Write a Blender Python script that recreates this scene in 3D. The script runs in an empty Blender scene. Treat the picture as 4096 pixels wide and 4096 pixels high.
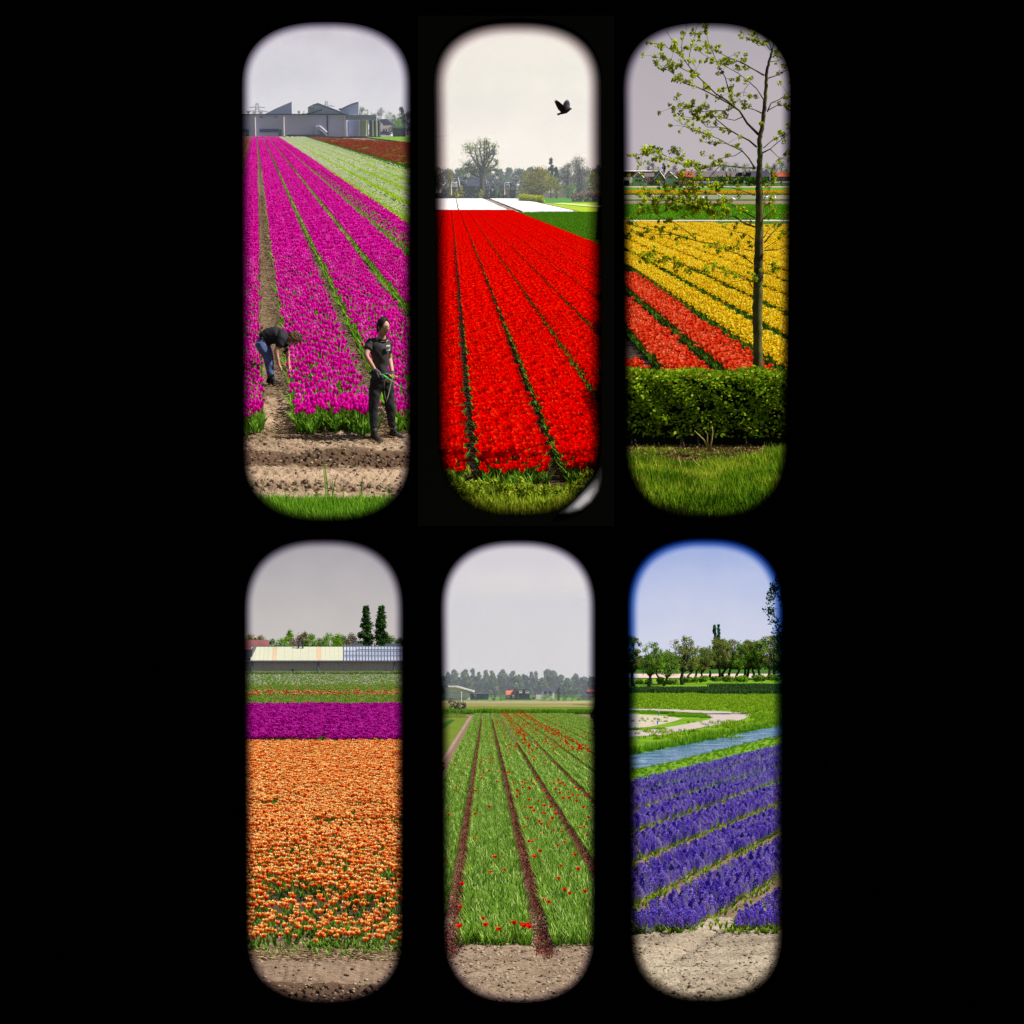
import bpy, math, random
import numpy as np
from mathutils import Matrix, Vector
R = math.radians
scene = bpy.context.scene
col = scene.collection
rnd = random.Random(7)
rng = np.random.default_rng(7)

# ------------------------------------------------------------------ camera, world, sun
EYE = Vector((0.0, 0.0, 4.2))
FOC = 7400.0                     # focal length in pixels of a 4096 px wide picture
PITCH = math.atan((2680 - 2048) / FOC)
cam = bpy.data.cameras.new('camera')
cam.sensor_width = 36.0
cam.lens = 36.0 * FOC / 4096.0
cam.clip_start = 0.5
cam.clip_end = 120000.0
camo = bpy.data.objects.new('camera', cam)
col.objects.link(camo)
camo.location = EYE
camo.rotation_euler = (math.pi / 2 + PITCH, 0, 0)
scene.camera = camo
SUN_EL, SUN_Y = R(48.6), -0.33     # from the right, a little from behind the camera
world = bpy.data.worlds.new('World')
scene.world = world
world.use_nodes = True
wn = world.node_tree
wn.nodes.clear()
_sky = wn.nodes.new('ShaderNodeTexSky')
_sky.sky_type = 'NISHITA'
_sky.sun_disc = False
_sky.sun_elevation = SUN_EL
_sky.sun_rotation = R(90) - SUN_Y
_bg = wn.nodes.new('ShaderNodeBackground')
_bg.inputs['Strength'].default_value = 0.05
_wo = wn.nodes.new('ShaderNodeOutputWorld')
wn.links.new(_sky.outputs[0], _bg.inputs[0])
wn.links.new(_bg.outputs[0], _wo.inputs[0])
sun = bpy.data.lights.new('sun', 'SUN')
sun.energy = 5.0
sun.angle = R(0.5)
sun.color = (1.0, 0.955, 0.89)
suno = bpy.data.objects.new('sun', sun)
col.objects.link(suno)
suno.rotation_euler = Vector((-math.cos(SUN_EL) * math.cos(SUN_Y), -math.cos(SUN_EL) * math.sin(SUN_Y), -math.sin(SUN_EL))).to_track_quat('-Z', 'Y').to_euler()
suno.location = (60, 0, 80)
scene.view_settings.view_transform = 'Standard'
scene.view_settings.look = 'None'
scene.view_settings.exposure = 0.44
SKYK = 2 ** -0.44
scene.view_settings.gamma = 1.0
scene.view_settings.use_curve_mapping = False
scene.render.engine = 'CYCLES'
scene.cycles.max_bounces = 6
scene.cycles.diffuse_bounces = 2
scene.cycles.glossy_bounces = 2
scene.cycles.transmission_bounces = 3
scene.cycles.transparent_max_bounces = 12
scene.cycles.volume_bounces = 0
scene.cycles.caustics_reflective = False
scene.cycles.caustics_refractive = False

# ------------------------------------------------------------------ sites: six fields, each with its own ground
class Site:
    """A field with its own ground plane. Local axes: x right, y away, z up from the ground, metres."""
    def __init__(s, yh, h, S):
        s.yh, s.h, s.S = yh, h, S
        s.th = math.atan((2048 - yh) / FOC)
        s.M = Matrix.Translation(EYE) @ Matrix.Rotation(PITCH + s.th, 4, 'X') @ Matrix.Scale(S, 4) @ Matrix.Translation((0, 0, -h))
    def ray(s, u, v):
        a, b = (u - 2048) / FOC, (2048 - v) / FOC
        c, t = math.cos(s.th), math.sin(s.th)
        return a, c + b * t, -t + b * c
    def g(s, u, v, z=0.0):
        """ground point under a sight line, at height z"""
        x, y, w = s.ray(u, v)
        k = (z - s.h) / w
        return Vector((x * k, y * k, z))
    def at(s, u, v, y):
        x, yy, w = s.ray(u, v)
        k = y / yy
        return Vector((x * k, y, s.h + w * k))
    def u(s, x, y, z=0.0):
        """picture column of a local point"""
        w = s.M @ Vector((x, y, z)) - EYE
        return 2048 + FOC * w.x / (w.y * math.cos(PITCH) + w.z * math.sin(PITCH))
    def place(s, o, loc=(0, 0, 0), rz=0.0, sc=1.0, rot=None):
        m = s.M @ Matrix.Translation(loc) @ (rot if rot is not None else Matrix.Rotation(rz, 4, 'Z'))
        if sc != 1.0:
            m = m @ (Matrix.Diagonal((*sc, 1)) if hasattr(sc, '__len__') else Matrix.Scale(sc, 4))
        o.matrix_world = m
        return o

UP = 22.0                        # the three upper fields lie far up the slope behind and are laid out on a larger scale
S1 = Site(487, 4.65, UP)
S2 = Site(743, 4.65, UP)
S3 = Site(702, 4.65, 19.5)
S4 = Site(2600, 4.2, 1.0)
S5 = Site(2768, 3.4, 1.0)
S6 = Site(2650, 4.2, 1.0)
for s_, b_ in ((S1, (0, 1660)), (S2, (1722, 2420)), (S3, (2478, 4100)), (S4, (0, 1672)), (S5, (1700, 2430)), (S6, (2462, 4100))): s_.lim = b_   # how far each planted field reaches sideways
def world_ray(u, v):
    return Matrix.Rotation(PITCH, 3, 'X') @ Vector(((u - 2048) / FOC, 1.0, (2048 - v) / FOC))

# ------------------------------------------------------------------ materials
def lin(r, g, b):
    f = lambda c: (c / 255) / 12.92 if c / 255 <= 0.04045 else ((c / 255 + 0.055) / 1.055) ** 2.4
    return (f(r), f(g), f(b), 1.0)
def c4(c): return tuple(c) if len(c) == 4 else (*c, 1.0)
def new_mat(name):
    m = bpy.data.materials.new(name)
    m.use_nodes = True
    nt = m.node_tree
    nt.nodes.clear()
    return m, nt, nt.nodes.new('ShaderNodeOutputMaterial')
def ramp(nt, stops, fac):
    r = nt.nodes.new('ShaderNodeValToRGB')
    e = r.color_ramp.elements
    while len(e) < len(stops): e.new(0.5)
    for k, (p, c) in enumerate(stops):
        e[k].position = p
        e[k].color = c4(c)
    nt.links.new(fac, r.inputs[0])
    return r.outputs[0]
def noise(nt, scale, detail=3.0, rough=0.55, vec=None, dist=0.0):
    n = nt.nodes.new('ShaderNodeTexNoise')
    n.inputs['Scale'].default_value = scale
    n.inputs['Detail'].default_value = detail
    n.inputs['Roughness'].default_value = rough
    n.inputs['Distortion'].default_value = dist
    if vec is None:
        vec = coords(nt)
    nt.links.new(vec, n.inputs['Vector'])
    return n.outputs['Fac']
def coords(nt, sc=(1, 1, 1), which='Object'):
    t = nt.nodes.new('ShaderNodeTexCoord')
    if tuple(sc) == (1, 1, 1): return t.outputs[which]
    m = nt.nodes.new('ShaderNodeMapping')
    m.inputs['Scale'].default_value = sc
    nt.links.new(t.outputs[which], m.inputs['Vector'])
    return m.outputs[0]
def mixc(nt, f, a, b, mode='MIX'):
    m = nt.nodes.new('ShaderNodeMix')
    m.data_type = 'RGBA'
    m.blend_type = mode
    for i, x in ((0, f), (6, a), (7, b)):
        if hasattr(x, 'is_output') or isinstance(x, bpy.types.NodeSocket): nt.links.new(x, m.inputs[i])
        else: m.inputs[i].default_value = x if i == 0 else c4(x)
    return m.outputs[2]
def principled(nt, out, colour, rough=0.8, spec=0.2, bump=None, bstr=0.3, bdist=0.02, metal=0.0):
    p = nt.nodes.new('ShaderNodeBsdfPrincipled')
    if isinstance(colour, bpy.types.NodeSocket): nt.links.new(colour, p.inputs['Base Color'])
    else: p.inputs['Base Color'].default_value = c4(colour)
    p.inputs['Roughness'].default_value = rough
    p.inputs['Specular IOR Level'].default_value = spec
    p.inputs['Metallic'].default_value = metal
    if bump is not None:
        b = nt.nodes.new('ShaderNodeBump')
        b.inputs['Strength'].default_value = bstr
        b.inputs['Distance'].default_value = bdist
        nt.links.new(bump, b.inputs['Height'])
        nt.links.new(b.outputs[0], p.inputs['Normal'])
    nt.links.new(p.outputs[0], out.inputs[0])
    return p
def solid(name, c, rough=0.7, spec=0.2, var=0.12, scale=6.0, metal=0.0, bump=0.0):
    """one colour with a little uneven weathering"""
    m, nt, out = new_mat(name)
    n = noise(nt, scale, 4)
    a = tuple(max(0, x * (1 - var)) for x in c[:3]); b = tuple(min(1, x * (1 + var)) for x in c[:3])
    cc = ramp(nt, [(0.3, a), (0.7, b)], n)
    principled(nt, out, cc, rough, spec, n if bump else None, bump, 0.01, metal)
    return m
def tintmat(name, stops, trans=0.3, scale=0.0, stops2=None):
    """petals and leaves: colour from the 'tint' value each plant piece carries; light passes through"""
    m, nt, out = new_mat(name)
    at = nt.nodes.new('ShaderNodeAttribute')
    at.attribute_name = 'tint'
    cc = ramp(nt, stops, at.outputs['Fac'])
    if scale:
        cc = mixc(nt, noise(nt, scale, 3), cc, (0.5, 0.5, 0.5), 'OVERLAY') if stops2 is None else \
             mixc(nt, ramp(nt, [(0.4, (0, 0, 0)), (0.62, (1, 1, 1))], noise(nt, scale, 3)), cc, ramp(nt, stops2, at.outputs['Fac']))
    d = nt.nodes.new('ShaderNodeBsdfDiffuse')
    t = nt.nodes.new('ShaderNodeBsdfTranslucent')
    nt.links.new(cc, d.inputs[0]); nt.links.new(cc, t.inputs[0])
    mx = nt.nodes.new('ShaderNodeMixShader')
    mx.inputs[0].default_value = trans
    nt.links.new(d.outputs[0], mx.inputs[1]); nt.links.new(t.outputs[0], mx.inputs[2])
    nt.links.new(mx.outputs[0], out.inputs[0])
    return m
def groundmat(name, stops, scale=0.6, fine=9.0, bump=0.5, bdist=0.03, rough=0.95, stretch=(1, 1, 1), finemix=0.5):
    m, nt, out = new_mat(name)
    v = coords(nt, stretch)
    n1 = noise(nt, scale, 5, 0.6, v)
    n2 = noise(nt, fine, 6, 0.7, v)
    f = nt.nodes.new('ShaderNodeMix'); f.inputs[0].default_value = finemix
    nt.links.new(n1, f.inputs[2]); nt.links.new(n2, f.inputs[3])
    cc = ramp(nt, stops, f.outputs[0])
    principled(nt, out, cc, rough, 0.1, n2, bump, bdist)
    return m
def emit(name, stops, axis='Z', lo=0.0, hi=1.0, soft=0.10, k=1.0):
    """sky: luminous, paler towards the horizon"""
    m, nt, out = new_mat(name)
    t = nt.nodes.new('ShaderNodeTexCoord')
    s = nt.nodes.new('ShaderNodeSeparateXYZ')
    nt.links.new(t.outputs['Object'], s.inputs[0])
    r = nt.nodes.new('ShaderNodeMapRange')
    r.inputs[1].default_value = lo; r.inputs[2].default_value = hi
    nt.links.new(s.outputs[axis], r.inputs[0])
    n = noise(nt, 3.0 / (hi - lo), 3)
    a = nt.nodes.new('ShaderNodeMath'); a.operation = 'MULTIPLY_ADD'
    a.inputs[1].default_value = soft * 4; a.inputs[2].default_value = -soft * 2
    nt.links.new(n, a.inputs[0])
    b = nt.nodes.new('ShaderNodeMath'); b.operation = 'ADD'
    nt.links.new(r.outputs[0], b.inputs[0]); nt.links.new(a.outputs[0], b.inputs[1])
    e = nt.nodes.new('ShaderNodeEmission')
    nt.links.new(ramp(nt, stops, b.outputs[0]), e.inputs[0])
    e.inputs[1].default_value = SKYK * k
    nt.links.new(e.outputs[0], out.inputs[0])
    return m

# ------------------------------------------------------------------ mesh building
def tag(o, label=None, cat=None, group=None, kind=None):
    if label: o['label'] = label
    if cat: o['category'] = cat
    if group: o['group'] = group
    if kind: o['kind'] = kind
    return o
def mesh_obj(name, V, Fs, mats, mi=None, tint=None, smooth=False, parent=None, uv=None):
    me = bpy.data.meshes.new(name)
    me.from_pydata([tuple(v) for v in V] if not isinstance(V, np.ndarray) else V.tolist(), [], Fs if not isinstance(Fs, np.ndarray) else Fs.tolist())
    for m in (mats if isinstance(mats, (list, tuple)) else [mats]): me.materials.append(m)
    if mi is not None: me.polygons.foreach_set('material_index', np.asarray(mi, dtype=np.int32))
    if tint is not None:
        a = me.attributes.new('tint', 'FLOAT', 'POINT')
        a.data.foreach_set('value', np.asarray(tint, dtype=np.float32))
    if smooth: me.polygons.foreach_set('use_smooth', np.ones(len(me.polygons), dtype=bool))
    me.update()
    o = bpy.data.objects.new(name, me)
    col.objects.link(o)
    if parent is not None: o.parent = parent
    return o
class MB:
    """collects faces in one mesh; every box, bar and tube is closed geometry"""
    def __init__(s, org=(0, 0, 0)):
        s.V, s.F, s.mi, s.m, s.o = [], [], [], 0, Vector(org)
    def add(s, vs, fs):
        n = len(s.V)
        s.V += [tuple(Vector(v) - s.o) for v in vs]
        s.F += [tuple(n + i for i in f) for f in fs]
        s.mi += [s.m] * len(fs)
        return s
    def box(s, x0, x1, y0, y1, z0, z1):
        return s.add([(x0, y0, z0), (x1, y0, z0), (x1, y1, z0), (x0, y1, z0), (x0, y0, z1), (x1, y0, z1), (x1, y1, z1), (x0, y1, z1)],
                     [(3, 2, 1, 0), (4, 5, 6, 7), (0, 1, 5, 4), (1, 2, 6, 5), (2, 3, 7, 6), (3, 0, 4, 7)])
    def prism(s, pts, y0, y1):
        """outline in x,z pushed back from y0 to y1"""
        n = len(pts)
        vs = [(x, y0, z) for x, z in pts] + [(x, y1, z) for x, z in pts]
        return s.add(vs, [tuple(range(n)), tuple(range(2 * n - 1, n - 1, -1))] + [(i, i + n, (i + 1) % n + n, (i + 1) % n) for i in range(n)])
    def slab(s, pts, z0, z1):
        n = len(pts)
        vs = [(p[0], p[1], z0) for p in pts] + [(p[0], p[1], z1) for p in pts]
        return s.add(vs, [tuple(range(n - 1, -1, -1)), tuple(range(n, 2 * n))] + [(i, (i + 1) % n, (i + 1) % n + n, i + n) for i in range(n)])
    def tube(s, pts, rad, n=6, cap=True):
        pts = [Vector(p) for p in pts]
        if not hasattr(rad, '__len__'): rad = [rad] * len(pts)
        base = len(s.V); vs = []
        ref = Vector((0, 0, 1)) if abs((pts[-1] - pts[0]).normalized().z) < 0.9 else Vector((1, 0, 0))
        for i, p in enumerate(pts):
            d = (pts[min(i + 1, len(pts) - 1)] - pts[max(i - 1, 0)]).normalized()
            a = d.cross(ref).normalized(); b = d.cross(a).normalized()
            vs += [p + (a * math.cos(2 * math.pi * k / n) + b * math.sin(2 * math.pi * k / n)) * rad[i] for k in range(n)]
        fs = [(i * n + k, i * n + (k + 1) % n, (i + 1) * n + (k + 1) % n, (i + 1) * n + k) for i in range(len(pts) - 1) for k in range(n)]
        if cap: fs += [tuple(range(n - 1, -1, -1)), tuple(range((len(pts) - 1) * n, len(pts) * n))]
        return s.add(vs, fs)
    def ball(s, c, r, sub=1):
        import bmesh
        bm = bmesh.new(); bmesh.ops.create_icosphere(bm, subdivisions=sub, radius=1)
        r = r if hasattr(r, '__len__') else (r, r, r)
        s.add([(c[0] + v.co.x * r[0], c[1] + v.co.y * r[1], c[2] + v.co.z * r[2]) for v in bm.verts], [tuple(v.index for v in f.verts) for f in bm.faces])
        bm.free(); return s
    def build(s, name, mats, parent=None, smooth=False, tint=None):
        return mesh_obj(name, s.V, s.F, mats, s.mi, tint, smooth, parent)
def thing(site, name, label, cat, loc=(0, 0, 0), rz=0.0, group=None, sc=1.0):
    o = bpy.data.objects.new(name, None)
    o.empty_display_size = 0.3
    col.objects.link(o)
    tag(o, label, cat, group)
    site.place(o, loc, rz, sc)
    return o
def copy_tree(o, parent=None):
    c = o.copy(); col.objects.link(c)
    if parent is not None: c.parent = parent
    for ch in list(o.children): copy_tree(ch, c)
    return c
def dup(site, o, loc, rz=0.0, sc=1.0, label=None):
    c = copy_tree(o)
    site.place(c, loc, rz, sc)
    if label: c['label'] = label
    return c

# --------------------- soups: (verts Nx3, tris Mx3, material index M, tint N)
class Soup:
    def __init__(s): s.V, s.T, s.m, s.t, s.n = [], [], [], [], 0
    def add(s, V, T, m=0, t=0.5):
        V = np.asarray(V, dtype=np.float64); T = np.asarray(T, dtype=np.int64)
        s.V.append(V); s.T.append(T + s.n)
        s.m.append(np.full(len(T), m) if np.isscalar(m) else np.asarray(m))
        s.t.append(np.full(len(V), t) if np.isscalar(t) else np.asarray(t))
        s.n += len(V); return s
    def arr(s):
        return np.concatenate(s.V), np.concatenate(s.T), np.concatenate(s.m), np.concatenate(s.t)
def spread(base, P, rz, sc, dt, tilt=0.0):
    """copies of a small soup at the points P, turned, scaled and tinted"""
    V, T, m, t = base
    n = len(P); c, s_ = np.cos(rz)[:, None], np.sin(rz)[:, None]
    sc = np.broadcast_to(np.asarray(sc, dtype=float).reshape(n, -1) if np.ndim(sc) else np.full((n, 1), sc), (n, 3))
    x, y, z = V[None, :, 0] * sc[:, 0:1], V[None, :, 1] * sc[:, 1:2], V[None, :, 2] * sc[:, 2:3]
    if tilt:
        a = rng.normal(0, tilt, (n, 1)); b = rng.normal(0, tilt, (n, 1))
        x = x + z * a; y = y + z * b
    W = np.stack([x * c - y * s_ + P[:, 0:1], x * s_ + y * c + P[:, 1:2], z + P[:, 2:3]], -1).reshape(-1, 3)
    TT = (T[None] + (np.arange(n) * len(V))[:, None, None]).reshape(-1, 3)
    return W, TT, np.tile(m, n), (t[None, :] + np.asarray(dt)[:, None]).reshape(-1)
def soup_obj(name, s, mats, parent=None, link=True):
    V, T, m, t = s.arr() if isinstance(s, Soup) else s
    me = bpy.data.meshes.new(name)
    me.vertices.add(len(V)); me.vertices.foreach_set('co', np.ascontiguousarray(V, dtype=np.float32).ravel())
    me.loops.add(len(T) * 3); me.loops.foreach_set('vertex_index', np.ascontiguousarray(T, dtype=np.int32).ravel())
    me.polygons.add(len(T)); me.polygons.foreach_set('loop_start', np.arange(0, len(T) * 3, 3, dtype=np.int32))
    for k in (mats if isinstance(mats, (list, tuple)) else [mats]): me.materials.append(k)
    me.polygons.foreach_set('material_index', np.ascontiguousarray(m, dtype=np.int32))
    a = me.attributes.new('tint', 'FLOAT', 'POINT'); a.data.foreach_set('value', np.clip(t, 0, 1).astype(np.float32))
    me.update(calc_edges=True)
    o = bpy.data.objects.new(name, me)
    if link: col.objects.link(o)
    if parent is not None: o.parent = parent
    return o
def scatter(name, protos, P, rz, sc, idx, site=None, label=None, kind='stuff'):
    """one object of uncountable plants: points that carry turned and scaled clumps"""
    if site:
        c = np.array(site.M @ Matrix.Identity(4)); W = np.asarray(P) @ c[:3, :3].T + c[:3, 3] - np.array(EYE)
        uu = 2048 + FOC * W[:, 0] / (W[:, 1] * math.cos(PITCH) + W[:, 2] * math.sin(PITCH))
        ok = (uu > site.lim[0]) & (uu < site.lim[1])
        P, rz, sc, idx = np.asarray(P)[ok], np.asarray(rz)[ok], np.asarray(sc)[ok], np.asarray(idx)[ok]
    me = bpy.data.meshes.new(name)
    me.vertices.add(len(P)); me.vertices.foreach_set('co', np.ascontiguousarray(P, dtype=np.float32).ravel())
    for nm, tp, val in (('rz', 'FLOAT', rz), ('sc', 'FLOAT', sc), ('vi', 'INT', idx)):
        a = me.attributes.new(nm, tp, 'POINT')
        a.data.foreach_set('value', np.ascontiguousarray(val, dtype=np.int32 if tp == 'INT' else np.float32))
    o = bpy.data.objects.new(name, me); col.objects.link(o)
    ng = bpy.data.node_groups.new(name, 'GeometryNodeTree')
    ng.interface.new_socket('Geometry', in_out='INPUT', socket_type='NodeSocketGeometry')
    ng.interface.new_socket('Geometry', in_out='OUTPUT', socket_type='NodeSocketGeometry')
    N, L = ng.nodes, ng.links
    gi, go = N.new('NodeGroupInput'), N.new('NodeGroupOutput')
    def attr(nm, tp):
        a = N.new('GeometryNodeInputNamedAttribute'); a.data_type = tp; a.inputs[0].default_value = nm
        return [q for q in a.outputs if q.enabled and q.name == 'Attribute'][0]
    ar, asc, ai = attr('rz', 'FLOAT'), attr('sc', 'FLOAT'), attr('vi', 'INT')
    cx = N.new('ShaderNodeCombineXYZ'); L.new(ar, cx.inputs[2])
    jn = N.new('GeometryNodeJoinGeometry')
    for k, pr in enumerate(protos):
        oi = N.new('GeometryNodeObjectInfo'); oi.inputs['Object'].default_value = pr
        cp = N.new('FunctionNodeCompare'); cp.data_type = 'INT'; cp.operation = 'EQUAL'
        L.new(ai, cp.inputs[2]); cp.inputs[3].default_value = k
        ip = N.new('GeometryNodeInstanceOnPoints')
        L.new(gi.outputs[0], ip.inputs['Points']); L.new(cp.outputs[0], ip.inputs['Selection'])
        L.new(oi.outputs['Geometry'], ip.inputs['Instance'])
        L.new(cx.outputs[0], ip.inputs['Rotation']); L.new(asc, ip.inputs['Scale'])
        L.new(ip.outputs[0], jn.inputs[0])
    L.new(jn.outputs[0], go.inputs[0])
    md = o.modifiers.new('scatter', 'NODES'); md.node_group = ng
    if site: site.place(o)
    tag(o, label, None, None, kind)
    return o
# ------------------------------------------------------------------ black walls with window openings
black, _nt, _out = new_mat('matte_black')
_d = _nt.nodes.new('ShaderNodeBsdfDiffuse'); _d.inputs[0].default_value = (0.0002, 0.0002, 0.0002, 1); _nt.links.new(_d.outputs[0], _out.inputs[0])
black2, _nt, _out = new_mat('soft_black')
_d = _nt.nodes.new('ShaderNodeBsdfDiffuse'); _d.inputs[0].default_value = (0.0026, 0.0025, 0.0021, 1)
_nt.links.new(_d.outputs[0], _out.inputs[0])
def edge_material(name, stops, low=None):  # soft out-of-focus darkening round an opening, painted as a transparent tint
    m, nt, out = new_mat(name)
    uvn = nt.nodes.new('ShaderNodeUVMap')
    s = nt.nodes.new('ShaderNodeSeparateXYZ'); nt.links.new(uvn.outputs[0], s.inputs[0])
    t = nt.nodes.new('ShaderNodeBsdfTransparent')
    c = ramp(nt, stops, s.outputs[1])
    if low:                                                         # another tint towards the sill
        mr = nt.nodes.new('ShaderNodeMapRange'); mr.interpolation_type = 'SMOOTHSTEP'; mr.inputs[1].default_value = .45; mr.inputs[2].default_value = .8; nt.links.new(s.outputs[0], mr.inputs[0])
        c = mixc(nt, mr.outputs[0], ramp(nt, low, s.outputs[1]), c)
    nt.links.new(c, t.inputs[0])
    nt.links.new(t.outputs[0], out.inputs[0])
    return m
def outline(x0t, x1t, x0b, x1b, y0, y1, ryt, ryb, n=2.5, N=22, k=0.0):
    """rounded window outline in picture units, inset by k"""
    pts = []
    cxt, cxb = (x0t + x1t) / 2, (x0b + x1b) / 2
    rt, rb = (x1t - x0t) / 2 - k, (x1b - x0b) / 2 - k
    def arc(cx, rx, cy, ry, sgn, up):
        out = []
        for i in range(N + 1):
            a = math.pi / 2 * i / N
            out.append((cx + sgn * rx * abs(math.sin(a)) ** (2 / n), cy + up * ry * abs(math.cos(a)) ** (2 / n)))
        return out
    tr = arc(cxt, rt, y0 + ryt, ryt - k, 1, -1)                    # top centre to right shoulder
    br = arc(cxb, rb, y1 - ryb, ryb - k, 1, 1)[::-1]
    bl = arc(cxb, rb, y1 - ryb, ryb - k, -1, 1)
    tl = arc(cxt, rt, y0 + ryt, ryt - k, -1, -1)[::-1]
    return tr + br + bl[1:] + tl[:-1]
# left/right edge at the top and at the bottom, top, bottom, shoulder heights, fade width
WIN = [(966, 1637, 972, 1637, 82, 2080, 270, 290, 66), (1738, 2402, 1757, 2402, 84, 2062, 270, 330, 95), (2497, 3164, 2506, 3150, 86, 2072, 290, 330, 66),
       (976, 1608, 984, 1606, 2161, 4014, 300, 290, 62), (1765, 2380, 1778, 2377, 2165, 4014, 290, 300, 60), (2514, 3134, 2528, 3132, 2156, 4010, 300, 290, 75)]
WIN = [(a - 6, b + 6, c - 6, d + 6, e - 9, f + 6, g, h, i) for a, b, c, d, e, f, g, h, i in WIN]
EDGE = [edge_material('painted_edge_blur', [(0, (0, 0, 0)), (0.10, (0.015, 0.014, 0.018)), (0.28, (0.13, 0.12, 0.15)), (0.52, (0.42, 0.40, 0.46)), (0.78, (0.80, 0.78, 0.83)), (1, (1, 1, 1))]),
        edge_material('painted_wide_edge_blur', [(0, (0.0002,) * 3), (0.15, (0.02, 0.018, 0.02)), (0.35, (0.18, 0.155, 0.165)), (0.6, (0.52, 0.46, 0.48)), (0.85, (0.9, 0.85, 0.88)), (1, (1, 1, 1))]),
        edge_material('painted_blue_edge_blur', [(0, (0, 0, 0)), (0.12, (0.0, 0.004, 0.02)), (0.3, (0.012, 0.055, 0.22)), (0.55, (0.16, 0.28, 0.58)), (0.8, (0.66, 0.75, 0.95)), (1, (1, 1, 1))], [(0, (0, 0, 0)), (0.12, (0.008, 0.008, 0.008)), (0.3, (0.08, 0.078, 0.075)), (0.6, (0.42, 0.41, 0.40)), (0.85, (0.84, 0.83, 0.82)), (1, (1, 1, 1))])]
def frame_faces(h, a, b, vtop, vbot, cy):
    """panel face between a rounded hole and a rectangle: points and triangles"""
    from mathutils.geometry import tessellate_polygon
    rect = [(a, vtop), (b, vtop), (b, vbot), (a, vbot)]
    return rect + h, [tuple(t) for t in tessellate_polygon([[Vector((x, y, 0)) for x, y in rect], [Vector((x, y, 0)) for x, y in h]])]
def wall(name, dist, wins, vtop, vbot, uL, uR, label, thick):
    """an upright panel; dist metres away, its openings are true holes with thickness"""
    def P(u, v, d=dist):
        r = world_ray(u, v); return EYE + r * (d / r.y)
    root = bpy.data.objects.new(name, None); col.objects.link(root)
    base = P((uL + uR) / 2, vbot); root.location = base
    tag(root, label, 'wall')
    mb = MB(base)
    cuts = [uL] + [(wins[i][1] + wins[i + 1][0]) / 2 for i in range(len(wins) - 1)] + [uR]
    for i, w in enumerate(wins):
        h = outline(*w[:8]); n = len(h)
        pts, fs = frame_faces(h, cuts[i], cuts[i + 1], vtop, vbot, (w[4] + w[5]) / 2)
        mb.add([P(*p) for p in pts], fs)
        mb.add([P(*p) for p in h] + [P(u, v) + Vector((0, thick, 0)) for u, v in h], [(k, n + k, n + (k + 1) % n, (k + 1) % n) for k in range(n)])
    mb.build('panel', black, root)
    for i, w in enumerate(wins):
        fade = w[8] * .68
        e = 2 if w[0] > 2450 and w[4] > 2100 else (1 if 1700 < w[0] < 1740 and w[4] < 100 else 0)
        rings = [outline(*w[:8], k=q) for q in (-2, fade * .25, fade * .5, fade * .75, fade)]
        n = len(rings[0]); vs, fs, uvs = [], [], []; hh = [1 - (p[1] - w[4]) / (w[5] - w[4]) for p in rings[0]]
        for rr in rings: vs += [P(u, v) + Vector((0, thick * 0.6, 0)) - base for u, v in rr]
        for j in range(len(rings) - 1):
            for k in range(n):
                q = (k + 1) % n
                fs.append((j * n + k, j * n + q, (j + 1) * n + q, (j + 1) * n + k))
                uvs += [(hh[k], j / 4), (hh[q], j / 4), (hh[q], (j + 1) / 4), (hh[k], (j + 1) / 4)]
        o = mesh_obj('window_edge_blur', vs, fs, EDGE[e], parent=root)
        uvl = o.data.uv_layers.new(name='UVMap')
        uvl.data.foreach_set('uv', np.array(uvs, dtype=np.float32).ravel())
    return root, P, base
WL, WU = 18.0, 18.6 * UP
low_wall, PL, bL = wall('black_wall', WL, WIN[3:], 2104, 4500, -500, 4600, 'black wall with the three lower rounded window openings', 0.12)
up_wall, PU, bU = wall('black_wall', WU, WIN[:3], -500, 3400, -700, 4800, 'black wall with the three upper rounded window openings', 2.4)
# slightly lighter rectangular panel round the middle opening of the upper wall
_pts, _fs = frame_faces(outline(*WIN[1][:8]), 1671, 2457, 64, 2141, 1070)
mb = MB(bU)
mb.add([PU(*p) + Vector((0, -0.25, 0)) for p in _pts], _fs)
mb.build('lighter_panel', black2, up_wall)
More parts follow.
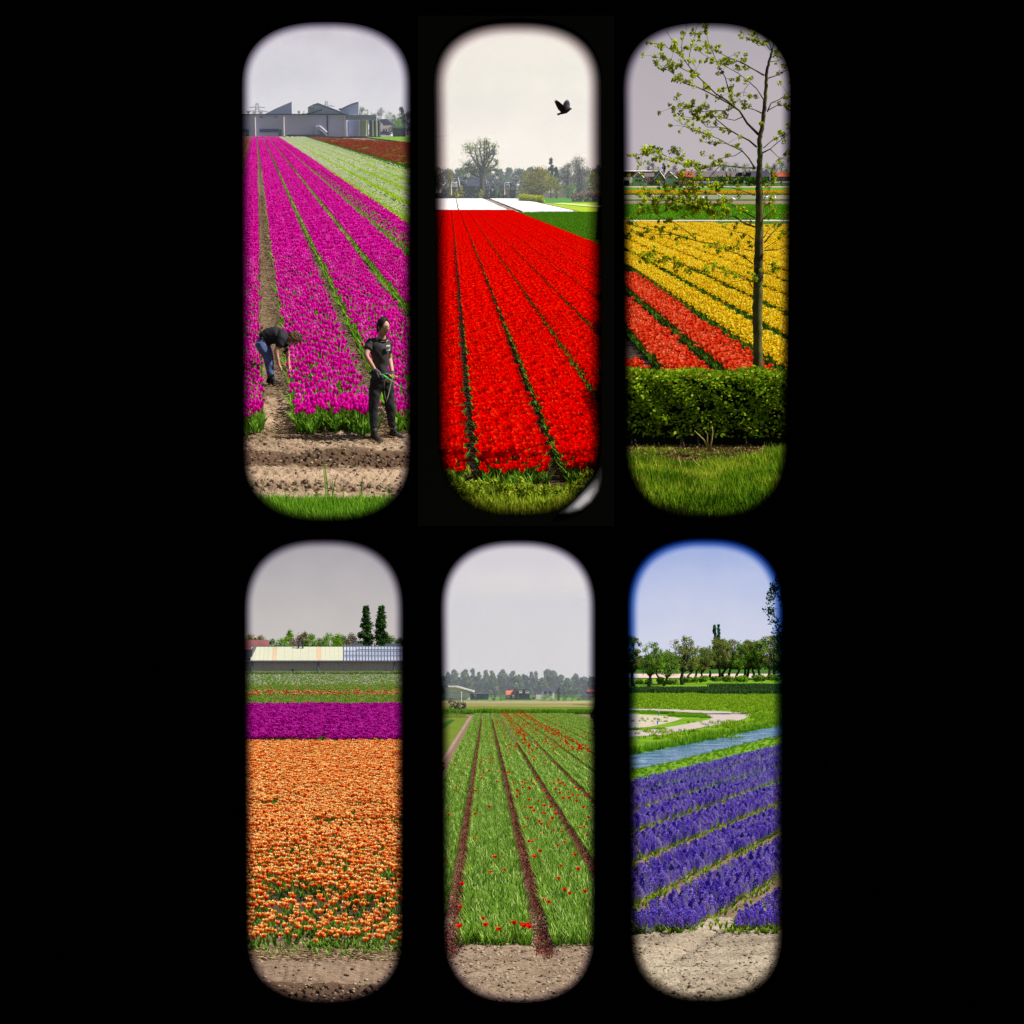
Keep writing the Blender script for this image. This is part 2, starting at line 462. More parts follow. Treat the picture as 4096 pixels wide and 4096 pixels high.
# ------------------------------------------------------------------ plant pieces (small soups) and foliage
G_LEAF = tintmat('tulip_leaf', [(0, (0.045, 0.13, 0.012)), (0.5, (0.12, 0.30, 0.02)), (1, (0.30, 0.52, 0.06))], 0.3)
G_LEAF_DARK = tintmat('dark_leaf', [(0, (0.02, 0.07, 0.008)), (0.5, (0.05, 0.17, 0.012)), (1, (0.13, 0.30, 0.03))], 0.25)
MAGENTA = tintmat('magenta_petal', [(0, (0.42, 0.0, 0.22)), (0.45, (0.84, 0.0, 0.44)), (0.8, (0.95, 0.005, 0.55)), (1, (0.98, 0.14, 0.68))], 0.3)
def cup(r=0.032, h=0.06, n=6, open_=0.9, rim=True, zig=0.2):
    """tulip flower: a cup of pointed petals"""
    V, T, t = [], [], []
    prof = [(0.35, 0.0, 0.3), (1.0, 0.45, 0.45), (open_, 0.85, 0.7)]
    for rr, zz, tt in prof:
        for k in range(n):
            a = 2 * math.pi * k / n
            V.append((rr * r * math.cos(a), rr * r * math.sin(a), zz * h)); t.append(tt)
    for j in range(2):
        for k in range(n):
            a, b, c, d = j * n + k, j * n + (k + 1) % n, (j + 1) * n + (k + 1) % n, (j + 1) * n + k
            T += [(a, b, c), (a, c, d)]
    for k in range(n):                                              # petal tips
        a = 2 * math.pi * (k + 0.5) / n
        V.append((open_ * 0.92 * r * math.cos(a), open_ * 0.92 * r * math.sin(a), h * (1.0 + zig * (k % 2)))); t.append(1.0)
        T.append((2 * n + k, 2 * n + (k + 1) % n, len(V) - 1))
    return np.array(V), np.array(T), np.array(t)
def leafblade(L, w, lean, az, z0=0.0, bend=0.5, seg=3):
    """one strap leaf, bowed outward"""
    V, T, t = [], [], []
    for j in range(seg + 1):
        f = j / seg
        ww = w * (1 - f) ** 0.6 * (0.6 + 0.8 * f if f < 0.5 else 1.0) if j < seg else 0
        out = lean * L * (f + bend * f * f)
        zz = z0 + L * (f - 0.35 * bend * f * f)
        for s in ((-1, 1) if j < seg else (0,)):
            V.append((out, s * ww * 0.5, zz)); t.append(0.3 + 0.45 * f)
    for j in range(seg - 1):
        a = 2 * j; T += [(a, a + 2, a + 1), (a + 1, a + 2, a + 3)]
    a = 2 * (seg - 1); T.append((a, a + 2, a + 1))
    V = np.array(V); c, s = math.cos(az), math.sin(az)
    V = np.stack([V[:, 0] * c - V[:, 1] * s, V[:, 0] * s + V[:, 1] * c, V[:, 2]], 1)
    return V, np.array(T), np.array(t)
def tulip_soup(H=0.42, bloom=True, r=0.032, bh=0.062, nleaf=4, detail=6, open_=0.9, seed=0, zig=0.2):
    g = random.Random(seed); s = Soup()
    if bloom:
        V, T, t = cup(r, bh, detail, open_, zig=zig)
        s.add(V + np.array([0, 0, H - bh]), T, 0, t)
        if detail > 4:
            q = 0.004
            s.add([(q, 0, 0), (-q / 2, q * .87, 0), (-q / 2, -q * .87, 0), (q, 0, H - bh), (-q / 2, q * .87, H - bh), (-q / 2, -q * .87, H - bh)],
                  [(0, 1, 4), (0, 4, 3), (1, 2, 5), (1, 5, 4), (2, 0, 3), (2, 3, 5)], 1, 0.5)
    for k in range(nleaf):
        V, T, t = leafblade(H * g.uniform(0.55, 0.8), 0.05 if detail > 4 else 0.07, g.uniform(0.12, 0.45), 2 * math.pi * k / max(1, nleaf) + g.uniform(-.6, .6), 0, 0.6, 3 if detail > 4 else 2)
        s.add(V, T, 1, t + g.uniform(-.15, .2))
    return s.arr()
def tile(L, W, dens, bases, mats, cover=1.0, seed=0, jit=0.0, tv=0.22, scv=0.15, leafbase=None, shape=None, rows=0):
    """a stretch of flower bed L deep and W wide, made of single plants"""
    g = np.random.default_rng(seed)
    n = int(L * W * dens)
    k = int(math.sqrt(n * W / L)) + 1; m = int(n / k) + 1
    X, Y = np.meshgrid((np.arange(k) + .5) / k, (np.arange(m) + .5) / m)
    P = np.stack([X.ravel() * W - W / 2, Y.ravel() * L - L / 2], 1) + g.uniform(-1, 1, (k * m, 2)) * np.array([W / k, L / m]) * 0.55
    if rows:                                                        # slight gaps between planting lines
        rr = (P[:, 0] / W + .5) * rows; fr = rr - np.floor(rr)
        P = P[(fr > 0.12) & (fr < 0.88)]
    if shape is not None: P = P[shape(P)]
    P = np.concatenate([P, g.uniform(-.015, .015, (len(P), 1)).clip(-.03, 0)], 1)
    s = Soup(); pick = g.integers(0, len(bases), len(P)); bl = g.random(len(P)) < cover
    for b, base in enumerate(bases):
        for kind in (True, False):
            q = (pick == b) & (bl == kind)
            if not q.any(): continue
            bs = base if kind else leafbase
            if bs is None: continue
            s.add(*spread(bs, P[q], g.uniform(0, 6.28, q.sum()), g.normal(1, scv, q.sum()).clip(.65, 1.4), g.normal(0, tv, q.sum()), 0.11))
    return s
PROTO = {}
def protos(name, n, fn, mats):
    if name not in PROTO: PROTO[name] = [soup_obj(name, fn(k), mats, link=False) for k in range(n)]
    return PROTO[name]
def bed(site, name, label, q0, q1, m, y0, y1, kinds, cut=None, gap=(), group=None, zz=0.0):
    """a planted bed between the lines x = q0 + m y and x = q1 + m y; kinds: [(until y, protos, tile length, tile width)]"""
    P, rz, sc, vi, pr, base = [], [], [], [], [], 0
    y = y0; w = q1 - q0; c = (q0 + q1) / 2; g = random.Random(int(1000 * abs(q0)) + 3)
    for (ye, pl, L, W) in kinds:
        ye = min(ye, y1)
        dy = L / math.sqrt(1 + m * m)
        nx = max(1, round(w / math.sqrt(1 + m * m) / W)) if W else 1
        while y < ye - 0.2 * dy:
            yc = y + dy / 2
            if not any(a < yc < b for a, b in gap):
                for i in range(nx):
                    x = c + m * yc + ((i + .5) / nx - .5) * w
                    if (cut is None or cut(x, yc)) and site.lim[0] < site.u(x, yc) < site.lim[1]:
                        P.append((x, yc, zz)); rz.append(-math.atan(m) + (math.pi if g.random() < .5 else 0)); sc.append(w / math.sqrt(1 + m * m) / (nx * W) if W else 1)
                        vi.append(base + g.randrange(len(pl)))
            y += dy
        pr += pl; base += len(pl)
    if not P: return None
    # across-bed fit through scale only when close to 1
    return scatter(name, pr, np.array(P), np.array(rz), np.clip(np.array(sc), .8, 1.25), np.array(vi), site, label)
def clumps(s, centers, radii, per, size, g, m=0, tv=0.18, flat=1.0, t0=0.5, shell=0.5):
    """leaf-sized faces spread through clumps"""
    for c, r in zip(centers, radii):
        n = int(per)
        d = g.normal(0, 1, (n, 3)); d /= np.linalg.norm(d, axis=1)[:, None]
        rr = r * (g.random(n) ** shell)[:, None]
        P = np.asarray(c) + d * rr * np.array([1, 1, flat])
        a = g.normal(0, 1, (n, 3)); a /= np.linalg.norm(a, axis=1)[:, None]
        b = np.cross(a, g.normal(0, 1, (n, 3))); b /= np.linalg.norm(b, axis=1)[:, None]
        sz = size * g.uniform(.6, 1.3, n)[:, None]
        V = np.stack([P - a * sz, P + a * sz * .2 + b * sz * .6, P + a * sz, P + a * sz * .2 - b * sz * .6], 1).reshape(-1, 3)
        i = np.arange(n)[:, None] * 4
        T = np.concatenate([i + np.array([[0, 1, 2]]), i + np.array([[0, 2, 3]])], 0)
        tt = np.repeat(t0 + g.normal(0, tv) + g.normal(0, tv * .7, n), 4)
        s.add(V, T, m, tt)
    return s
BARK = solid('bark', (0.12, 0.10, 0.07), 0.95, 0.1, 0.3, 9.0, bump=0.6)
BARK_DARK = solid('dark_bark', (0.045, 0.04, 0.034), 0.95, 0.1, 0.3, 9.0, bump=0.6)
def tree(site, name, label, loc, H, Wd, leafm, barkm, trunk=0.25, clum=40, per=60, leaf=0.16, seed=0, group=None, shape='round', limbs=7, lean=0.0, cat='tree', dens=1.0, crown_lo=None, bare=0.0, crad=0.17, thin=1.0):
    """tapered trunk with limbs and a crown of leaf clumps"""
    g = random.Random(seed); gn = np.random.default_rng(seed)
    r = thing(site, name, label, cat, loc, g.uniform(0, .3), group)
    lo = trunk if crown_lo is None else crown_lo
    tr = MB(); th = H * 0.62 if shape != 'column' else H * 0.9
    rad = H * 0.022 * thin
    pts, rr = [], []
    for j in range(7):
        f = j / 6
        pts.append((lean * H * f + g.uniform(-.01, .01) * H, g.uniform(-.01, .01) * H, th * f)); rr.append(rad * (1 - .75 * f) * (1.35 if j == 0 else 1))
    tr.tube(pts, rr, 7)
    cen, cr = [], []
    for k in range(clum):
        a = g.uniform(0, 6.28); f = g.random()
        z = lo * H + ((1 - lo) * H - crad * Wd * .9) * f + crad * Wd * .2
        if shape == 'round': w = math.sin(math.pi * min(.97, max(.06, .12 + .85 * f))) ** .7
        elif shape == 'cone': w = (1 - f) ** .8 + .05
        elif shape == 'column': w = .55 + .45 * math.sin(math.pi * min(1, f * 1.1)); w *= (1 - f ** 5)
        elif shape == 'fan': w = .25 + .75 * f ** .8 if f < .75 else math.cos((f - .75) / .25 * 1.25)
        else: w = math.sqrt(max(0, 1 - f * f))
        d = Wd / 2 * w * (g.random() ** .5) * .9
        c = (lean * H * f + d * math.cos(a), d * math.sin(a) * .9, z)
        cen.append(c); cr.append(Wd * crad * g.uniform(.7, 1.25))
    lm = MB()
    for k in range(limbs):
        c = cen[(k * 7) % len(cen)]
        z0 = max(lo * H * .7, min(th * .95, c[2] - .25 * H)); f0 = z0 / th
        p0 = (lean * H * f0, 0, z0); md = ((p0[0] + c[0]) / 2, (p0[1] + c[1]) / 2, (p0[2] * .45 + c[2] * .55))
        lm.tube([p0, md, c], [rad * .45, rad * .28, rad * .08], 5, False)
        if bare:
            for _ in range(int(bare)):
                e = (c[0] + g.gauss(0, .12) * Wd, c[1] + g.gauss(0, .12) * Wd, c[2] + g.uniform(0, .16) * H)
                lm.tube([md, ((md[0] + e[0]) / 2, (md[1] + e[1]) / 2, (md[2] + e[2]) / 2 + .01 * H), e], [rad * .2, rad * .12, rad * .04], 4, False)
    t = tr.build('trunk', barkm, r, True); lm.build('limbs', barkm, r, True)
    s = Soup(); clumps(s, cen, cr, per * dens, leaf, gn, 0, .14)
    V, T, m, tt = s.arr()
    soup_obj('crown', (V, T, m, tt), leafm, r)
    return r
def shrub_mass(site, name, label, pts, hs, depth, leafm, per, size, seed=0, cat='hedge', kind=None, step=0.5):
    """hedge or thicket along a line of ground points: a wooden core inside a thick cloud of leaves"""
    g = random.Random(seed); gn = np.random.default_rng(seed)
    o0 = Vector(pts[0])
    r = thing(site, name, label, cat, o0)
    cen, cr = [], []
    core = MB(o0)
    for i in range(len(pts) - 1):
        a, b = Vector(pts[i]), Vector(pts[i + 1]); L = (b - a).length; n = max(1, int(L / step))
        for k in range(n):
            f = (k + .5) / n; p = a.lerp(b, f); h = hs[i] * (1 - f) + hs[i + 1] * f
            nz = max(1, int(h / step)); ny = max(1, int(depth / step))
            for jz in range(nz):
                for jy in range(ny):
                    cen.append(tuple(p - o0 + Vector((g.uniform(-.5, .5) * step, (jy + .5) / ny * depth + g.uniform(-.2, .2) * step, (jz + .55) / nz * h * .92 + g.uniform(-.2, .2) * step))))
                    cr.append(step * g.uniform(.55, .85))
            core.tube([tuple(p + Vector((0, depth / 2, 0))), tuple(p + Vector((g.uniform(-.2, .2) * step, depth / 2, h * .75)))], [step * .05, step * .02], 4)
    core.build('stems', BARK_DARK, r)
    s = Soup(); clumps(s, cen, cr, per, size, gn, 0, .16, shell=.7)
    soup_obj('foliage', s, leafm, r)
    return r
def sheet(site, name, pts, mat, z=0.0, kind='structure', label=None, cat=None, thick=0.0):
    """flat ground piece from ground points"""
    mb = MB()
    if thick: mb.slab([(p[0], p[1]) for p in pts], z - thick, z)
    else: mb.add([(p[0], p[1], z) for p in pts], [tuple(range(len(pts)))])
    o = mb.build(name, mat); site.place(o); tag(o, label, cat, None, kind)
    return o
def backdrop(site, y, u0, u1, v0, v1, mat):
    """sky standing far behind the field"""
    P = [site.at(u, v, y) for u, v in ((u0, v1), (u1, v1), (u1, v0), (u0, v0))]
    o = mesh_obj('sky', [p - P[0] for p in P], [(0, 1, 2, 3)], mat)
    site.place(o, P[0]); o['kind'] = 'structure'
    return o, (P[3] - P[0]).z
# ================================================================== upper left: magenta tulips, two workers, grey warehouse
def sky_for(site, y, u0, u1, v0, v1, stops, k=1.0):
    h = (site.at(u0, v0, y) - site.at(u0, v1, y)).z
    m = emit('pale_sky', stops, 'Z', 0, h, k=k)
    return backdrop(site, y, u0, u1, v0, v1, m)[0]
sky_for(S1, 1150, -300, 1690, -120, 560, [(0.0, lin(234, 228, 226)), (0.25, lin(226, 221, 220)), (0.5, lin(210, 204, 209)), (0.72, lin(190, 182, 192))], 1.14)
SOIL = groundmat('field_soil', [(0.3, (0.08, 0.052, 0.03)), (0.5, (0.20, 0.14, 0.085)), (0.7, (0.34, 0.25, 0.165))], 1.2, 14.0, 0.7, 0.04)
SOIL_DARK = groundmat('dark_soil', [(0.3, (0.03, 0.022, 0.015)), (0.6, (0.09, 0.062, 0.04)), (0.8, (0.18, 0.13, 0.085))], 1.5, 14.0, 0.7, 0.04)
TURF = groundmat('far_turf', [(0.3, (0.06, 0.15, 0.012)), (0.55, (0.15, 0.30, 0.02)), (0.8, (0.26, 0.42, 0.045))], 0.5, 6.0, 0.6, 0.05)
def strip_pts(site, uL, uR, y0, y1):
    """ground between two sight lines, from y0 to y1"""
    a0, a1 = (uL - 2048) / FOC, (uR - 2048) / FOC
    return [(a0 * y0, y0), (a1 * y0, y0), (a1 * y1, y1), (a0 * y1, y1)]
def relief(site, name, uL, uR, y0, y1, nx, ny, fn, mat, z=0.0):
    """uneven ground: a fine grid raised by fn(x, y) in metres"""
    a0, a1 = (uL - 2048) / FOC, (uR - 2048) / FOC
    yy = np.linspace(y0, y1, ny); tt = np.linspace(0, 1, nx)
    Y, T = np.meshgrid(yy, tt, indexing='ij')
    X = (a0 + (a1 - a0) * T) * Y
    Z = fn(X, Y) + z
    V = np.stack([X, Y, Z], -1).reshape(-1, 3)
    i = (np.arange(ny - 1)[:, None] * nx + np.arange(nx - 1)[None]).ravel()
    Tt = np.concatenate([np.stack([i, i + 1, i + nx + 1], 1), np.stack([i, i + nx + 1, i + nx], 1)])
    o = soup_obj(name, (V, Tt, np.zeros(len(Tt)), np.zeros(len(V))), mat)
    o.data.polygons.foreach_set('use_smooth', np.ones(len(Tt), dtype=bool))
    site.place(o); o['kind'] = 'structure'
    return o
def vnoise(X, Y, sx, sy, seed):
    """smooth lattice noise"""
    g = np.random.default_rng(seed); L = g.uniform(-1, 1, (256, 256))
    x, y = X * sx, Y * sy
    xi, yi = np.floor(x).astype(int), np.floor(y).astype(int); fx, fy = x - xi, y - yi
    fx, fy = fx * fx * (3 - 2 * fx), fy * fy * (3 - 2 * fy)
    q = lambda a, b: L[a % 256, b % 256]
    return (q(xi, yi) * (1 - fx) + q(xi + 1, yi) * fx) * (1 - fy) + (q(xi, yi + 1) * (1 - fx) + q(xi + 1, yi + 1) * fx) * fy
def treads(X, Y, yc, w, pitch, depth, slant, seed):
    """tyre tread marks: slanted blocks pressed in a band round y = yc"""
    k = (Y - yc) / w
    ins = np.clip((1 - np.abs(k)) * 6, 0, 1)
    rows = np.floor((k + 1) * 3)
    ph = (X + slant * (Y - yc) + rows * pitch * .37 + 0.05 * vnoise(X, Y, 3, 3, seed + 1)) / pitch
    blk = np.clip(np.sin(2 * np.pi * ph) * 3, -1, 1)
    ln = np.clip(np.abs(np.sin(np.pi * (k + 1) * 3)) * 3, 0, 1)
    return ins * (-depth * .5 + depth * .5 * blk * ln) * (0.8 + 0.6 * vnoise(X, Y, 2, 4, seed))

vx1 = 1023
m1 = S1.ray(vx1, 487)[0] / S1.ray(vx1, 487)[1]
b1 = 0.0                                                            # rows meet under the eye
def X1(s): return s * (S1.h - .40)                                          # bed line number s in eye heights from the row through the eye
M1S = (m1)
# ground: soil, then the pressed track in front
sheet(S1, 'ground', strip_pts(S1, -300, 1690, 31.3, 1200), SOIL, -0.02)
def damp_shade_bands(m, bands, colour=(.085, .045, .025)):
    """darker bands of y (metres): moist soil, litter and painted shade of ridges"""
    nt = m.node_tree; p = [n for n in nt.nodes if n.type == 'BSDF_PRINCIPLED'][0]; src = p.inputs['Base Color'].links[0].from_socket
    t = nt.nodes.new('ShaderNodeTexCoord'); s = nt.nodes.new('ShaderNodeSeparateXYZ'); nt.links.new(t.outputs['Object'], s.inputs[0])
    n = noise(nt, 1.6, 5, .7, coords(nt, (.3, 1.5, 1)))
    a = nt.nodes.new('ShaderNodeMath'); a.operation = 'MULTIPLY_ADD'; a.inputs[1].default_value = .9; nt.links.new(n, a.inputs[0]); nt.links.new(s.outputs['Y'], a.inputs[2])
    r = nt.nodes.new('ShaderNodeMapRange'); r.inputs[1].default_value = 20; r.inputs[2].default_value = 34; nt.links.new(a.outputs[0], r.inputs[0])
    st = [(0, (0, 0, 0))]
    for y0, y1, k in bands:
        f = lambda y: (y + .45 - 20) / 14
        st += [(f(y0 - .15), (0, 0, 0)), (f(y0 + .05), (k,) * 3), (f(y1 - .05), (k,) * 3), (f(y1 + .15), (0, 0, 0))]
    cc = mixc(nt, ramp(nt, st, r.outputs[0]), src, colour); nt.links.new(cc, p.inputs['Base Color']); return m
TRACK = groundmat('dry_soil', [(0.3, (0.10, 0.06, 0.04)), (0.43, (0.24, 0.16, 0.10)), (0.56, (0.38, 0.27, 0.175)), (0.75, (0.50, 0.375, 0.26))], 0.8, 16.0, 0.8, 0.6, stretch=(0.35, 1.6, 1))
def z1(X, Y):
    z = 0.05 * vnoise(X, Y, 1.2, 2.0, 1) + 0.025 * vnoise(X, Y, 5, 9, 2) + 0.022 * vnoise(X, Y, 15, 24, 3) + .012 * vnoise(X, Y, 33, 50, 4)
    fur = np.abs(((X - M1S * Y) / (S1.h - .4) - .066) / .362 % 1.0)   # hollow furrows between the beds
    f = np.minimum(fur, 1 - fur)
    z = z - 0.16 * np.exp(-(f / .12) ** 2) * np.clip((Y - 27.2) / 1.2, 0, 1) * np.clip((31 - Y) / 1.5, 0, 1)
    z += treads(X, Y, 25.7, 0.5, 0.16, 0.08, 0.5, 5) - 0.05 * np.exp(-((Y - 25.75) / .5) ** 2)
    z += treads(X, Y, 24.45, 0.42, 0.15, 0.08, -0.6, 6) + treads(X, Y, 23.6, 0.36, 0.15, 0.07, 0.7, 7)
    return z
damp_shade_bands(TRACK, [(25.2, 26.5, .85), (24.0, 24.5, .5)])
relief(S1, 'ground', 700, 1700, 20.2, 31.5, 520, 600, z1, TRACK)
STRAW = tintmat('straw', [(0, (0.10, 0.06, 0.03)), (0.5, (0.30, 0.20, 0.11)), (1, (0.56, 0.43, 0.26))], 0.0)
CLOD = tintmat('clod', [(0, (0.08, 0.055, 0.035)), (0.5, (0.26, 0.19, 0.125)), (1, (0.48, 0.38, 0.28))], 0.0)
def clod_soup(k):
    g = np.random.default_rng(k); m = MB(); m.ball((0, 0, .2), (1, .8, .55), 1); V = np.array(m.V) * (1 + g.uniform(-.25, .25, (len(m.V), 1)))
    return soup_obj('clod', (V, np.array(m.F), np.zeros(len(m.F)), np.full(len(V), (.15, .45, .8)[k])), CLOD, link=False)
CL = [clod_soup(k) for k in range(3)]
def clods(site, uL, uR, y0, y1, n, zf, label, sz=(.008, .035)):
    g = np.random.default_rng(n); Y = g.uniform(y0, y1, n); X = (g.uniform(uL, uR, n) - 2048) / FOC * Y
    scatter('soil_clods', CL, np.stack([X, Y, zf(X, Y) - .004], 1), g.uniform(0, 6, n), sz[0] + (sz[1] - sz[0]) * g.random(n) ** 3, g.integers(0, 3, n), site, label)
def straw_tile(L, W, n, seed, ln=0.12):
    g = np.random.default_rng(seed); s = Soup()
    a = g.uniform(0, 3.14, n); P = np.stack([g.uniform(-W / 2, W / 2, n), g.uniform(-L / 2, L / 2, n), g.uniform(0.01, .05, n)], 1)
    l = ln * g.uniform(.4, 1.3, n); d = np.stack([np.cos(a), np.sin(a), g.uniform(-.25, .25, n)], 1)
    p = np.stack([-np.sin(a), np.cos(a), np.zeros(n)], 1) * .004
    V = np.stack([P - d * l[:, None] / 2, P + p, P + d * l[:, None] / 2, P - p + [0, 0, .006]], 1).reshape(-1, 3)
    i = np.arange(n)[:, None] * 4
    s.add(V, np.concatenate([i + np.array([[0, 1, 2]]), i + np.array([[0, 2, 3]]), i + np.array([[0, 1, 3]])]), 0, np.repeat(g.uniform(0, 1, n), 4))
    return s
straw_p = [soup_obj('straw_clump', straw_tile(1, .5, 150, k), STRAW, link=False) for k in range(3)]

# plants
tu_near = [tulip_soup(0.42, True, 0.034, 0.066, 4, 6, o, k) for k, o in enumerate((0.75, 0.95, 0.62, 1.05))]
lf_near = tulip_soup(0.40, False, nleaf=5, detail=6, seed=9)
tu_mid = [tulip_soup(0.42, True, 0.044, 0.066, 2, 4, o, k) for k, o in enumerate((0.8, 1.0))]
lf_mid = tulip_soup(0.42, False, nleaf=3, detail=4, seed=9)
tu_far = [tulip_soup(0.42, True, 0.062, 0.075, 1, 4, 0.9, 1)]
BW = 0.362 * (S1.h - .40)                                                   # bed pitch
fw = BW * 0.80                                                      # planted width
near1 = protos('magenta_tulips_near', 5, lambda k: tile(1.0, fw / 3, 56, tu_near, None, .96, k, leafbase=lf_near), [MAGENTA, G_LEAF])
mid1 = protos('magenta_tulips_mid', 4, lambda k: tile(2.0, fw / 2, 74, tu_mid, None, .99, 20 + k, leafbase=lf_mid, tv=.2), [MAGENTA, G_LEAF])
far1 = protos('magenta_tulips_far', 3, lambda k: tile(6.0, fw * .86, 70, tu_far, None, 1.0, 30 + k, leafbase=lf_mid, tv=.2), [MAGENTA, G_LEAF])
LOD = lambda n, m_, f, w=None: [(60, n, 1.0, (w or fw) / 3), (170, m_, 2.0, (w or fw) / 2), (560, f, 6.0, None)]
Y1 = 27.6
for k, (s0, lab) in enumerate([(-0.296, 'magenta tulip bed left of the bending worker'), (0.066, 'magenta tulip bed between the two workers'),
                               (0.428, 'magenta tulip bed behind the standing worker'), (0.79, 'fourth magenta tulip bed from the left')]):
    a = X1(s0) + BW * .12; b = X1(s0) + BW * (.80 if k == 0 else .90)
    bed(S1, 'tulip_bed', lab, a, b, M1S, Y1 + (0.3 if k != 1 else 1.0), 545, LOD(near1, mid1, far1), gap=[(318, 322)])
CORAL = tintmat('coral_petal', [(0, (0.30, 0.07, 0.05)), (0.5, (0.50, 0.16, 0.12)), (1, (0.66, 0.32, 0.24))], 0.2)
coral_far = protos('coral_tulips_far', 2, lambda k: tile(6.0, fw, 55, tu_far, None, .7, 40 + k, leafbase=lf_mid), [CORAL, G_LEAF])
for s0 in (-0.658, -1.02):
    bed(S1, 'tulip_bed', 'dull coral tulip bed at the left edge of the magenta field' if s0 > -.7 else 'outermost dull coral tulip bed left of the magenta field', X1(s0) + BW * .13, X1(s0) + BW * .93, M1S, 60, 545, [(560, coral_far, 6.0, None)])
# mixed bed: sparse magenta over green on its left, thick on its right
def mixshape(P): return np.random.default_rng(5).random(len(P)) < 1.1
mixn = protos('mixed_bed', 3, lambda k: tile(2.0, fw * .55, 66, tu_mid, None, .22, 50 + k, leafbase=tulip_soup(0.4, False, nleaf=4, detail=4, seed=3)), [MAGENTA, G_LEAF])
mixd = protos('mixed_bed_dense', 3, lambda k: tile(2.0, fw * .45, 62, tu_mid, None, .8, 60 + k, leafbase=lf_mid), [MAGENTA, G_LEAF])
mixf = protos('mixed_far', 2, lambda k: tile(6.0, fw * .5, 50, tu_far, None, .4, 70 + k, leafbase=lf_mid), [MAGENTA, G_LEAF])
mixfd = protos('mixed_far_dense', 2, lambda k: tile(6.0, fw * .5, 50, tu_far, None, .95, 75 + k, leafbase=lf_mid), [MAGENTA, G_LEAF])
s0 = 1.152
bed(S1, 'tulip_bed', 'half of a bed with few magenta tulips among green leaves', X1(s0) + BW * .13, X1(s0) + BW * .55, M1S, 45, 545, [(170, mixn, 2.0, None), (560, mixf, 6.0, None)])
bed(S1, 'tulip_bed', 'narrow thick magenta strip beside the white tulip beds', X1(s0) + BW * .55, X1(s0) + BW * .95, M1S, 45, 545, [(170, mixd, 2.0, None), (560, mixfd, 6.0, None)], gap=[(318, 330)])
WHITE = tintmat('white_petal', [(0, (0.55, 0.66, 0.30)), (0.4, (0.80, 0.84, 0.60)), (1, (0.93, 0.93, 0.86))], 0.25)
YG = tintmat('yellow_green_leaf', [(0, (0.12, 0.30, 0.006)), (0.5, (0.36, 0.62, 0.01)), (1, (0.66, 0.88, 0.08))], 0.35)
whn = protos('white_tulips', 3, lambda k: tile(2.0, fw * .86, 60, [tulip_soup(0.42, True, 0.046, 0.06, 3, 4, 1.0, 2)], None, .16, 80 + k, leafbase=tulip_soup(0.4, False, nleaf=4, detail=4, seed=4)), [WHITE, YG])
whf = protos('white_tulips_far', 3, lambda k: tile(6.0, fw * .82, 50, [tulip_soup(0.42, True, 0.075, 0.07, 2, 4, 1.0, 2)], None, .11, 90 + k, leafbase=lf_mid), [WHITE, YG])
for k in range(4):
    s0 = 1.514 + .362 * k
    bed(S1, 'tulip_bed', ['white tulip bed next to the magenta strip', 'second white tulip bed from the magenta strip', 'third white tulip bed from the magenta strip', 'white tulip bed nearest the yellow green strip'][k],
        X1(s0) + BW * .15, X1(s0) + BW * .88, M1S, 45, 548, [(170, whn, 2.0, None), (560, whf, 6.0, None)])
ygf = protos('leafy_rows', 2, lambda k: tile(6.0, fw, 50, [tulip_soup(0.42, True, 0.06, 0.06, 2, 4, 1.0, 2)], None, .06, 95 + k, leafbase=tulip_soup(0.4, False, nleaf=4, detail=4, seed=4)), [WHITE, YG])
bed(S1, 'leafy_bed', 'yellow green leafy strip between the white and the red beds', X1(2.96) + .1, X1(2.96) + BW * .95, M1S, 100, 548, [(560, ygf, 6.0, None)])
hdg = protos('low_hedge_leaves', 2, lambda k: tile(6.0, .5, 90, [tulip_soup(0.6, False, nleaf=5, detail=4, seed=4)], None, 1, 97 + k), [MAGENTA, G_LEAF_DARK])
bed(S1, 'low_hedge', 'low dark green hedge line beside the red beds', X1(3.38), X1(3.38) + .6, M1S, 100, 548, [(560, hdg, 6.0, None)])
REDC = tintmat('brick_red_petal', [(0, (0.26, 0.035, 0.02)), (0.5, (0.42, 0.075, 0.05)), (1, (0.60, 0.18, 0.13))], 0.2)
rdf = protos('red_beds_far', 3, lambda k: tile(6.0, fw, 46, [tulip_soup(0.42, True, 0.065, 0.07, 2, 4, 1.0, 2)], None, (.22, .015, .3)[k], 100 + k, leafbase=lf_mid), [REDC, G_LEAF])
for k in range(12):
    s0 = 3.5 + .362 * k
    bed(S1, 'tulip_bed', 'brick red tulip bed, number %s from the low hedge' % ['one', 'two', 'three', 'four', 'five', 'six', 'seven', 'eight', 'nine', 'ten', 'eleven', 'twelve'][k],
        X1(s0) + .02, X1(s0) + BW * .97, M1S, 110 if k < 6 else 170, 545 - k * 14, [(560, rdf, 6.0, None)])
sheet(S1, 'meadow', [S1.g(1440, 549), S1.g(1700, 549), S1.g(1700, 578), S1.g(1625, 573)], TURF, 0.25)
# straw in the furrows
_P = []
for k in range(4):
    s0 = 0.066 + .362 * (k - 0)
    for y in np.arange(27.8, 120, .8): _P.append((X1(s0) + M1S * y, y, -.1 if y < 31 else 0.0))
for y in np.arange(27.3, 28.6, .45):
    for x in np.arange(-4.3, -1.3, .4): _P.append((x, y, .0))
_n = len(_P); _g = np.random.default_rng(3)
scatter('straw', straw_p, np.array(_P), _g.uniform(-.3, .3, _n), np.full(_n, 1.0), _g.integers(0, 3, _n), S1, 'dry straw lying in the furrows of the magenta field')
clods(S1, 930, 1660, 21.8, 29, 2600, z1, 'small clods and stones on the dirt track and between the bed ends')
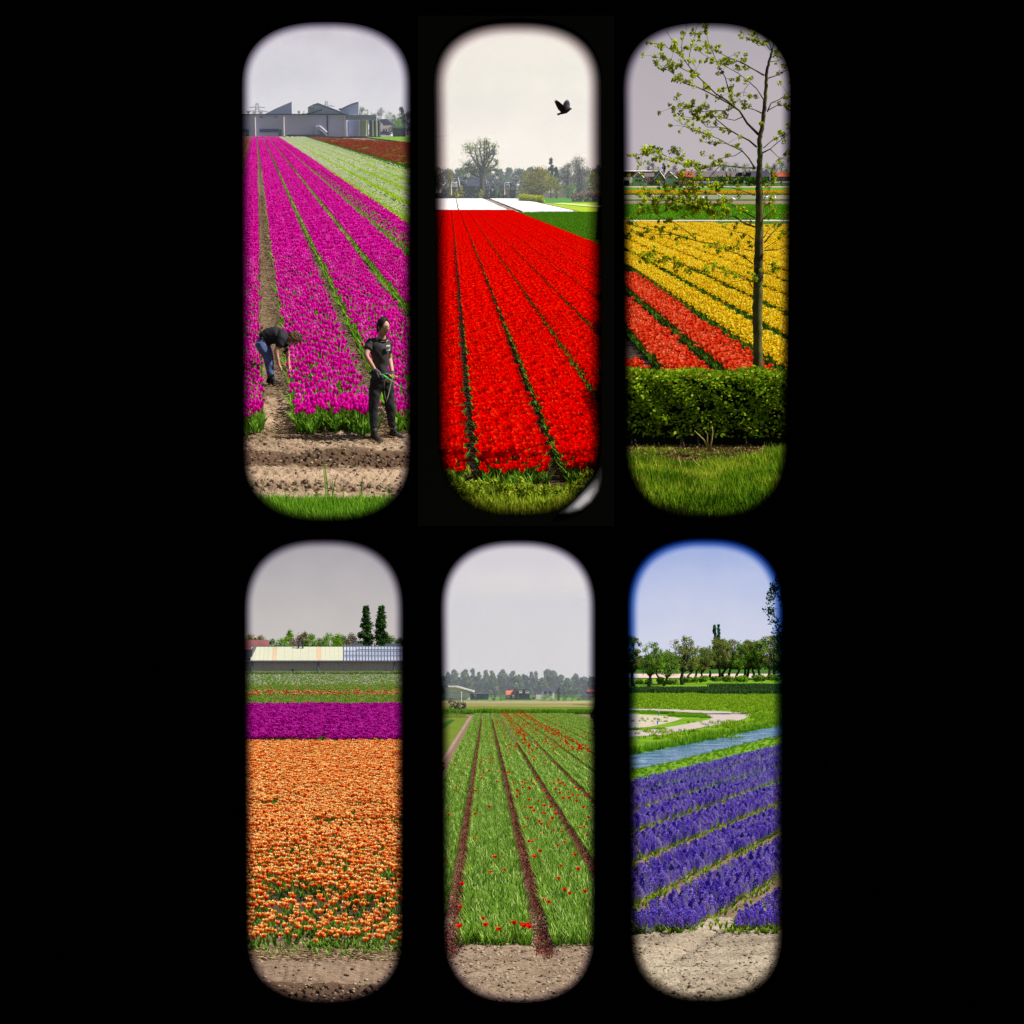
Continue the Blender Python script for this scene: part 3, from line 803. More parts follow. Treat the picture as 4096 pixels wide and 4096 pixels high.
# individual tulips standing at the near ends of the beds
TUL1 = [soup_obj('tulip', t, [MAGENTA, G_LEAF], link=False) for t in tu_near]
def singles(site, base, mats, pts, label, group, cat='tulip', sc=(.85, 1.15), name='tulip', tilt=.08):
    g = random.Random(len(pts))
    for (x, y, z) in pts:
        if not site.lim[0] < site.u(x, y, z) < site.lim[1]: continue
        o = bpy.data.objects.new(name, g.choice(base).data); col.objects.link(o)
        rot = Matrix.Rotation(g.uniform(0, 6.28), 4, 'Z') @ Matrix.Rotation(g.gauss(0, tilt), 4, 'X')
        site.place(o, (x, y, z), 0, g.uniform(*sc), rot); tag(o, label, cat, group)
_g = random.Random(4); pts = []
for i in range(190):
    x = _g.uniform(X1(.066) + BW * .12, X1(.066) + BW * .94)
    e = 0.5 + .5 * math.sin(x * 5.3) * math.sin(x * 11 + 1)
    y = _g.uniform(27.35 + .55 * e, 28.75); pts.append((x + M1S * y, y, 0.02))
singles(S1, TUL1, None, pts, 'magenta tulip at the near end of the bed between the two workers', 'magenta tulips at the near end of the bed', name='magenta_tulip')
pts = [(X1(-.296) + BW * _g.uniform(.4, .78) + M1S * 27.7, _g.uniform(27.3, 28.2), 0.02) for i in range(40)]
singles(S1, TUL1, None, pts, 'magenta tulip at the near end of the leftmost magenta bed', 'magenta tulips at the end of the leftmost bed', name='magenta_tulip')
pts = [(X1(.428) + BW * _g.uniform(.12, .9) + M1S * 27.7, _g.uniform(27.5, 28.2), 0.02) for i in range(40)]
singles(S1, TUL1, None, pts, 'magenta tulip at the bed end behind the standing worker', 'magenta tulips behind the standing worker', name='magenta_tulip')
# grass at the very front
GRASS = tintmat('grass_blade', [(0, (0.06, 0.17, 0.008)), (0.5, (0.13, 0.33, 0.012)), (1, (0.30, 0.52, 0.05))], 0.35)
def grass_tuft(n, H, seed, r=.12, w=.012):
    g = random.Random(seed); s = Soup()
    for k in range(n):
        V, T, t = leafblade(H * g.uniform(.5, 1.1), w * g.uniform(.7, 1.4), g.uniform(0, .35), g.uniform(0, 6.28), 0, .4, 3)
        s.add(V + np.array([g.uniform(-r, r), g.uniform(-r, r), 0]), T, 0, t + g.uniform(-.25, .25))
    return s
gr_p = [soup_obj('grass_tuft', grass_tuft(34, .24, k), GRASS, link=False) for k in range(4)]
_g = np.random.default_rng(8); n = 1500
Y = 20.9 + 1.75 * _g.random(n) ** .8; X = ((_g.uniform(800, 1700, n)) - 2048) / FOC * Y
sc_ = np.where(Y > 22.2, .55, 1.0) * _g.uniform(.7, 1.25, n)
scatter('grass', gr_p, np.stack([X, Y, np.full(n, -.03)], 1), _g.uniform(0, 6, n), sc_, _g.integers(0, 4, n), S1, 'green grass along the near edge of the dirt track')
tall = [soup_obj('grass_stalk', grass_tuft(3, .55, 11 + k, .02, .018), GRASS, link=False) for k in range(3)]
_pp = [(1040, 1990), (1308, 1985), (1325, 1990), (1205, 2010), (1445, 1995), (1560, 1990), (1150, 2005), (1375, 2005)]
scatter('grass', tall, np.array([tuple(S1.g(u, v)) for u, v in _pp]), np.arange(8.), np.array([1.1, 1.15, .95, .7, .75, .7, .55, .5]), np.arange(8) % 3, S1, 'a few tall grass stalks standing above the short grass')
# ------------------------------------------------------------------ warehouse behind the magenta field
def corrugated(name, c, c2, scale, axis='X', strength=0.5, rough=0.6):
    m, nt, out = new_mat(name)
    t = nt.nodes.new('ShaderNodeTexCoord'); w = nt.nodes.new('ShaderNodeTexWave')
    w.wave_type = 'BANDS'; w.bands_direction = axis
    w.inputs['Scale'].default_value = scale
    nt.links.new(t.outputs['Object'], w.inputs['Vector'])
    n = noise(nt, 0.15, 4)
    cc = ramp(nt, [(0.3, c), (0.75, c2)], n)
    principled(nt, out, cc, rough, 0.3, w.outputs['Fac'], strength, 0.15)
    return m
WALLG = corrugated('grey_cladding', (0.44, 0.47, 0.66), (0.53, 0.55, 0.73), 0.35)
WALLP = solid('pale_cladding', (0.54, 0.55, 0.74), 0.7, 0.2, 0.08, 0.1)
FASC = solid('grey_fascia', (0.26, 0.28, 0.38), 0.6, 0.3, 0.1, 0.1)
TEAL = solid('dark_teal_trim', (0.01, 0.06, 0.07), 0.5, 0.3)
WHITEP = solid('white_paint', (0.84, 0.75, 0.76), 0.5, 0.3, 0.08, 1.0)
BLUEP = solid('blue_paint', (0.01, 0.10, 0.55), 0.4, 0.4)
GREEND = solid('green_paint', (0.0, 0.11, 0.06), 0.5, 0.3)
CREAMW = solid('cream_wall', (0.62, 0.60, 0.38), 0.8, 0.1, 0.08, 0.2)
DARKG = solid('dark_grey', (0.03, 0.033, 0.04), 0.6, 0.3)
gl, _nt, _o = new_mat('window_glass')
principled(_nt, _o, (0.02, 0.025, 0.035), 0.12, 0.6)
GLASS = gl
D1 = 560.0
def W1(x, y, d=D1):
    """point on the warehouse plane from coordinates on the enlarged view"""
    return S1.at(960 + .3623 * x, 380 + .3623 * y, d)
gz = 0.0
wl, wr = W1(-700, 455).x, W1(1168, 455).x
top = W1(600, 219).z
org = Vector(((wl + wr) / 2, D1, 0))
wh = thing(S1, 'warehouse', 'long grey corrugated warehouse with saw-tooth roof gables behind the magenta field', 'warehouse', org)
mb = MB(org); mb.box(wl, wr, D1, D1 + 30, 0, top); mb.build('wall', WALLG, wh)
mb = MB(org); mb.box(wl, wr + .3, D1 - .5, D1 + 30.2, top + .01, top + .28); mb.build('roof_trim', TEAL, wh)
def gable(name, pl, mat, y0=2, y1=3.4):
    m = MB(org); m.prism([(W1(x, y).x, W1(x, y).z) for x, y in pl], D1 + y0, D1 + y1); return m.build(name, mat, wh)
gable('gable', [(250, 217), (563, 217), (563, 72), (400, 142), (380, 150)], WALLP)
g2 = gable('gable', [(715, 217), (1175, 217), (850, 93), (795, 110), (795, 122), (738, 142), (738, 207)], solid('mauve_cladding', (0.55, 0.49, 0.58), .7, .2, .08, .1), 3, 4.4)
gable('gable', [(1055, 217), (1285, 217), (1285, 76), (1225, 92), (1085, 158)], WALLP, 8, 9.4)
def edge(pl, w, mat, name='roof_edge', dy=1.8):
    m = MB(org); m.tube([tuple(W1(x, y) + Vector((0, dy, 0))) for x, y in pl], w, 4); return m.build(name, mat, wh)
edge([(848, 92), (1180, 217)], .2, TEAL, dy=2.8)
edge([(848, 92), (795, 110), (738, 142)], .15, DARKG, dy=2.8)
edge([(700, 217), (800, 190), (900, 160)], .22, TEAL, dy=1.5)
edge([(1085, 156), (1200, 100), (1285, 76)], .15, DARKG, dy=7.7)
edge([(820, 115), (820, 165)], .09, FASC, 'mast', 2); edge([(800, 150), (845, 150)], .09, FASC, 'mast', 2)
m = MB(org); a, b = W1(1058, 165), W1(1082, 145); m.box(a.x, b.x, D1 + 10, D1 + 13, a.z, b.z); m.build('roof_vent', DARKG, wh)
for x in (175, 490):                                               # white downpipes
    m = MB(org); a = W1(x, 448); b = W1(x, 244)
    m.tube([(a.x, D1 - .8, 0), (a.x, D1 - .8, b.z * .97)], .2, 8); m.tube([(a.x, D1 - .8, b.z * .97), (a.x, D1 - .8, b.z)], .32, 8)
    m.build('downpipe', WHITEP, wh)
for x in (967, 1163):
    m = MB(org); a = W1(x, 448); m.box(a.x - .2, a.x + .2, D1 - .25, D1 - .01, 0, top - .02); m.build('panel_joint', DARKG if x < 1000 else WHITEP, wh)
for x in (233, 400):
    m = MB(org); a = W1(x, 244); m.box(a.x - .5, a.x + .5, D1 - .3, D1 - .01, a.z - .1, a.z + .1); m.build('vent', DARKG, wh)
def framed(parent, o, name, x0, x1, z0, z1, y, fm, cols=2, fr=.25, pane=GLASS, rows=1):
    """window: frame bars standing proud of the wall, panes set back"""
    m = MB(o)
    m.box(x0, x1, y - .22, y - .01, z0 - fr, z0); m.box(x0, x1, y - .22, y - .01, z1, z1 + fr)
    m.box(x0 - fr, x0, y - .22, y - .01, z0 - fr, z1 + fr); m.box(x1, x1 + fr, y - .22, y - .01, z0 - fr, z1 + fr)
    for k in range(1, cols):
        x = x0 + (x1 - x0) * k / cols; m.box(x - fr * .45, x + fr * .45, y - .18, y - .012, z0, z1)
    for k in range(1, rows):
        z = z0 + (z1 - z0) * k / rows; m.box(x0, x1, y - .16, y - .014, z - fr * .3, z + fr * .3)
    w = m.build(name, fm, parent)
    m = MB(o); m.box(x0, x1, y - .06, y - .005, z0, z1); m.build('pane', pane, w)
    return w
a, b = W1(222, 406), W1(418, 380)
framed(wh, org, 'window', a.x, b.x, a.z, b.z, D1, BLUEP, 3, .16)
a, b = W1(16, 405), W1(60, 382)
framed(wh, org, 'window', a.x, b.x, a.z, b.z, D1, DARKG, 1, .2)
for x0, x1 in ((65, 98), (427, 456)):
    m = MB(org); a, b = W1(x0, 450), W1(x1, 379); m.box(a.x, b.x, D1 - .3, D1 - .01, 0, b.z); m.build('door', GREEND, wh)
# outside stair
m = MB(org); st = [(850, 380), (885, 378), (965, 440)]
for k in range(9):
    x0 = W1(890 + k * 8.5, 440); h = W1(0, 382 + k * 6.6).z
    m.box(x0.x, W1(898.5 + k * 8.5, 440).x, D1 - 3, D1 - .6, max(0, h - .35), h)
m.box(W1(850, 440).x, W1(890, 440).x, D1 - 3, D1 - .6, 0, W1(0, 378).z)
m.build('stair', FASC, wh)
m = MB(org)
for dy in (-3.1, -.7):
    m.tube([tuple(W1(852, 344) + Vector((0, dy, 0))), tuple(W1(890, 342) + Vector((0, dy, 0))), tuple(W1(968, 410) + Vector((0, dy, 0)))], .1, 5)
    m.tube([tuple(W1(852, 344) + Vector((0, dy, 0))), tuple(W1(852, 440) + Vector((0, dy, 0)))], .08, 5)
m.build('handrail', WHITEP, wh)
# open wing on the right: fascia, columns, back wall
x0, x1 = W1(1170, 0).x, W1(1503, 0).x
m = MB(org); m.box(x0, x1, D1 - .6, D1 + 3, W1(0, 277).z, W1(0, 219).z - .02); m.build('canopy', FASC, wh)
m = MB(org); m.box(x0, W1(1330, 0).x, D1 + 6, D1 + 12, 0, W1(0, 277).z - .02); m.build('wing_wall', WALLG, wh)
m = MB(org); m.prism([(W1(1318, 440).x, 0.0), (W1(1385, 440).x, 0.0), (W1(1385, 277).x, W1(0, 277).z - .03), (W1(1330, 277).x, W1(0, 277).z - .03)], D1 + 3, D1 + 5.8); m.build('wing_wall', CREAMW, wh)
m = MB(org); m.box(W1(1386, 0).x, W1(1500, 0).x, D1 + 12, D1 + 18, 0, W1(0, 277).z - .02); m.build('wing_wall', DARKG, wh)
for x in (1310, 1400, 1463, 1503):
    m = MB(org); q = W1(x, 0).x; m.box(q - .2, q + .2, D1 - .55, D1 + .3, 0, W1(0, 278).z); m.build('column', WHITEP if x > 1400 else WALLP, wh)
# low clutter along the base
m = MB((W1(700, 0).x, D1 - 8, 0))
_g = random.Random(2)
for k in range(46):
    x = W1(-20 + k * 33, 0).x; m.box(x, x + _g.uniform(2.4, 4.6), D1 - 8 + _g.uniform(-.5, .5), D1 - 6, 0, _g.uniform(.25, .5) + (.5 if k in (17, 18, 22, 24) else 0))
o = m.build('stacked_boards', DARKG); S1.place(o, (W1(700, 0).x, D1 - 8, 0)); tag(o, 'low dark bank of stacked boards along the foot of the warehouse', 'boards', kind='stuff')
# lattice pylons far behind
def pylon(u, vt, vb, label, d=1050, sc=1.0):
    b_ = S1.at(u, 487 + 4.65 * FOC / d, d); t_ = S1.at(u, vt, d); H = t_.z
    r = thing(S1, 'pylon', label, 'pylon', (b_.x, d, 0)); m = MB()
    for sx in (-1, 1):
        for sy in (-1, 1): m.tube([(sx * 2.6, sy * 2.6, 0), (sx * .5, sy * .5, H)], .16, 4)
    for k in range(7):
        z0, z1_ = H * k / 7, H * (k + 1) / 7; w0, w1_ = 2.6 - 2.1 * k / 7, 2.6 - 2.1 * (k + 1) / 7
        m.tube([(-w0, -w0, z0), (w1_, -w1_, z1_)], .1, 4); m.tube([(w0, w0, z0), (-w1_, w1_, z1_)], .1, 4)
    m.build('tower', FASC, r)
    for f, w in ((.82, 4.6), (.68, 6.4)):
        c = MB(); c.tube([(-w, 0, H * f), (0, 0, H * f + .9), (w, 0, H * f)], .15, 4); c.tube([(-w, 0, H * f), (w, 0, H * f)], .12, 4); c.build('crossarm', FASC, r)
    return r
pylon(1031, 411, 0, 'faint lattice pylon above the left end of the warehouse')
pylon(1308, 404, 0, 'faint lattice pylon between the warehouse gables')
# trees behind and beside
FAR_GREEN = tintmat('far_tree_leaf', [(0, (0.07, 0.12, 0.035)), (0.5, (0.15, 0.24, 0.06)), (1, (0.28, 0.40, 0.11))], 0.3)
FAR_OLIVE = tintmat('olive_leaf', [(0, (0.10, 0.09, 0.02)), (0.5, (0.22, 0.19, 0.04)), (1, (0.38, 0.33, 0.08))], 0.3)
DEEP = tintmat('deep_green_leaf', [(0, (0.012, 0.035, 0.012)), (0.5, (0.03, 0.075, 0.02)), (1, (0.07, 0.15, 0.035))], 0.2)
LIME = tintmat('lime_leaf', [(0, (0.08, 0.20, 0.01)), (0.5, (0.18, 0.38, 0.015)), (1, (0.36, 0.55, 0.05))], 0.35)
def tree_px(site, name, label, u, vt, vb, wpx, d, leafm, seed, **kw):
    b_ = site.at(u, vb, d); t_ = site.at(u, vt, d)
    H = t_.z - b_.z; W_ = wpx / FOC * d
    kw.setdefault('leaf', H * .016)
    return tree(site, name, label, b_, H, W_, leafm, kw.pop('barkm', BARK), seed=seed, **kw)
tp = lambda x, y: (960 + .3623 * x, 380 + .3623 * y)
for i, (x, yt, w, mt, lab) in enumerate([(90, 172, 90, FAR_GREEN, 'small hazy tree left of the first pylon'), (160, 180, 70, FAR_OLIVE, 'olive hazy tree behind the first pylon'), (240, 172, 130, FAR_OLIVE, 'wide olive tree behind the left gable'),
        (650, 165, 90, FAR_GREEN, 'hazy tree just right of the left gable'), (710, 175, 60, FAR_GREEN, 'hazy tree left of the middle gable'), (1340, 120, 150, FAR_GREEN, 'tall hazy tree right of the right gable'),
        (1400, 150, 90, FAR_GREEN, 'hazy tree above the open wing'), (1470, 185, 90, FAR_OLIVE, 'lower hazy tree behind the canopy end'), (1560, 135, 130, FAR_GREEN, 'rounded hazy tree behind the dark roofed house'), (1655, 175, 130, LIME, 'green tree behind the conifer')]):
    u, vt = tp(x, yt)
    tree_px(S1, 'broadleaf_tree', lab, u, vt, 487 + 4.65 * FOC / 900, w * .3623, 900 - i * 9, mt, 30 + i, clum=26, per=46, group='hazy trees behind the warehouse')
u, vt = tp(1785, 128); tree_px(S1, 'conifer_tree', 'dark pointed conifer at the right end of the warehouse', u, vt, 541, 50, 600, DEEP, 50, shape='cone', clum=50, per=60)
u, vt = tp(1750, 250); tree_px(S1, 'broadleaf_tree', 'bright green bushy tree in front of the conifer', u, vt, 543, 52, 575, LIME, 51, clum=40, per=70, trunk=.12)
u, vt = tp(1850, 165); tree_px(S1, 'broadleaf_tree', 'dark tree at the right edge beyond the shed', u, vt, 541, 70, 610, DEEP, 52, clum=40, per=70, trunk=.15)
u, vt = tp(1700, 215); tree_px(S1, 'broadleaf_tree', 'dark green tree left of the conifer', u, vt, 541, 36, 620, DEEP, 53, clum=34, per=60, trunk=.15)
u, vt = tp(1525, 245); tree_px(S1, 'broadleaf_tree', 'slender green tree beside the last canopy column', u, vt, 541, 16, 580, LIME, 54, clum=20, per=50, trunk=.2)
# house, cars and shed at the right end
def house(site, o, label, pl_wall, name='house'):
    pass
hx0, hx1 = tp(1555, 0)[0], tp(1668, 0)[0]
d = 640; A = S1.at(hx0, 541, d); B = S1.at(hx1, 541, d); ro = S1.at(hx0, tp(0, 262)[1], d).z; ea = S1.at(hx0, tp(0, 300)[1], d).z
hs = thing(S1, 'house', 'dark roofed house with a white gable behind the parked cars', 'house', (A.x, d, 0))
m = MB((A.x, d, 0)); m.box(A.x, B.x, d, d + 9, 0, ea * .8); m.build('wall', WHITEP, hs)
m = MB((A.x, d, 0)); m.add([(A.x - .5, d - 1, ro * .96), (A.x + 2, d - 1, ro), (B.x, d - 1, ea), (B.x + 1, d - 1, ea * .8), (A.x - .5, d + 10, ro * .96), (A.x + 2, d + 10, ro), (B.x, d + 10, ea), (B.x + 1, d + 10, ea * .8), (A.x + 1, d - 1, ea * .75), (A.x + 1, d + 10, ea * .75)],
      [(0, 8, 3, 2, 1), (4, 5, 6, 7, 9), (0, 1, 5, 4), (1, 2, 6, 5), (2, 3, 7, 6), (3, 8, 9, 7), (8, 0, 4, 9)]); m.build('roof', solid('slate_roof', (0.06, 0.07, 0.11), .7, .2, .2, .5), hs)
for k in range(3):
    x = A.x + (B.x - A.x) * (.2 + .27 * k); framed(hs, Vector((A.x, d, 0)), 'window', x, x + 1.5, .8, 2.2, d, WHITEP, 2, .15)
CARW = solid('white_car_paint', (0.75, 0.76, 0.78), .25, .5, .02); CARD = solid('dark_car_paint', (0.03, 0.035, 0.06), .25, .5, .02); TYRE = solid('tyre_rubber', (0.02, 0.02, 0.02), .9, .1)
def car(site, loc, rz, paint, label, sc=1.0):
    r = thing(site, 'parked_car', label, 'car', loc, rz, 'cars parked beyond the warehouse', sc)
    prof = [(-2.1, .35), (-2.1, .85), (-1.3, .98), (-.7, 1.42), (.7, 1.46), (1.5, .98), (2.15, .85), (2.15, .35)]
    m = MB(); m.prism(prof, -.85, .85); m.build('body', paint, r)
    m = MB(); m.prism([(-1.15, .98), (-.65, 1.36), (.62, 1.38), (1.3, .98)], -.87, -.855); m.build('side_window', GLASS, r)
    for x in (-1.35, 1.35):
        for y in (-.84, .66):
            m = MB(); m.tube([(x, y, .33), (x, y + .2, .33)], .33, 12); m.build('wheel', TYRE, r)
    return r
a = S1.g(tp(1558, 0)[0], 541); car(S1, (a.x, 590, .3), 0, CARW, 'white parked car beside the end of the warehouse')
a = S1.at(tp(1590, 0)[0], 530, 606); car(S1, (a.x, 606, .3), .1, CARD, 'dark parked car behind the white one')
a = S1.at(tp(1665, 0)[0], 530, 615); car(S1, (a.x, 615, .3), 0, CARW, 'small white parked car in front of the house')
A, B = S1.at(tp(1688, 0)[0], 541, 570), S1.at(tp(1822, 0)[0], 541, 570); tz = S1.at(tp(1688, 0)[0], tp(0, 368)[1], 570).z
sh = thing(S1, 'shed', 'dark low shed at the right end of the warehouse', 'shed', (A.x, 570, 0))
m = MB((A.x, 570, 0)); m.box(A.x, B.x, 570, 576, 0, tz); m.build('wall', DARKG, sh)
m = MB((A.x, 570, 0)); m.box(A.x - .4, B.x + .4, 569.6, 576.4, tz + .01, tz + .5); m.build('roof', FASC, sh)
sheet(S1, 'paved_yard', [(A.x - 22, 577), (B.x + 8, 577), (B.x + 12, 640), (A.x - 22, 640)], solid('pale_paving', (.45, .4, .36), .9, .1), .05)
# ================================================================== upper middle: red tulips, covered beds, houses, crow
sky_for(S2, 1250, 1690, 2450, -120, 800, [(0.0, lin(252, 240, 222)), (0.25, lin(250, 239, 220)), (0.5, lin(226, 220, 205)), (0.8, lin(220, 212, 202))], 1.3)
m2 = S2.ray(1802, 743)[0] / S2.ray(1802, 743)[1]
X2 = lambda s: s * (S2.h - .34)
BW2 = .31 * (S2.h - .34)
sheet(S2, 'ground', strip_pts(S2, 1690, 2450, 24, 1400), SOIL_DARK, -0.02)
RED = tintmat('red_petal', [(0, (0.35, 0.0, 0.0)), (0.35, (0.88, 0.0, 0.0)), (0.85, (1.0, 0.002, 0.0)), (1, (1.0, 0.03, 0.005))], 0.3)
GOLD = tintmat('golden_petal', [(0, (0.8, 0.25, 0.0)), (1, (1.0, 0.6, 0.03))], 0.3)
rd = [tulip_soup(0.36, True, 0.045, 0.06, 4, 6, o, k) for k, o in enumerate((1.15, 1.3, 1.0))]
rdm = [tulip_soup(0.36, True, 0.055, 0.06, 1, 5, 1.2, 3)]
fw2 = BW2 * .80
def gold(base, k):
    g = np.random.default_rng(k)
    def f(L, W, n, z=.35, r=.03):
        s = Soup(); V, T, t = cup(r, .05, 4)
        s.add(*spread((V, T, np.full(len(T), 2), t), np.stack([g.uniform(-W / 2, W / 2, n), g.uniform(-L / 2, L / 2, n), np.full(n, z)], 1), g.uniform(0, 6, n), np.full(n, 1.), g.normal(0, .2, n)))
        e = max(2, int(n * 1.1))
        s.add(*spread((V, T, np.full(len(T), 2), t), np.stack([W / 2 * np.where(g.random(e) < .5, 1, -1) + g.normal(0, .03, e), g.uniform(-L / 2, L / 2, e), np.full(e, z - .1)], 1), g.uniform(0, 6, e), np.full(e, 1.), g.normal(0, .2, e)))
        return s.arr()
    return f
def redtile(L, W, dens, bases, k, ng, leafb, gr=.026):
    s = tile(L, W, dens, bases, None, .985, k, leafbase=leafb, tv=.2)
    s.add(*gold(None, k)(L, W, ng, .34, gr)); return s
redn = protos('red_tulips_near', 4, lambda k: redtile(1.0, fw2 / 3, 125, rd, 200 + k, 2, lf_near, .013), [RED, G_LEAF, GOLD])
redm = protos('red_tulips_mid', 3, lambda k: redtile(2.0, fw2 / 2, 120, rdm, 210 + k, 4, lf_mid, .016), [RED, G_LEAF, GOLD])
redf = protos('red_tulips_far', 3, lambda k: tile(6.0, fw2, 70, [tulip_soup(0.36, True, 0.07, 0.06, 0, 5, 1.2, 3)], None, 1, 220 + k, tv=.15), [RED, G_LEAF])
names2 = ['leftmost red tulip bed', 'second red tulip bed from the left', 'third red tulip bed from the left', 'broad red tulip bed in the middle foreground', 'fifth red tulip bed from the left', 'sixth red tulip bed from the left',
          'seventh red tulip bed from the left', 'eighth red tulip bed from the left', 'ninth red tulip bed from the left', 'red tulip bed along the green field']
for k in range(-2, 8):
    s0 = .0745 + .31 * (k)
    bed(S2, 'tulip_bed', names2[k + 2], X2(s0) + BW2 * .11, X2(s0) + BW2 * .90, m2, 29.0 + .2 * math.sin(k * 2.3), 330, [(62, redn, 1.0, fw2 / 3), (150, redm, 2.0, fw2 / 2), (331, redf, 6.0, None)])
TUL2 = [soup_obj('tulip', t, [RED, G_LEAF], link=False) for t in rd]
_g = random.Random(14); pts = []
for k in range(-1, 2):
    for i in range(28):
        s = .0745 + .31 * (k + _g.uniform(.1, .9)); y = _g.uniform(28.2, 29.1); pts.append((X2(s) + m2 * y, y, 0.0))
singles(S2, TUL2, None, pts, 'red tulip at the near edge of the red field behind the leafy bushes', 'red tulips at the near edge of the red field', name='red_tulip')
# far beds: green field, white covers, path, yellow green fields
GREENF = groundmat('green_crop', [(0.3, (0.03, 0.12, 0.005)), (0.55, (0.07, 0.24, 0.008)), (0.8, (0.13, 0.34, 0.015))], 0.6, 7.0, .8, .1, stretch=(1, .25, 1))
grf = protos('green_crop_rows', 2, lambda k: tile(6.0, fw2, 60, [tulip_soup(0.36, False, nleaf=4, detail=4, seed=4)], None, 1, 230 + k, tv=.2), [RED, tintmat('crop_leaf', [(0, (0.03, 0.12, 0.005)), (0.5, (0.08, 0.26, 0.01)), (1, (0.18, 0.42, 0.02))], .3)])
for k in range(12):
    s0 = 2.6 + .31 * k
    bed(S2, 'crop_bed', 'green crop bed, number %d beyond the red field' % (k + 1), X2(s0) + .08, X2(s0) + BW2 * .95, m2, 90 if k < 3 else 130, 325, [(331, grf, 6.0, None)])
FLEECE = solid('white_crop_cover', (0.86, 0.85, 0.83), .8, .1, .04, .08, bump=.3)
def bumpy(name, uvs, mat, site, z=.3, label=None):
    """covered bed: a cloth sheet with slight swells, thick edge down to the soil"""
    P = [site.g(u, v) for u, v in uvs]
    m = MB(); m.slab([(p.x, p.y) for p in P], 0.0, z); o = m.build(name, mat); site.place(o)
    tag(o, label, 'crop cover'); return o
q = lambda x, y: (1700 + .3934 * x, 780 + .3934 * y)
bumpy('crop_cover', [q(-30, 165), q(333, 165), q(312, 42), q(-30, 42)], FLEECE, S2, label='white cloth covered bed left of the line of dark plants')
bumpy('crop_cover', [q(345, 165), q(838, 165), q(585, 42), q(318, 42)], FLEECE, S2, label='white cloth covered bed between the plant line and the brown path')
bumpy('crop_cover', [q(990, 180), q(1510, 174), q(1160, 92), q(980, 52), q(900, 42), q(655, 42)], FLEECE, S2, label='white cloth covered bed right of the brown path')
PATHB = solid('brown_path', (0.30, 0.21, 0.18), .95, .1, .25, .2)
sheet(S2, 'path', [S2.g(*q(842, 168)), S2.g(*q(985, 180)), S2.g(*q(652, 42)), S2.g(*q(588, 42))], PATHB, .05)
sheet(S2, 'path', [S2.g(*q(1515, 176)), S2.g(*q(1600, 176)), S2.g(*q(1190, 92)), S2.g(*q(1162, 92))], PATHB, .05)
YGF = groundmat('yellow_green_field', [(0.3, (0.20, 0.34, 0.01)), (0.55, (0.34, 0.48, 0.012)), (0.8, (0.50, 0.60, 0.04))], 0.1, 1.5, .6, .1, stretch=(.4, 1, 1))
sheet(S2, 'yellow_green_field', [S2.g(*q(1600, 178)), S2.g(*q(1910, 170)), S2.g(*q(1910, 78)), S2.g(*q(1200, 86))], YGF, .1)
sheet(S2, 'pale_green_strip', [S2.g(*q(1910, 150)), S2.g(*q(1910, 132)), S2.g(*q(1420, 86)), S2.g(*q(1260, 90))], solid('pale_green', (.50, .62, .16), .9, .1), .2)
sheet(S2, 'verge', [S2.g(*q(1180, 84)), S2.g(*q(1910, 80)), S2.g(*q(1910, 30)), S2.g(*q(-40, 20)), S2.g(*q(-40, 40)), S2.g(*q(950, 40))], GREENF, .06)
# dark plants along the cover edges
dk = [soup_obj('dark_plant', grass_tuft(14, 1.6, 60 + k, .5, .35), G_LEAF_DARK, link=False) for k in range(2)]
def line_scatter(site, name, ends, n, pro, sc, label, jit=.4, z=0.0):
    P = []; g = np.random.default_rng(n)
    for (a, b) in ends:
        A, B = site.g(*a), site.g(*b)
        for i in range(n): f = (i + g.random()) / n; P.append(tuple(A.lerp(B, f) + Vector((g.uniform(-jit, jit), g.uniform(-jit, jit), z))))
    P = np.array(P); return scatter(name, pro, P, g.uniform(0, 6, len(P)), sc * g.uniform(.5, 1.2, len(P)), g.integers(0, len(pro), len(P)), site, label)
line_scatter(S2, 'weeds', [(q(338, 165), q(313, 50)), (q(840, 166), q(588, 44)), (q(988, 178), q(655, 44)), (q(1515, 174), q(1165, 94))], 60, dk, .28, 'dark weeds along the edges of the white covers')
# hedge, lime hedge, reeds, bushes
hz = tintmat('dark_hedge_leaf', [(0, (0.03, 0.05, 0.04)), (0.5, (0.06, 0.10, 0.07)), (1, (0.13, 0.19, 0.11))], .2)  # dark bluish green of the hedge leaves
pl = [S2.g(*tp2) for tp2 in ((1700, 797), (1850, 797), (1980, 797), (2062, 797))]
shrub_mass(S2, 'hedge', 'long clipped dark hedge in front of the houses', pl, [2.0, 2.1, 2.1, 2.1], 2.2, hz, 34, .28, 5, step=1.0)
YEL = tintmat('yellow_leaf', [(0, (0.22, 0.26, 0.01)), (0.5, (0.48, 0.52, 0.01)), (1, (0.75, 0.76, 0.05))], .35)
shrub_mass(S2, 'hedge', 'bright yellow green hedge at the end of the white covers', [S2.g(2082, 806), S2.g(2125, 809), S2.g(2168, 812)], [2.2, 2.0, 1.9], 2.0, YEL, 40, .22, 6, step=.9)
REED = tintmat('dry_reed', [(0, (0.30, 0.18, 0.14)), (0.5, (0.46, 0.30, 0.25)), (1, (0.62, 0.46, 0.36))], .2)
shrub_mass(S2, 'reeds', 'pinkish brown dry reeds at the right edge below the lime tree', [S2.g(2290, 808), S2.g(2350, 808), S2.g(2440, 808)], [2.4, 3.6, 2.6], 2.5, REED, 60, .22, 7, cat='reeds', step=1.0)
tq = lambda x, y: (1720 + .3623 * x, 540 + .3623 * y)
OLIVE = tintmat('spring_olive_leaf', [(0, (0.16, 0.14, 0.015)), (0.5, (0.38, 0.34, 0.03)), (1, (0.60, 0.58, 0.06))], .3)
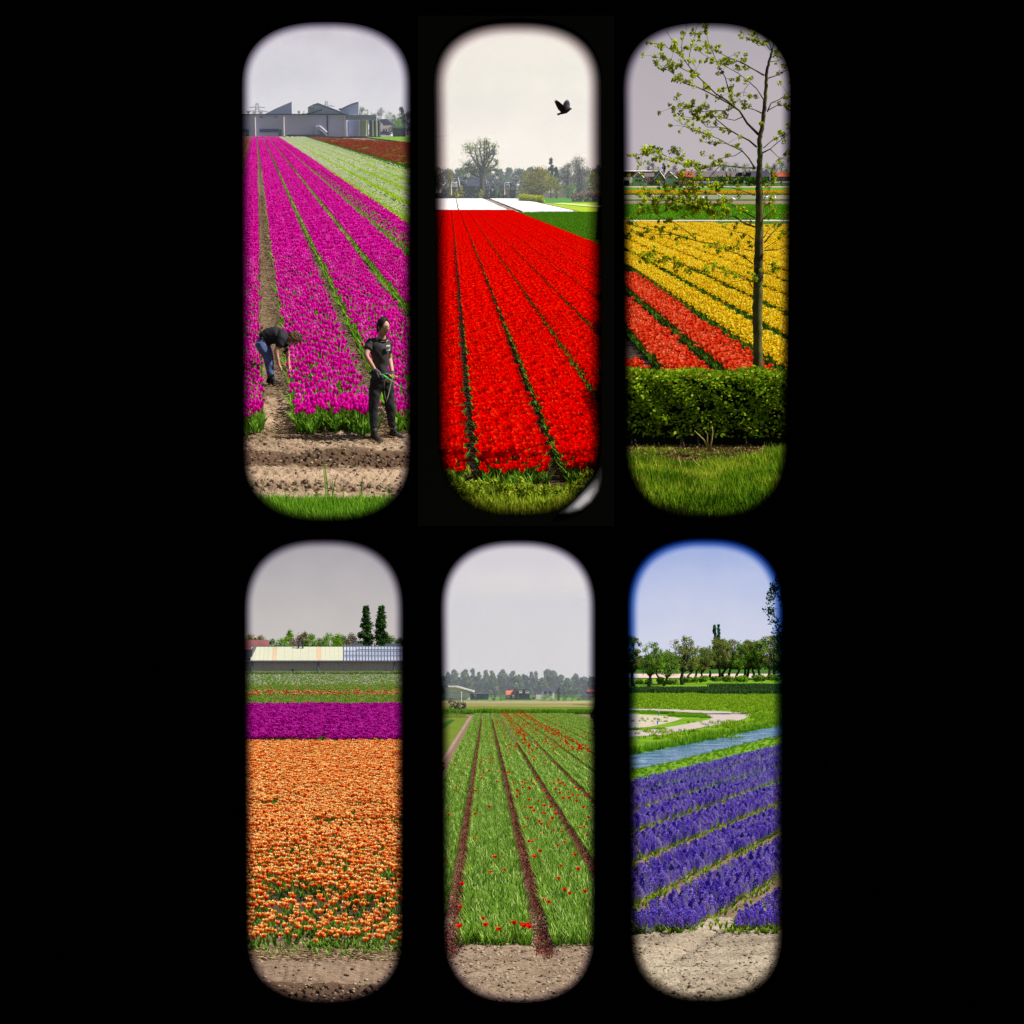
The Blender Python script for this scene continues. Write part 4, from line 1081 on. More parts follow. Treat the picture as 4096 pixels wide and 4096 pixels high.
BARE = tintmat('bare_twig', [(0, (0.14, 0.12, 0.08)), (0.5, (0.26, 0.22, 0.15)), (1, (0.40, 0.34, 0.22))], .2)
BLUEG = tintmat('blue_green_leaf', [(0, (0.02, 0.05, 0.03)), (0.5, (0.045, 0.09, 0.055)), (1, (0.10, 0.16, 0.08))], .2)
def tq_tree(x, yt, w, mt, lab, seed, d=650, vb=795, **kw):
    u, vt = tq(x, yt); return tree_px(S2, kw.pop('name', 'broadleaf_tree'), lab, u, vt, vb, w * .3623, d, mt, seed, **kw)
tq_tree(95, 340, 150, BARE, 'dark half bare tree at the left edge beside the big house', 61, 660, clum=40, per=40, bare=2, limbs=14, barkm=BARK_DARK)
tq_tree(225, 360, 150, OLIVE, 'pale half bare tree left of the big house', 62, 680, clum=36, per=26, bare=2, limbs=14)
tq_tree(1215, 345, 400, OLIVE, 'large rounded olive bush tree behind the yellow hedge', 63, 655, clum=120, per=80, trunk=.08, bare=2, limbs=24, leaf=.2, crad=.13)
tq_tree(1050, 385, 170, OLIVE, 'smaller olive tree left of the rounded bush tree', 64, 690, clum=50, per=50, trunk=.1, limbs=14)
tq_tree(1335, 255, 110, BLUEG, 'dark blue green conifer rising behind the rounded bush', 65, 720, clum=60, per=60, shape='cone', name='conifer_tree')
tq_tree(1390, 340, 100, BLUEG, 'dark lower spruce right of the conifer', 66, 730, clum=50, per=50, shape='cone', name='conifer_tree')
tq_tree(1650, 215, 240, BARE, 'tall bare grey tree on the right', 67, 700, clum=110, per=50, trunk=.15, bare=3, limbs=30, leaf=.16, shape='fan', barkm=BARK)
tq_tree(1520, 300, 190, BARE, 'bare grey tree left of the tallest one', 68, 705, clum=80, per=46, trunk=.15, bare=3, limbs=22, leaf=.16)
tq_tree(1400, 480, 180, OLIVE, 'brownish bush tree beside the rounded bush', 69, 650, clum=50, per=50, trunk=.1, bare=2, limbs=16)
tq_tree(1560, 530, 180, LIME, 'green bushy tree below the bare trees', 70, 655, clum=50, per=70, trunk=.05)
tq_tree(1620, 585, 150, DEEP, 'dark green rounded bush beside the reeds', 71, 648, clum=50, per=60, trunk=.05)
tq_tree(1800, 405, 220, tintmat('golden_lime_leaf', [(0, (0.16, 0.22, 0.01)), (0.5, (0.36, 0.42, 0.015)), (1, (0.58, 0.62, 0.05))], .35), 'yellow green leafy tree at the right edge', 72, 652, clum=70, per=70, trunk=.08)
tq_tree(1850, 325, 200, FAR_GREEN, 'dark green tree behind the yellow green tree', 73, 760, clum=60, per=60)
tq_tree(950, 590, 110, BLUEG, 'dark evergreen bush at the end of the hedge', 74, 642, clum=50, per=50, trunk=.03)
tq_tree(1000, 620, 60, BARE, 'small bare bush by the hedge end', 75, 640, clum=24, per=30, trunk=.05, bare=2)
for i, (x, yt, w) in enumerate([(-20, 395, 260), (190, 370, 220), (330, 365, 240), (480, 385, 200), (650, 375, 200), (770, 372, 220), (880, 356, 230), (1000, 362, 240), (1110, 345, 240), (1250, 352, 260), (1480, 350, 300), (1700, 350, 300), (1880, 360, 240)]):
    tq_tree(x, yt, w, FAR_GREEN, ['woodland tree behind the houses, number %s from the left' % n for n in 'one two three four five six seven eight nine ten eleven twelve thirteen'.split()][i], 90 + i, 1000 - (i % 3) * 30, 777, clum=60, per=50, trunk=.02, group='hazy woodland behind the houses', crad=.15, leaf=.42)
# the tall tree over the house: traced limbs, thin spring leaves
tb = S2.at(*tq(575, 690), 672); 
tt = thing(S2, 'poplar_tree', 'tall half bare poplar rising over the dark house', 'tree', tb)
mt_ = MB(tb); Dp = 672
def lim(pl, w0, w1, dy=0.0, mb=mt_):
    n = len(pl); mb.tube([tuple(S2.at(*tq(x, y), Dp + dy * i / n)) for i, (x, y) in enumerate(pl)], [w0 + (w1 - w0) * i / (n - 1) for i in range(n)], 6, False)
lim([(575, 690), (577, 600), (575, 500), (574, 430)], 1.1, .75)
mt_.build('trunk', BARK, tt, True)
ml = MB(tb); LP = []
_g = random.Random(31)
main = [[(574, 430), (585, 340), (600, 250), (598, 150), (600, 75)], [(574, 430), (545, 350), (520, 260), (500, 180), (505, 110)], [(574, 430), (555, 380), (500, 300), (460, 230), (435, 150)], [(574, 430), (600, 350), (640, 260), (660, 180), (640, 90)],
        [(574, 430), (620, 370), (680, 280), (710, 200), (715, 140)], [(575, 450), (600, 405), (670, 370), (730, 330), (750, 280)], [(575, 470), (530, 400), (470, 370), (420, 340), (390, 320)], [(576, 460), (520, 460), (470, 430), (420, 400), (385, 370)],
        [(585, 340), (560, 230), (550, 150), (560, 85)], [(585, 340), (630, 230), (625, 150), (620, 80)], [(640, 260), (690, 200), (690, 130)], [(600, 405), (650, 400), (700, 390), (720, 400)]]
for k, pl_ in enumerate(main):
    dy = _g.uniform(-5, 5); lim(pl_, .5 if k < 5 else .35, .1, dy, ml)
    for i in range(1, len(pl_)):
        for _ in range(9):
            f = _g.random(); x = pl_[i - 1][0] * (1 - f) + pl_[i][0] * f; y = pl_[i - 1][1] * (1 - f) + pl_[i][1] * f
            ex, ey = x + _g.gauss(0, 34), y - abs(_g.gauss(20, 22)); yy = dy * i / len(pl_)
            ml.tube([tuple(S2.at(*tq(x, y), Dp + yy)), tuple(S2.at(*tq((x + ex) / 2, (y + ey) / 2 - 4), Dp + yy)), tuple(S2.at(*tq(ex, ey), Dp + yy + _g.uniform(-2, 2)))], [.16, .1, .04], 4, False)
            LP.append((ex, ey, yy, i))
ml.build('branches', BARK, tt, True)
s = Soup(); gn = np.random.default_rng(3)
cs = [tuple(S2.at(*tq(x, y), Dp + yy) - tb) for x, y, yy, i in LP]
clumps(s, cs, [1.3] * len(cs), 10, .2, gn, 0, .15)
cs = [tuple(S2.at(*tq(_g.gauss(450, 30), _g.gauss(150, 22)), Dp + _g.uniform(-2, 2)) - tb) for _ in range(14)] + [tuple(S2.at(*tq(_g.gauss(440, 40), _g.gauss(375, 40)), Dp + _g.uniform(-2, 2)) - tb) for _ in range(26)]
clumps(s, cs, [2.0] * len(cs), 26, .24, gn, 0, .15)
soup_obj('crown', s, tintmat('spring_poplar_leaf', [(0, (0.14, 0.20, 0.03)), (0.5, (0.28, 0.38, 0.05)), (1, (0.44, 0.58, 0.10))], .35), tt)
# houses
BRICK = solid('red_brown_brick', (0.16, 0.09, 0.08), .9, .1, .25, .6); SLATE = solid('dark_blue_slate', (0.045, 0.05, 0.075), .8, .15, .25, .5)
class Px:
    """boxes of a building laid out from its enlarged view, at a depth"""
    def __init__(s, site, f, d, root_label, name, cat, x, y):
        s.site, s.f, s.d = site, f, d
        b = site.at(*f(x, y), d); b.z = max(0, b.z) if b.z > -5 else b.z
        s.o = Vector((b.x, d, b.z)); s.r = thing(site, name, root_label, cat, s.o)
    def p(s, x, y, dy=0): return s.site.at(*s.f(x, y), s.d + dy) + Vector((0, 0, 0))
    def xz(s, x, y): q_ = s.site.at(*s.f(x, y), s.d); return q_.x, q_.z
    def box(s, name, x0, x1, yt, yb, mat, dy=0.0, dep=6.0, parent=None):
        (a, zt), (b, zb) = s.xz(x0, yt), s.xz(x1, yb); m = MB(s.o); m.box(a, b, s.d + dy, s.d + dy + dep, zb, zt); return m.build(name, mat, parent or s.r)
    def poly(s, name, pts, mat, dy=0.0, dep=6.0):
        m = MB(s.o); m.prism([s.xz(*p) for p in pts], s.d + dy, s.d + dy + dep); return m.build(name, mat, s.r)
    def roof(s, name, x0, x1, yr, ye, mat, dep=8.0, over=.4, inset=0.0):
        """pitched roof, ridge running across the view"""
        (a, zr), (b, ze) = s.xz(x0, yr), s.xz(x1, ye); m = MB(s.o); y0, y1 = s.d - over, s.d + dep + over; yc = (y0 + y1) / 2
        m.add([(a, y0, ze), (b, y0, ze), (b, y1, ze), (a, y1, ze), (a + inset, yc, zr), (b - inset, yc, zr)], [(0, 1, 5, 4), (1, 2, 5), (2, 3, 4, 5), (3, 0, 4), (3, 2, 1, 0)]); return m.build(name, mat, s.r)
    def win(s, x0, x1, yt, yb, fm, cols=2, dy=0.0, fr=.15, rows=1, name='window', pane=None):
        (a, zt), (b, zb) = s.xz(x0, yt), s.xz(x1, yb); return framed(s.r, s.o, name, a, b, zb, zt, s.d + dy, fm, cols, fr, pane or GLASS, rows)
h = Px(S2, tq, 690, 'large dark roofed brick house behind the hedge under the poplar', 'house', 'house', 470, 690)
h.box('wall', 325, 650, 555, 700, BRICK)
h.poly('gable_wall', [(312, 700), (312, 480), (330, 565), (345, 565), (345, 700)], BRICK, -.3, 6)
h.roof('roof', 310, 612, 466, 566, SLATE, 9)
h.roof('roof', 490, 658, 535, 566, SLATE, 3, 1.2)
h.box('chimney', 390, 404, 445, 472, BRICK, 3, 1.6)
h.box('dormer', 360, 400, 498, 535, WHITEP, .3, 4); h.win(366, 394, 506, 530, WHITEP, 2, .25)
h.box('dormer', 588, 624, 498, 535, WHITEP, .3, 4); h.win(594, 618, 506, 530, WHITEP, 2, .25)
for x0, x1 in ((500, 520), (588, 608), (612, 632)): h.win(x0, x1, 574, 598, WHITEP, 2, 0)
h.box('door', 495, 518, 605, 660, DARKG, -.2, .15)
edgep = MB(h.o)
for pl_ in ([(310, 466), (330, 570)],): edgep.tube([tuple(h.p(x, y, -.7)) for x, y in pl_], .22, 5)
edgep.build('bargeboard', WHITEP, h.r)
h = Px(S2, tq, 700, 'smaller dark house with a white dormer right of the big one', 'house', 'house', 860, 690)
h.box('wall', 770, 945, 555, 700, BRICK); h.roof('roof', 765, 950, 528, 560, SLATE, 8)
h.box('dormer', 900, 935, 512, 548, WHITEP, -.3, 4); h.win(908, 928, 518, 540, WHITEP, 2, -.35)
h.box('porch', 842, 880, 545, 590, WHITEP, -1.5, 1.3); h.win(850, 872, 556, 584, WHITEP, 2, -1.5)
h.win(790, 812, 575, 600, WHITEP, 2, 0); h.win(905, 925, 575, 600, WHITEP, 2, 0)
h = Px(S2, tq, 720, 'low pale roofed shed at the left of the big house', 'shed', 'shed', 260, 700)
h.box('wall', 195, 300, 570, 700, BRICK); h.roof('roof', 190, 302, 540, 572, solid('hazy_tiles', (.2, .17, .2), .8), 7)
for x, lab in ((237, 'thin street lamp left of the big house'), (825, 'thin street lamp between the two houses')):
    b_ = S2.at(*tq(x, 662), 645); t_ = S2.at(*tq(x, 528), 645)
    r_ = thing(S2, 'street_lamp', lab, 'street lamp', b_, 0, 'street lamps by the hedge'); H = t_.z - b_.z
    m = MB(); m.tube([(0, 0, 0), (0, 0, H)], [.16, .09], 6); m.build('pole', WHITEP, r_)
    m = MB(); m.tube([(0, 0, H - .05), (.5, 0, H + .15), (1.5, 0, H + .1)], .08, 5); m.build('arm', WHITEP, r_)
    m = MB(); m.ball((1.5, 0, H + .05), (.45, .2, .12)); m.build('lamp_head', WHITEP, r_)
for i, (x, y, w, mt, lab) in enumerate([(300, 600, 60, YEL, 'yellow shrub in front of the big house'), (345, 560, 60, OLIVE, 'olive shrub left of the house front'), (560, 600, 50, YEL, 'small yellow shrub under the poplar'), (440, 600, 90, BLUEG, 'dark shrub before the house wall'),
        (690, 565, 80, DEEP, 'dark shrub between the houses'), (740, 575, 50, FAR_GREEN, 'grey green shrub between the houses'), (850, 590, 80, BARE, 'brown shrub before the smaller house'), (790, 600, 50, FAR_GREEN, 'pale shrub by the second street lamp'), (900, 600, 60, BLUEG, 'dark shrub before the smaller house'), (160, 590, 120, BLUEG, 'dark shrub at the foot of the left trees'), (230, 610, 90, FAR_OLIVE, 'olive shrub by the first street lamp')]):
    tq_tree(x, y, w, mt, lab, 120 + i, 655, 790, clum=18, per=40, trunk=.03, name='shrub', cat='shrub', leaf=.2, limbs=4)
# leafy bushes along the near edge
NEARL = tintmat('near_leaf', [(0, (0.05, 0.09, 0.006)), (0.45, (0.22, 0.32, 0.012)), (1, (0.62, 0.68, 0.07))], .4)
_g = random.Random(77)
for i, (u, v, w) in enumerate([(1775, 1840, 1.0), (1850, 1890, .9), (1920, 1925, 1.0), (1990, 1870, 1.1), (2080, 1895, 1.1), (2170, 1905, 1.0), (2250, 1930, .9), (2330, 1900, 1.0), (2400, 1850, 1.0), (1900, 1985, 1.2), (2060, 1990, 1.2), (2220, 1990, 1.2)]):
    y = 27.2 - .6 * (i > 8) + .05 * (i % 3); top_ = S2.at(u, v + 45, y); b_ = Vector((top_.x, y, -.05)); H = top_.z - b_.z
    r_ = thing(S2, 'bush', ['leafy yellow green bush at the left end of the near edge', 'second leafy bush from the left at the near edge', 'third leafy bush from the left at the near edge', 'fourth leafy bush from the left at the near edge', 'leafy bush near the middle of the near edge', 'leafy bush right of the middle at the near edge', 'leafy bush below the right furrow', 'leafy bush near the pale window corner', 'leafy bush at the right end of the near edge', 'low bush in front on the left', 'low bush in front in the middle', 'low bush in front on the right'][i], 'bush', b_, 0, 'leafy bushes along the near edge of the red field')
    s = Soup(); gn = np.random.default_rng(i); cs, rs, st = [], [], MB()
    for k in range(34):
        c = (_g.gauss(0, .22) * w, _g.gauss(0, .15), H * _g.uniform(.1, .98)); cs.append(c); rs.append(.07)
        st.tube([(c[0] * .3, c[1] * .3, 0), (c[0] * .7, c[1] * .7, c[2] * .5), c], [.008, .006, .003], 4, False)
    st.build('stems', BARK, r_); clumps(s, cs, rs, 16, .036, gn, 0, .16); soup_obj('foliage', s, NEARL, r_)
# undergrowth filling behind the bushes
_g2 = np.random.default_rng(5); n = 900
Y = _g2.uniform(25.2, 28.0, n); X = (_g2.uniform(1700, 2450, n) - 2048) / FOC * Y
ug = [soup_obj('undergrowth_tuft', grass_tuft(26, .26, 70 + k, .14, .05), NEARL, link=False) for k in range(3)]
scatter('undergrowth', ug, np.stack([X, Y, np.full(n, -.05)], 1), _g2.uniform(0, 6, n), _g2.uniform(.6, 1.2, n), _g2.integers(0, 3, n), S2, 'leafy undergrowth along the near edge of the red field')
# crow in flight
CROW = solid('black_feather', (0.008, 0.008, 0.012), .6, .3, .2, 20)
Yb = 62.0; bp = lambda x, y, dy=0.0: S2.at(1700 + .3934 * x, 60 + .3934 * y, Yb + dy)
cr = thing(S2, 'crow', 'black crow flying to the right with raised wings over the red field', 'bird', bp(1420, 975))
oc = bp(1420, 975)
m = MB(oc); pts_ = [bp(1345, 1013), bp(1375, 1003), bp(1400, 990), bp(1430, 975), bp(1455, 960), bp(1472, 953), bp(1483, 953), bp(1496, 956)]
m.tube([tuple(p) for p in pts_], [.035, .03, .06, .085, .07, .052, .03, .004], 8); m.build('body', CROW, cr, True)
def wing(root0, root1, tips, dy):
    m = MB(oc); n = len(tips)
    for k, tpt in enumerate(tips):                                   # overlapping flight feathers
        f0, f1 = k / n, (k + 1.35) / n
        a = [root0[i] * (1 - f0) + root1[i] * f0 for i in range(2)]; b = [root0[i] * (1 - f1) + root1[i] * f1 for i in range(2)]
        A, B = bp(*a, dy * .1), bp(*b, dy * .1); T_ = bp(*tpt, dy); d_ = (T_ - (A + B) / 2).normalized(); sd = Vector((d_.z, 0, -d_.x)) * .05
        off = Vector((0, .008, 0))
        vs = [A, B, T_ - d_ * .12 + sd, T_, T_ - d_ * .12 - sd]
        m.add([tuple(v - off) for v in vs] + [tuple(v + off) for v in vs], [(0, 1, 2, 3, 4), (9, 8, 7, 6, 5)] + [(i, i + 5, (i + 1) % 5 + 5, (i + 1) % 5) for i in range(5)])
    return m.build('wing', CROW, cr)
wing((1385, 988), (1432, 965), [(1360, 965), (1340, 935), (1325, 900), (1313, 868), (1325, 858), (1345, 870), (1368, 888), (1390, 910)], -.25)
wing((1405, 985), (1458, 958), [(1398, 915), (1412, 888), (1425, 866), (1445, 852), (1462, 862), (1473, 888), (1474, 915), (1468, 940)], .25)
# reflection at the lower right of the opening frame, painted as a pale gradient
gm, _nt, _o = new_mat('painted_reflection')
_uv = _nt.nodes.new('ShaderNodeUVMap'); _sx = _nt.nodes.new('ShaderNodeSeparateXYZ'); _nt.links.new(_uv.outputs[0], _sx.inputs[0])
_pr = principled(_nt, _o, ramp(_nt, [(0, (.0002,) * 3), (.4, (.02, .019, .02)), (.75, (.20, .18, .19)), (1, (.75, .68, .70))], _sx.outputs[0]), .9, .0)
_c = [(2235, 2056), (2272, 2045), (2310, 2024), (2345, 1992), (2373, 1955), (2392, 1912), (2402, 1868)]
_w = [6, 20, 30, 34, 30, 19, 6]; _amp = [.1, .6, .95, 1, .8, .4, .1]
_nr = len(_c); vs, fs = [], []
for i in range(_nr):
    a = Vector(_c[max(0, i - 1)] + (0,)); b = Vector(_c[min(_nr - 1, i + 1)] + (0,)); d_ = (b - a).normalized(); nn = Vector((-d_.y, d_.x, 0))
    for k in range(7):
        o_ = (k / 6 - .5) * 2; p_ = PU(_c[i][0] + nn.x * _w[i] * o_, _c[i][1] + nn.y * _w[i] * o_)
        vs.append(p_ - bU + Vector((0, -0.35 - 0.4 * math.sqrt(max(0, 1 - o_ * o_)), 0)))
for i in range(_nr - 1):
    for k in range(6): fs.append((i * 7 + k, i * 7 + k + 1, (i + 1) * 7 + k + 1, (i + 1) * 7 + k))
_o = mesh_obj('corner_reflection', vs, fs, gm, smooth=True, parent=up_wall)
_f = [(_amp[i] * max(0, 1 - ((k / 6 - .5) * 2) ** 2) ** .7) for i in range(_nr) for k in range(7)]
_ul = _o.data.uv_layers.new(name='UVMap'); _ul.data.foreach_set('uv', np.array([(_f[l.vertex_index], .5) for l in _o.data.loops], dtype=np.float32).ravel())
# ================================================================== upper right: yellow and red tulips, tree, hedge, row houses
sky_for(S3, 1250, 2450, 4400, -120, 760, [(0.0, lin(190, 182, 186)), (0.4, lin(186, 178, 183)), (0.75, lin(176, 169, 176)), (1.0, lin(168, 161, 170))])
sheet(S3, 'ground', strip_pts(S3, 2450, 4400, 21.5, 1400), SOIL_DARK, -0.02)
m3 = S3.ray(1973, 702)[0] / S3.ray(1973, 702)[1]
X3 = lambda s: s * (S3.h - .32)
BW3 = .325 * (S3.h - .32); fw3 = BW3 * .66
YELP = tintmat('yellow_petal', [(0, (0.74, 0.34, 0.005)), (0.4, (0.93, 0.60, 0.008)), (0.8, (1.0, 0.78, 0.02)), (1, (1.0, 0.86, 0.12))], 0.3)
ORR = tintmat('orange_red_petal', [(0, (0.60, 0.015, 0.005)), (0.4, (0.88, 0.045, 0.01)), (0.75, (0.97, 0.11, 0.02)), (1, (1.0, 0.25, 0.12))], 0.3)
yb = [tulip_soup(0.34, True, 0.055, 0.06, 3, 5, o, k) for k, o in enumerate((0.85, 1.1))]
ybf = [tulip_soup(0.34, True, 0.075, 0.065, 1, 5, 1.0, 1)]
DL = [G_LEAF_DARK]
def fringe(s, L, W, k, n=26):
    """green leaves hanging out along both sides of a bed"""
    g = np.random.default_rng(k); e = int(n * L)
    P = np.stack([W / 2 * np.where(g.random(e) < .5, 1, -1) * g.uniform(.9, 1.08, e), g.uniform(-L / 2, L / 2, e), np.zeros(e)], 1)
    s.add(*spread(lf_mid, P, g.uniform(0, 6, e), g.uniform(.6, .85, e), g.normal(0, .2, e), .1)); return s
ye_n = protos('yellow_tulips', 4, lambda k: fringe(tile(2.0, fw3, 95, yb, None, .99, 300 + k, leafbase=lf_mid, tv=.2, rows=7), 2.0, fw3, k), [YELP, G_LEAF_DARK])
ye_f = protos('yellow_tulips_far', 3, lambda k: fringe(tile(4.0, fw3, 80, ybf, None, 1, 310 + k, leafbase=lf_mid, tv=.2), 4.0, fw3, k, 10), [YELP, G_LEAF_DARK])
or_n = protos('orange_red_tulips', 4, lambda k: fringe(tile(2.0, fw3, 100, yb, None, .97, 320 + k, leafbase=lf_mid, tv=.25, rows=6), 2.0, fw3, k), [ORR, G_LEAF_DARK])
far3 = lambda x, y: y < 174 - .0 * x
for k in range(4):
    s0 = 1.18 - .325 * k
    if s0 > .3: bed(S3, 'tulip_bed', ['orange red tulip bed next to the yellow beds', 'middle orange red tulip bed', 'orange red tulip bed at the lower left corner', ''][k], X3(s0) + BW3 * .12, X3(s0) + BW3 * .9, m3, 34, 83 - 3 * k, [(90, or_n, 2.0, None)])
bed(S3, 'tulip_bed', 'short piece of yellow tulip bed beyond the end of the red beds', X3(1.18) + BW3 * .12, X3(1.18) + BW3 * .9, m3, 88, 172, [(175, ye_n, 2.0, None)])
bed(S3, 'tulip_bed', 'outermost yellow tulip bed at the left edge beyond the red beds', X3(.855) + BW3 * .12, X3(.855) + BW3 * .9, m3, 92, 172, [(175, ye_n, 2.0, None)])
yn = ['yellow tulip bed along the furrow to the red beds'] + ['%s yellow tulip bed from the red beds' % w for w in 'second third fourth fifth sixth seventh eighth ninth tenth eleventh twelfth thirteenth fourteenth fifteenth sixteenth'.split()]
for k in range(16):
    s0 = 1.505 + .325 * k
    ye = 176 if s0 < 3.6 else 172 - (s0 - 3.6) * 5
    if s0 > 2.6: ye = min(ye + 3, 178)
    bed(S3, 'tulip_bed', yn[k], X3(s0) + BW3 * .12, X3(s0) + BW3 * .9, m3, 34, ye, [(90, ye_n, 2.0, None), (180, ye_f, 4.0, None)])
# strips beyond
def strip(site, name, v0, v1, mat, uL, uR, z=0.0, label=None, kind='structure'):
    P = [site.g(uL, v1), site.g(uR, v1), site.g(uR, v0), site.g(uL, v0)]
    return sheet(site, name, P, mat, z, kind, label)
PINKR = solid('pinkish_road', (.45, .31, .27), .9, .1, .1, .3); PALEP = solid('pale_path', (.48, .40, .33), .95, .1, .15, .4)
DG = groundmat('dark_grass', [(0.3, (0.015, 0.06, 0.004)), (0.6, (0.04, 0.14, 0.008)), (0.8, (0.08, 0.22, 0.015))], .5, 5, .7, .1)
BRN = groundmat('brown_ploughed', [(0.3, (0.14, 0.08, 0.05)), (0.55, (0.22, 0.17, 0.10)), (0.8, (0.30, 0.25, 0.16))], .1, 1.2, .6, .1, stretch=(.3, 2, 1))
strip(S3, 'verge', 884, 902, DG, 2430, 3300, .02); strip(S3, 'path', 881, 887, PALEP, 2430, 3300, .06)
strip(S3, 'crop_field', 822, 881, GREENF, 2430, 3300, .02)
strip(S3, 'ploughed_field', 803, 822, BRN, 2430, 3300, .03); strip(S3, 'verge', 799, 803, DG, 2430, 3300, .1)
strip(S3, 'ploughed_field', 780, 799, solid('grey_brown_soil', (.20, .19, .13), .95, .1, .3, .1), 2430, 3300, .03)
strip(S3, 'crop_field', 751, 773, GREENF, 2430, 3300, .02); strip(S3, 'road', 746, 751, PINKR, 2430, 3300, .1); strip(S3, 'verge', 736, 746, DG, 2430, 3300, .05)
crop = protos('crop_tufts', 2, lambda k: tile(3.0, 3.0, 9, [tulip_soup(0.7, False, nleaf=6, detail=4, seed=4)], None, 1, 340 + k, tv=.3), [RED, tintmat('crop_leaf2', [(0, (0.02, 0.10, 0.004)), (0.5, (0.07, 0.25, 0.008)), (1, (0.20, 0.45, 0.02))], .3)])
def fill(site, name, protos_, v0, v1, uL, uR, step, label, z=0.0, sc=1.0):
    P0 = site.g(2048, v1).y; P1 = site.g(2048, v0).y; P = []; g = random.Random(int(v0))
    y = P0
    while y < P1:
        x = (uL - 2048) / FOC * y
        while x < (uR - 2048) / FOC * y: P.append((x + g.uniform(-.3, .3) * step, y, z)); x += step
        y += step
    n = len(P); gg = np.random.default_rng(n)
    return scatter(name, protos_, np.array(P), gg.integers(0, 4, n) * math.pi / 2, gg.uniform(.85, 1.2, n) * sc, gg.integers(0, len(protos_), n), site, label)
fill(S3, 'crop', crop, 824, 881, 2440, 3220, 3.0, 'green leafy crop in the field beyond the yellow tulips')
ofl = protos('orange_row', 2, lambda k: tile(3.0, 3.0, 22, [tulip_soup(0.6, True, .14, .14, 3, 4, 1, 1)], None, .10, 345 + k, tv=.3, leafbase=tulip_soup(0.6, False, nleaf=4, detail=4)), [tintmat('orange_petal', [(0, (0.8, 0.12, 0.01)), (0.5, (0.95, 0.40, 0.01)), (1, (1.0, 0.65, 0.05))], .3), G_LEAF])
fill(S3, 'tulips', ofl, 772, 780, 2440, 3220, 3.0, 'thin band of orange and yellow tulips before the far green field')
# gulls on the ploughed land
GULLW = solid('white_feather', (.85, .85, .85), .7, .1, .02)
gull = MB(); gull.tube([(-.22, 0, .16), (-.1, 0, .2), (.08, 0, .24), (.2, 0, .27)], [.02, .09, .1, .03], 7); gull.ball((.26, 0, .36), .055); gull.tube([(.17, 0, .26), (.25, 0, .34)], .04, 5); gull.tube([(.3, 0, .36), (.36, 0, .35)], [.015, .004], 4)
gull.tube([(0, .04, .16), (0, .04, 0)], .012, 4); gull.tube([(0, -.04, .16), (0, -.04, 0)], .012, 4)
gp = gull.build('gull', GULLW, smooth=True); _gg = [(2602, 794), (2811, 802), (2878, 790), (2935, 806), (2932, 804), (3064, 798), (3100, 800), (3010, 788)]
for i, (u, v) in enumerate(_gg):
    o = gp if i == 0 else bpy.data.objects.new('gull', gp.data)
    if i: col.objects.link(o)
    S3.place(o, S3.g(u, v), i * 1.3, 2.0); tag(o, 'white gull standing on the ploughed strip beyond the green crop', 'gull', 'gulls on the ploughed strips')
# row houses
t5 = lambda x, y: (2480 + .3623 * x, 600 + .3623 * y)
BRK = solid('pink_brick', (0.34, 0.18, 0.15), .9, .1, .2, .4); TILEG = solid('grey_brown_tiles', (0.16, 0.13, 0.13), .85, .1, .25, .3); TILER = solid('red_tiles', (0.42, 0.09, 0.06), .85, .1, .2, .3); TILED = solid('dark_tiles', (.05, .05, .07), .8, .1, .2, .3)
DH = 860
def row(label, x0, x1, yr, ye, yb, roofm, wins, d=DH, wallm=BRK, name='row_house', chims=(), dorm=(), door=()):
    h = Px(S3, t5, d, label, name, 'house', (x0 + x1) / 2, yb)
    h.box('wall', x0, x1, ye, yb, wallm, 0, 8); h.roof('roof', x0 - 3, x1 + 3, yr, ye + 4, roofm, 8, .8)
    for a, b in wins: h.win(a, b, ye + (yb - ye) * .12, ye + (yb - ye) * .55, WHITEP, 3 if b - a > 25 else 2, 0, .18)
    for c in chims: h.box('chimney', c, c + 9, yr - 14, yr + 8, BRK, 4, 1)
    for a, b in dorm:
        h.box('dormer', a, b, yr + 12, yr + 42, WHITEP, -.4, 3); h.win(a + 4, b - 4, yr + 18, yr + 38, DARKG, 3, -.42, .12)
    for a in door: h.box('door', a, a + 9, ye + 12, yb, DARKG, -.15, .12)
    return h
row('left part of the long brick terrace with a grey roof', 818, 1040, 232, 292, 345, TILEG, [(850, 885), (955, 988), (1002, 1016), (1032, 1040)], chims=(990,), door=(905, 925))
row('middle house of the long brick terrace with a slanting roof end', 1041, 1165, 232, 292, 345, TILEG, [(1055, 1070), (1118, 1165)], chims=(1150,), door=(1082,))
row('terrace house with the white box dormer above the red slide', 1190, 1370, 235, 292, 345, TILEG, [(1224, 1266), (1310, 1345)], chims=(1222, 1262), dorm=[(1300, 1352)], door=(1280,))
row('dark roofed terrace house with a wide white dormer', 1371, 1530, 233, 292, 345, TILED, [(1400, 1430), (1465, 1500)], chims=(1440,), dorm=[(1380, 1448)], door=(1445,))
row('brick terrace end house right of the tree trunk', 1560, 1648, 228, 290, 345, TILED, [(1582, 1625)], chims=(1625,), door=(1632,))
row('red roofed house at the right edge', 1690, 1880, 243, 290, 345, TILER, [(1720, 1750), (1790, 1830)], chims=(1700,), d=850)
row('flat white edged long building behind the left houses', 48, 470, 226, 232, 300, WHITEP, [], d=905, name='house', wallm=solid('brown_panel', (.14, .09, .07), .8))
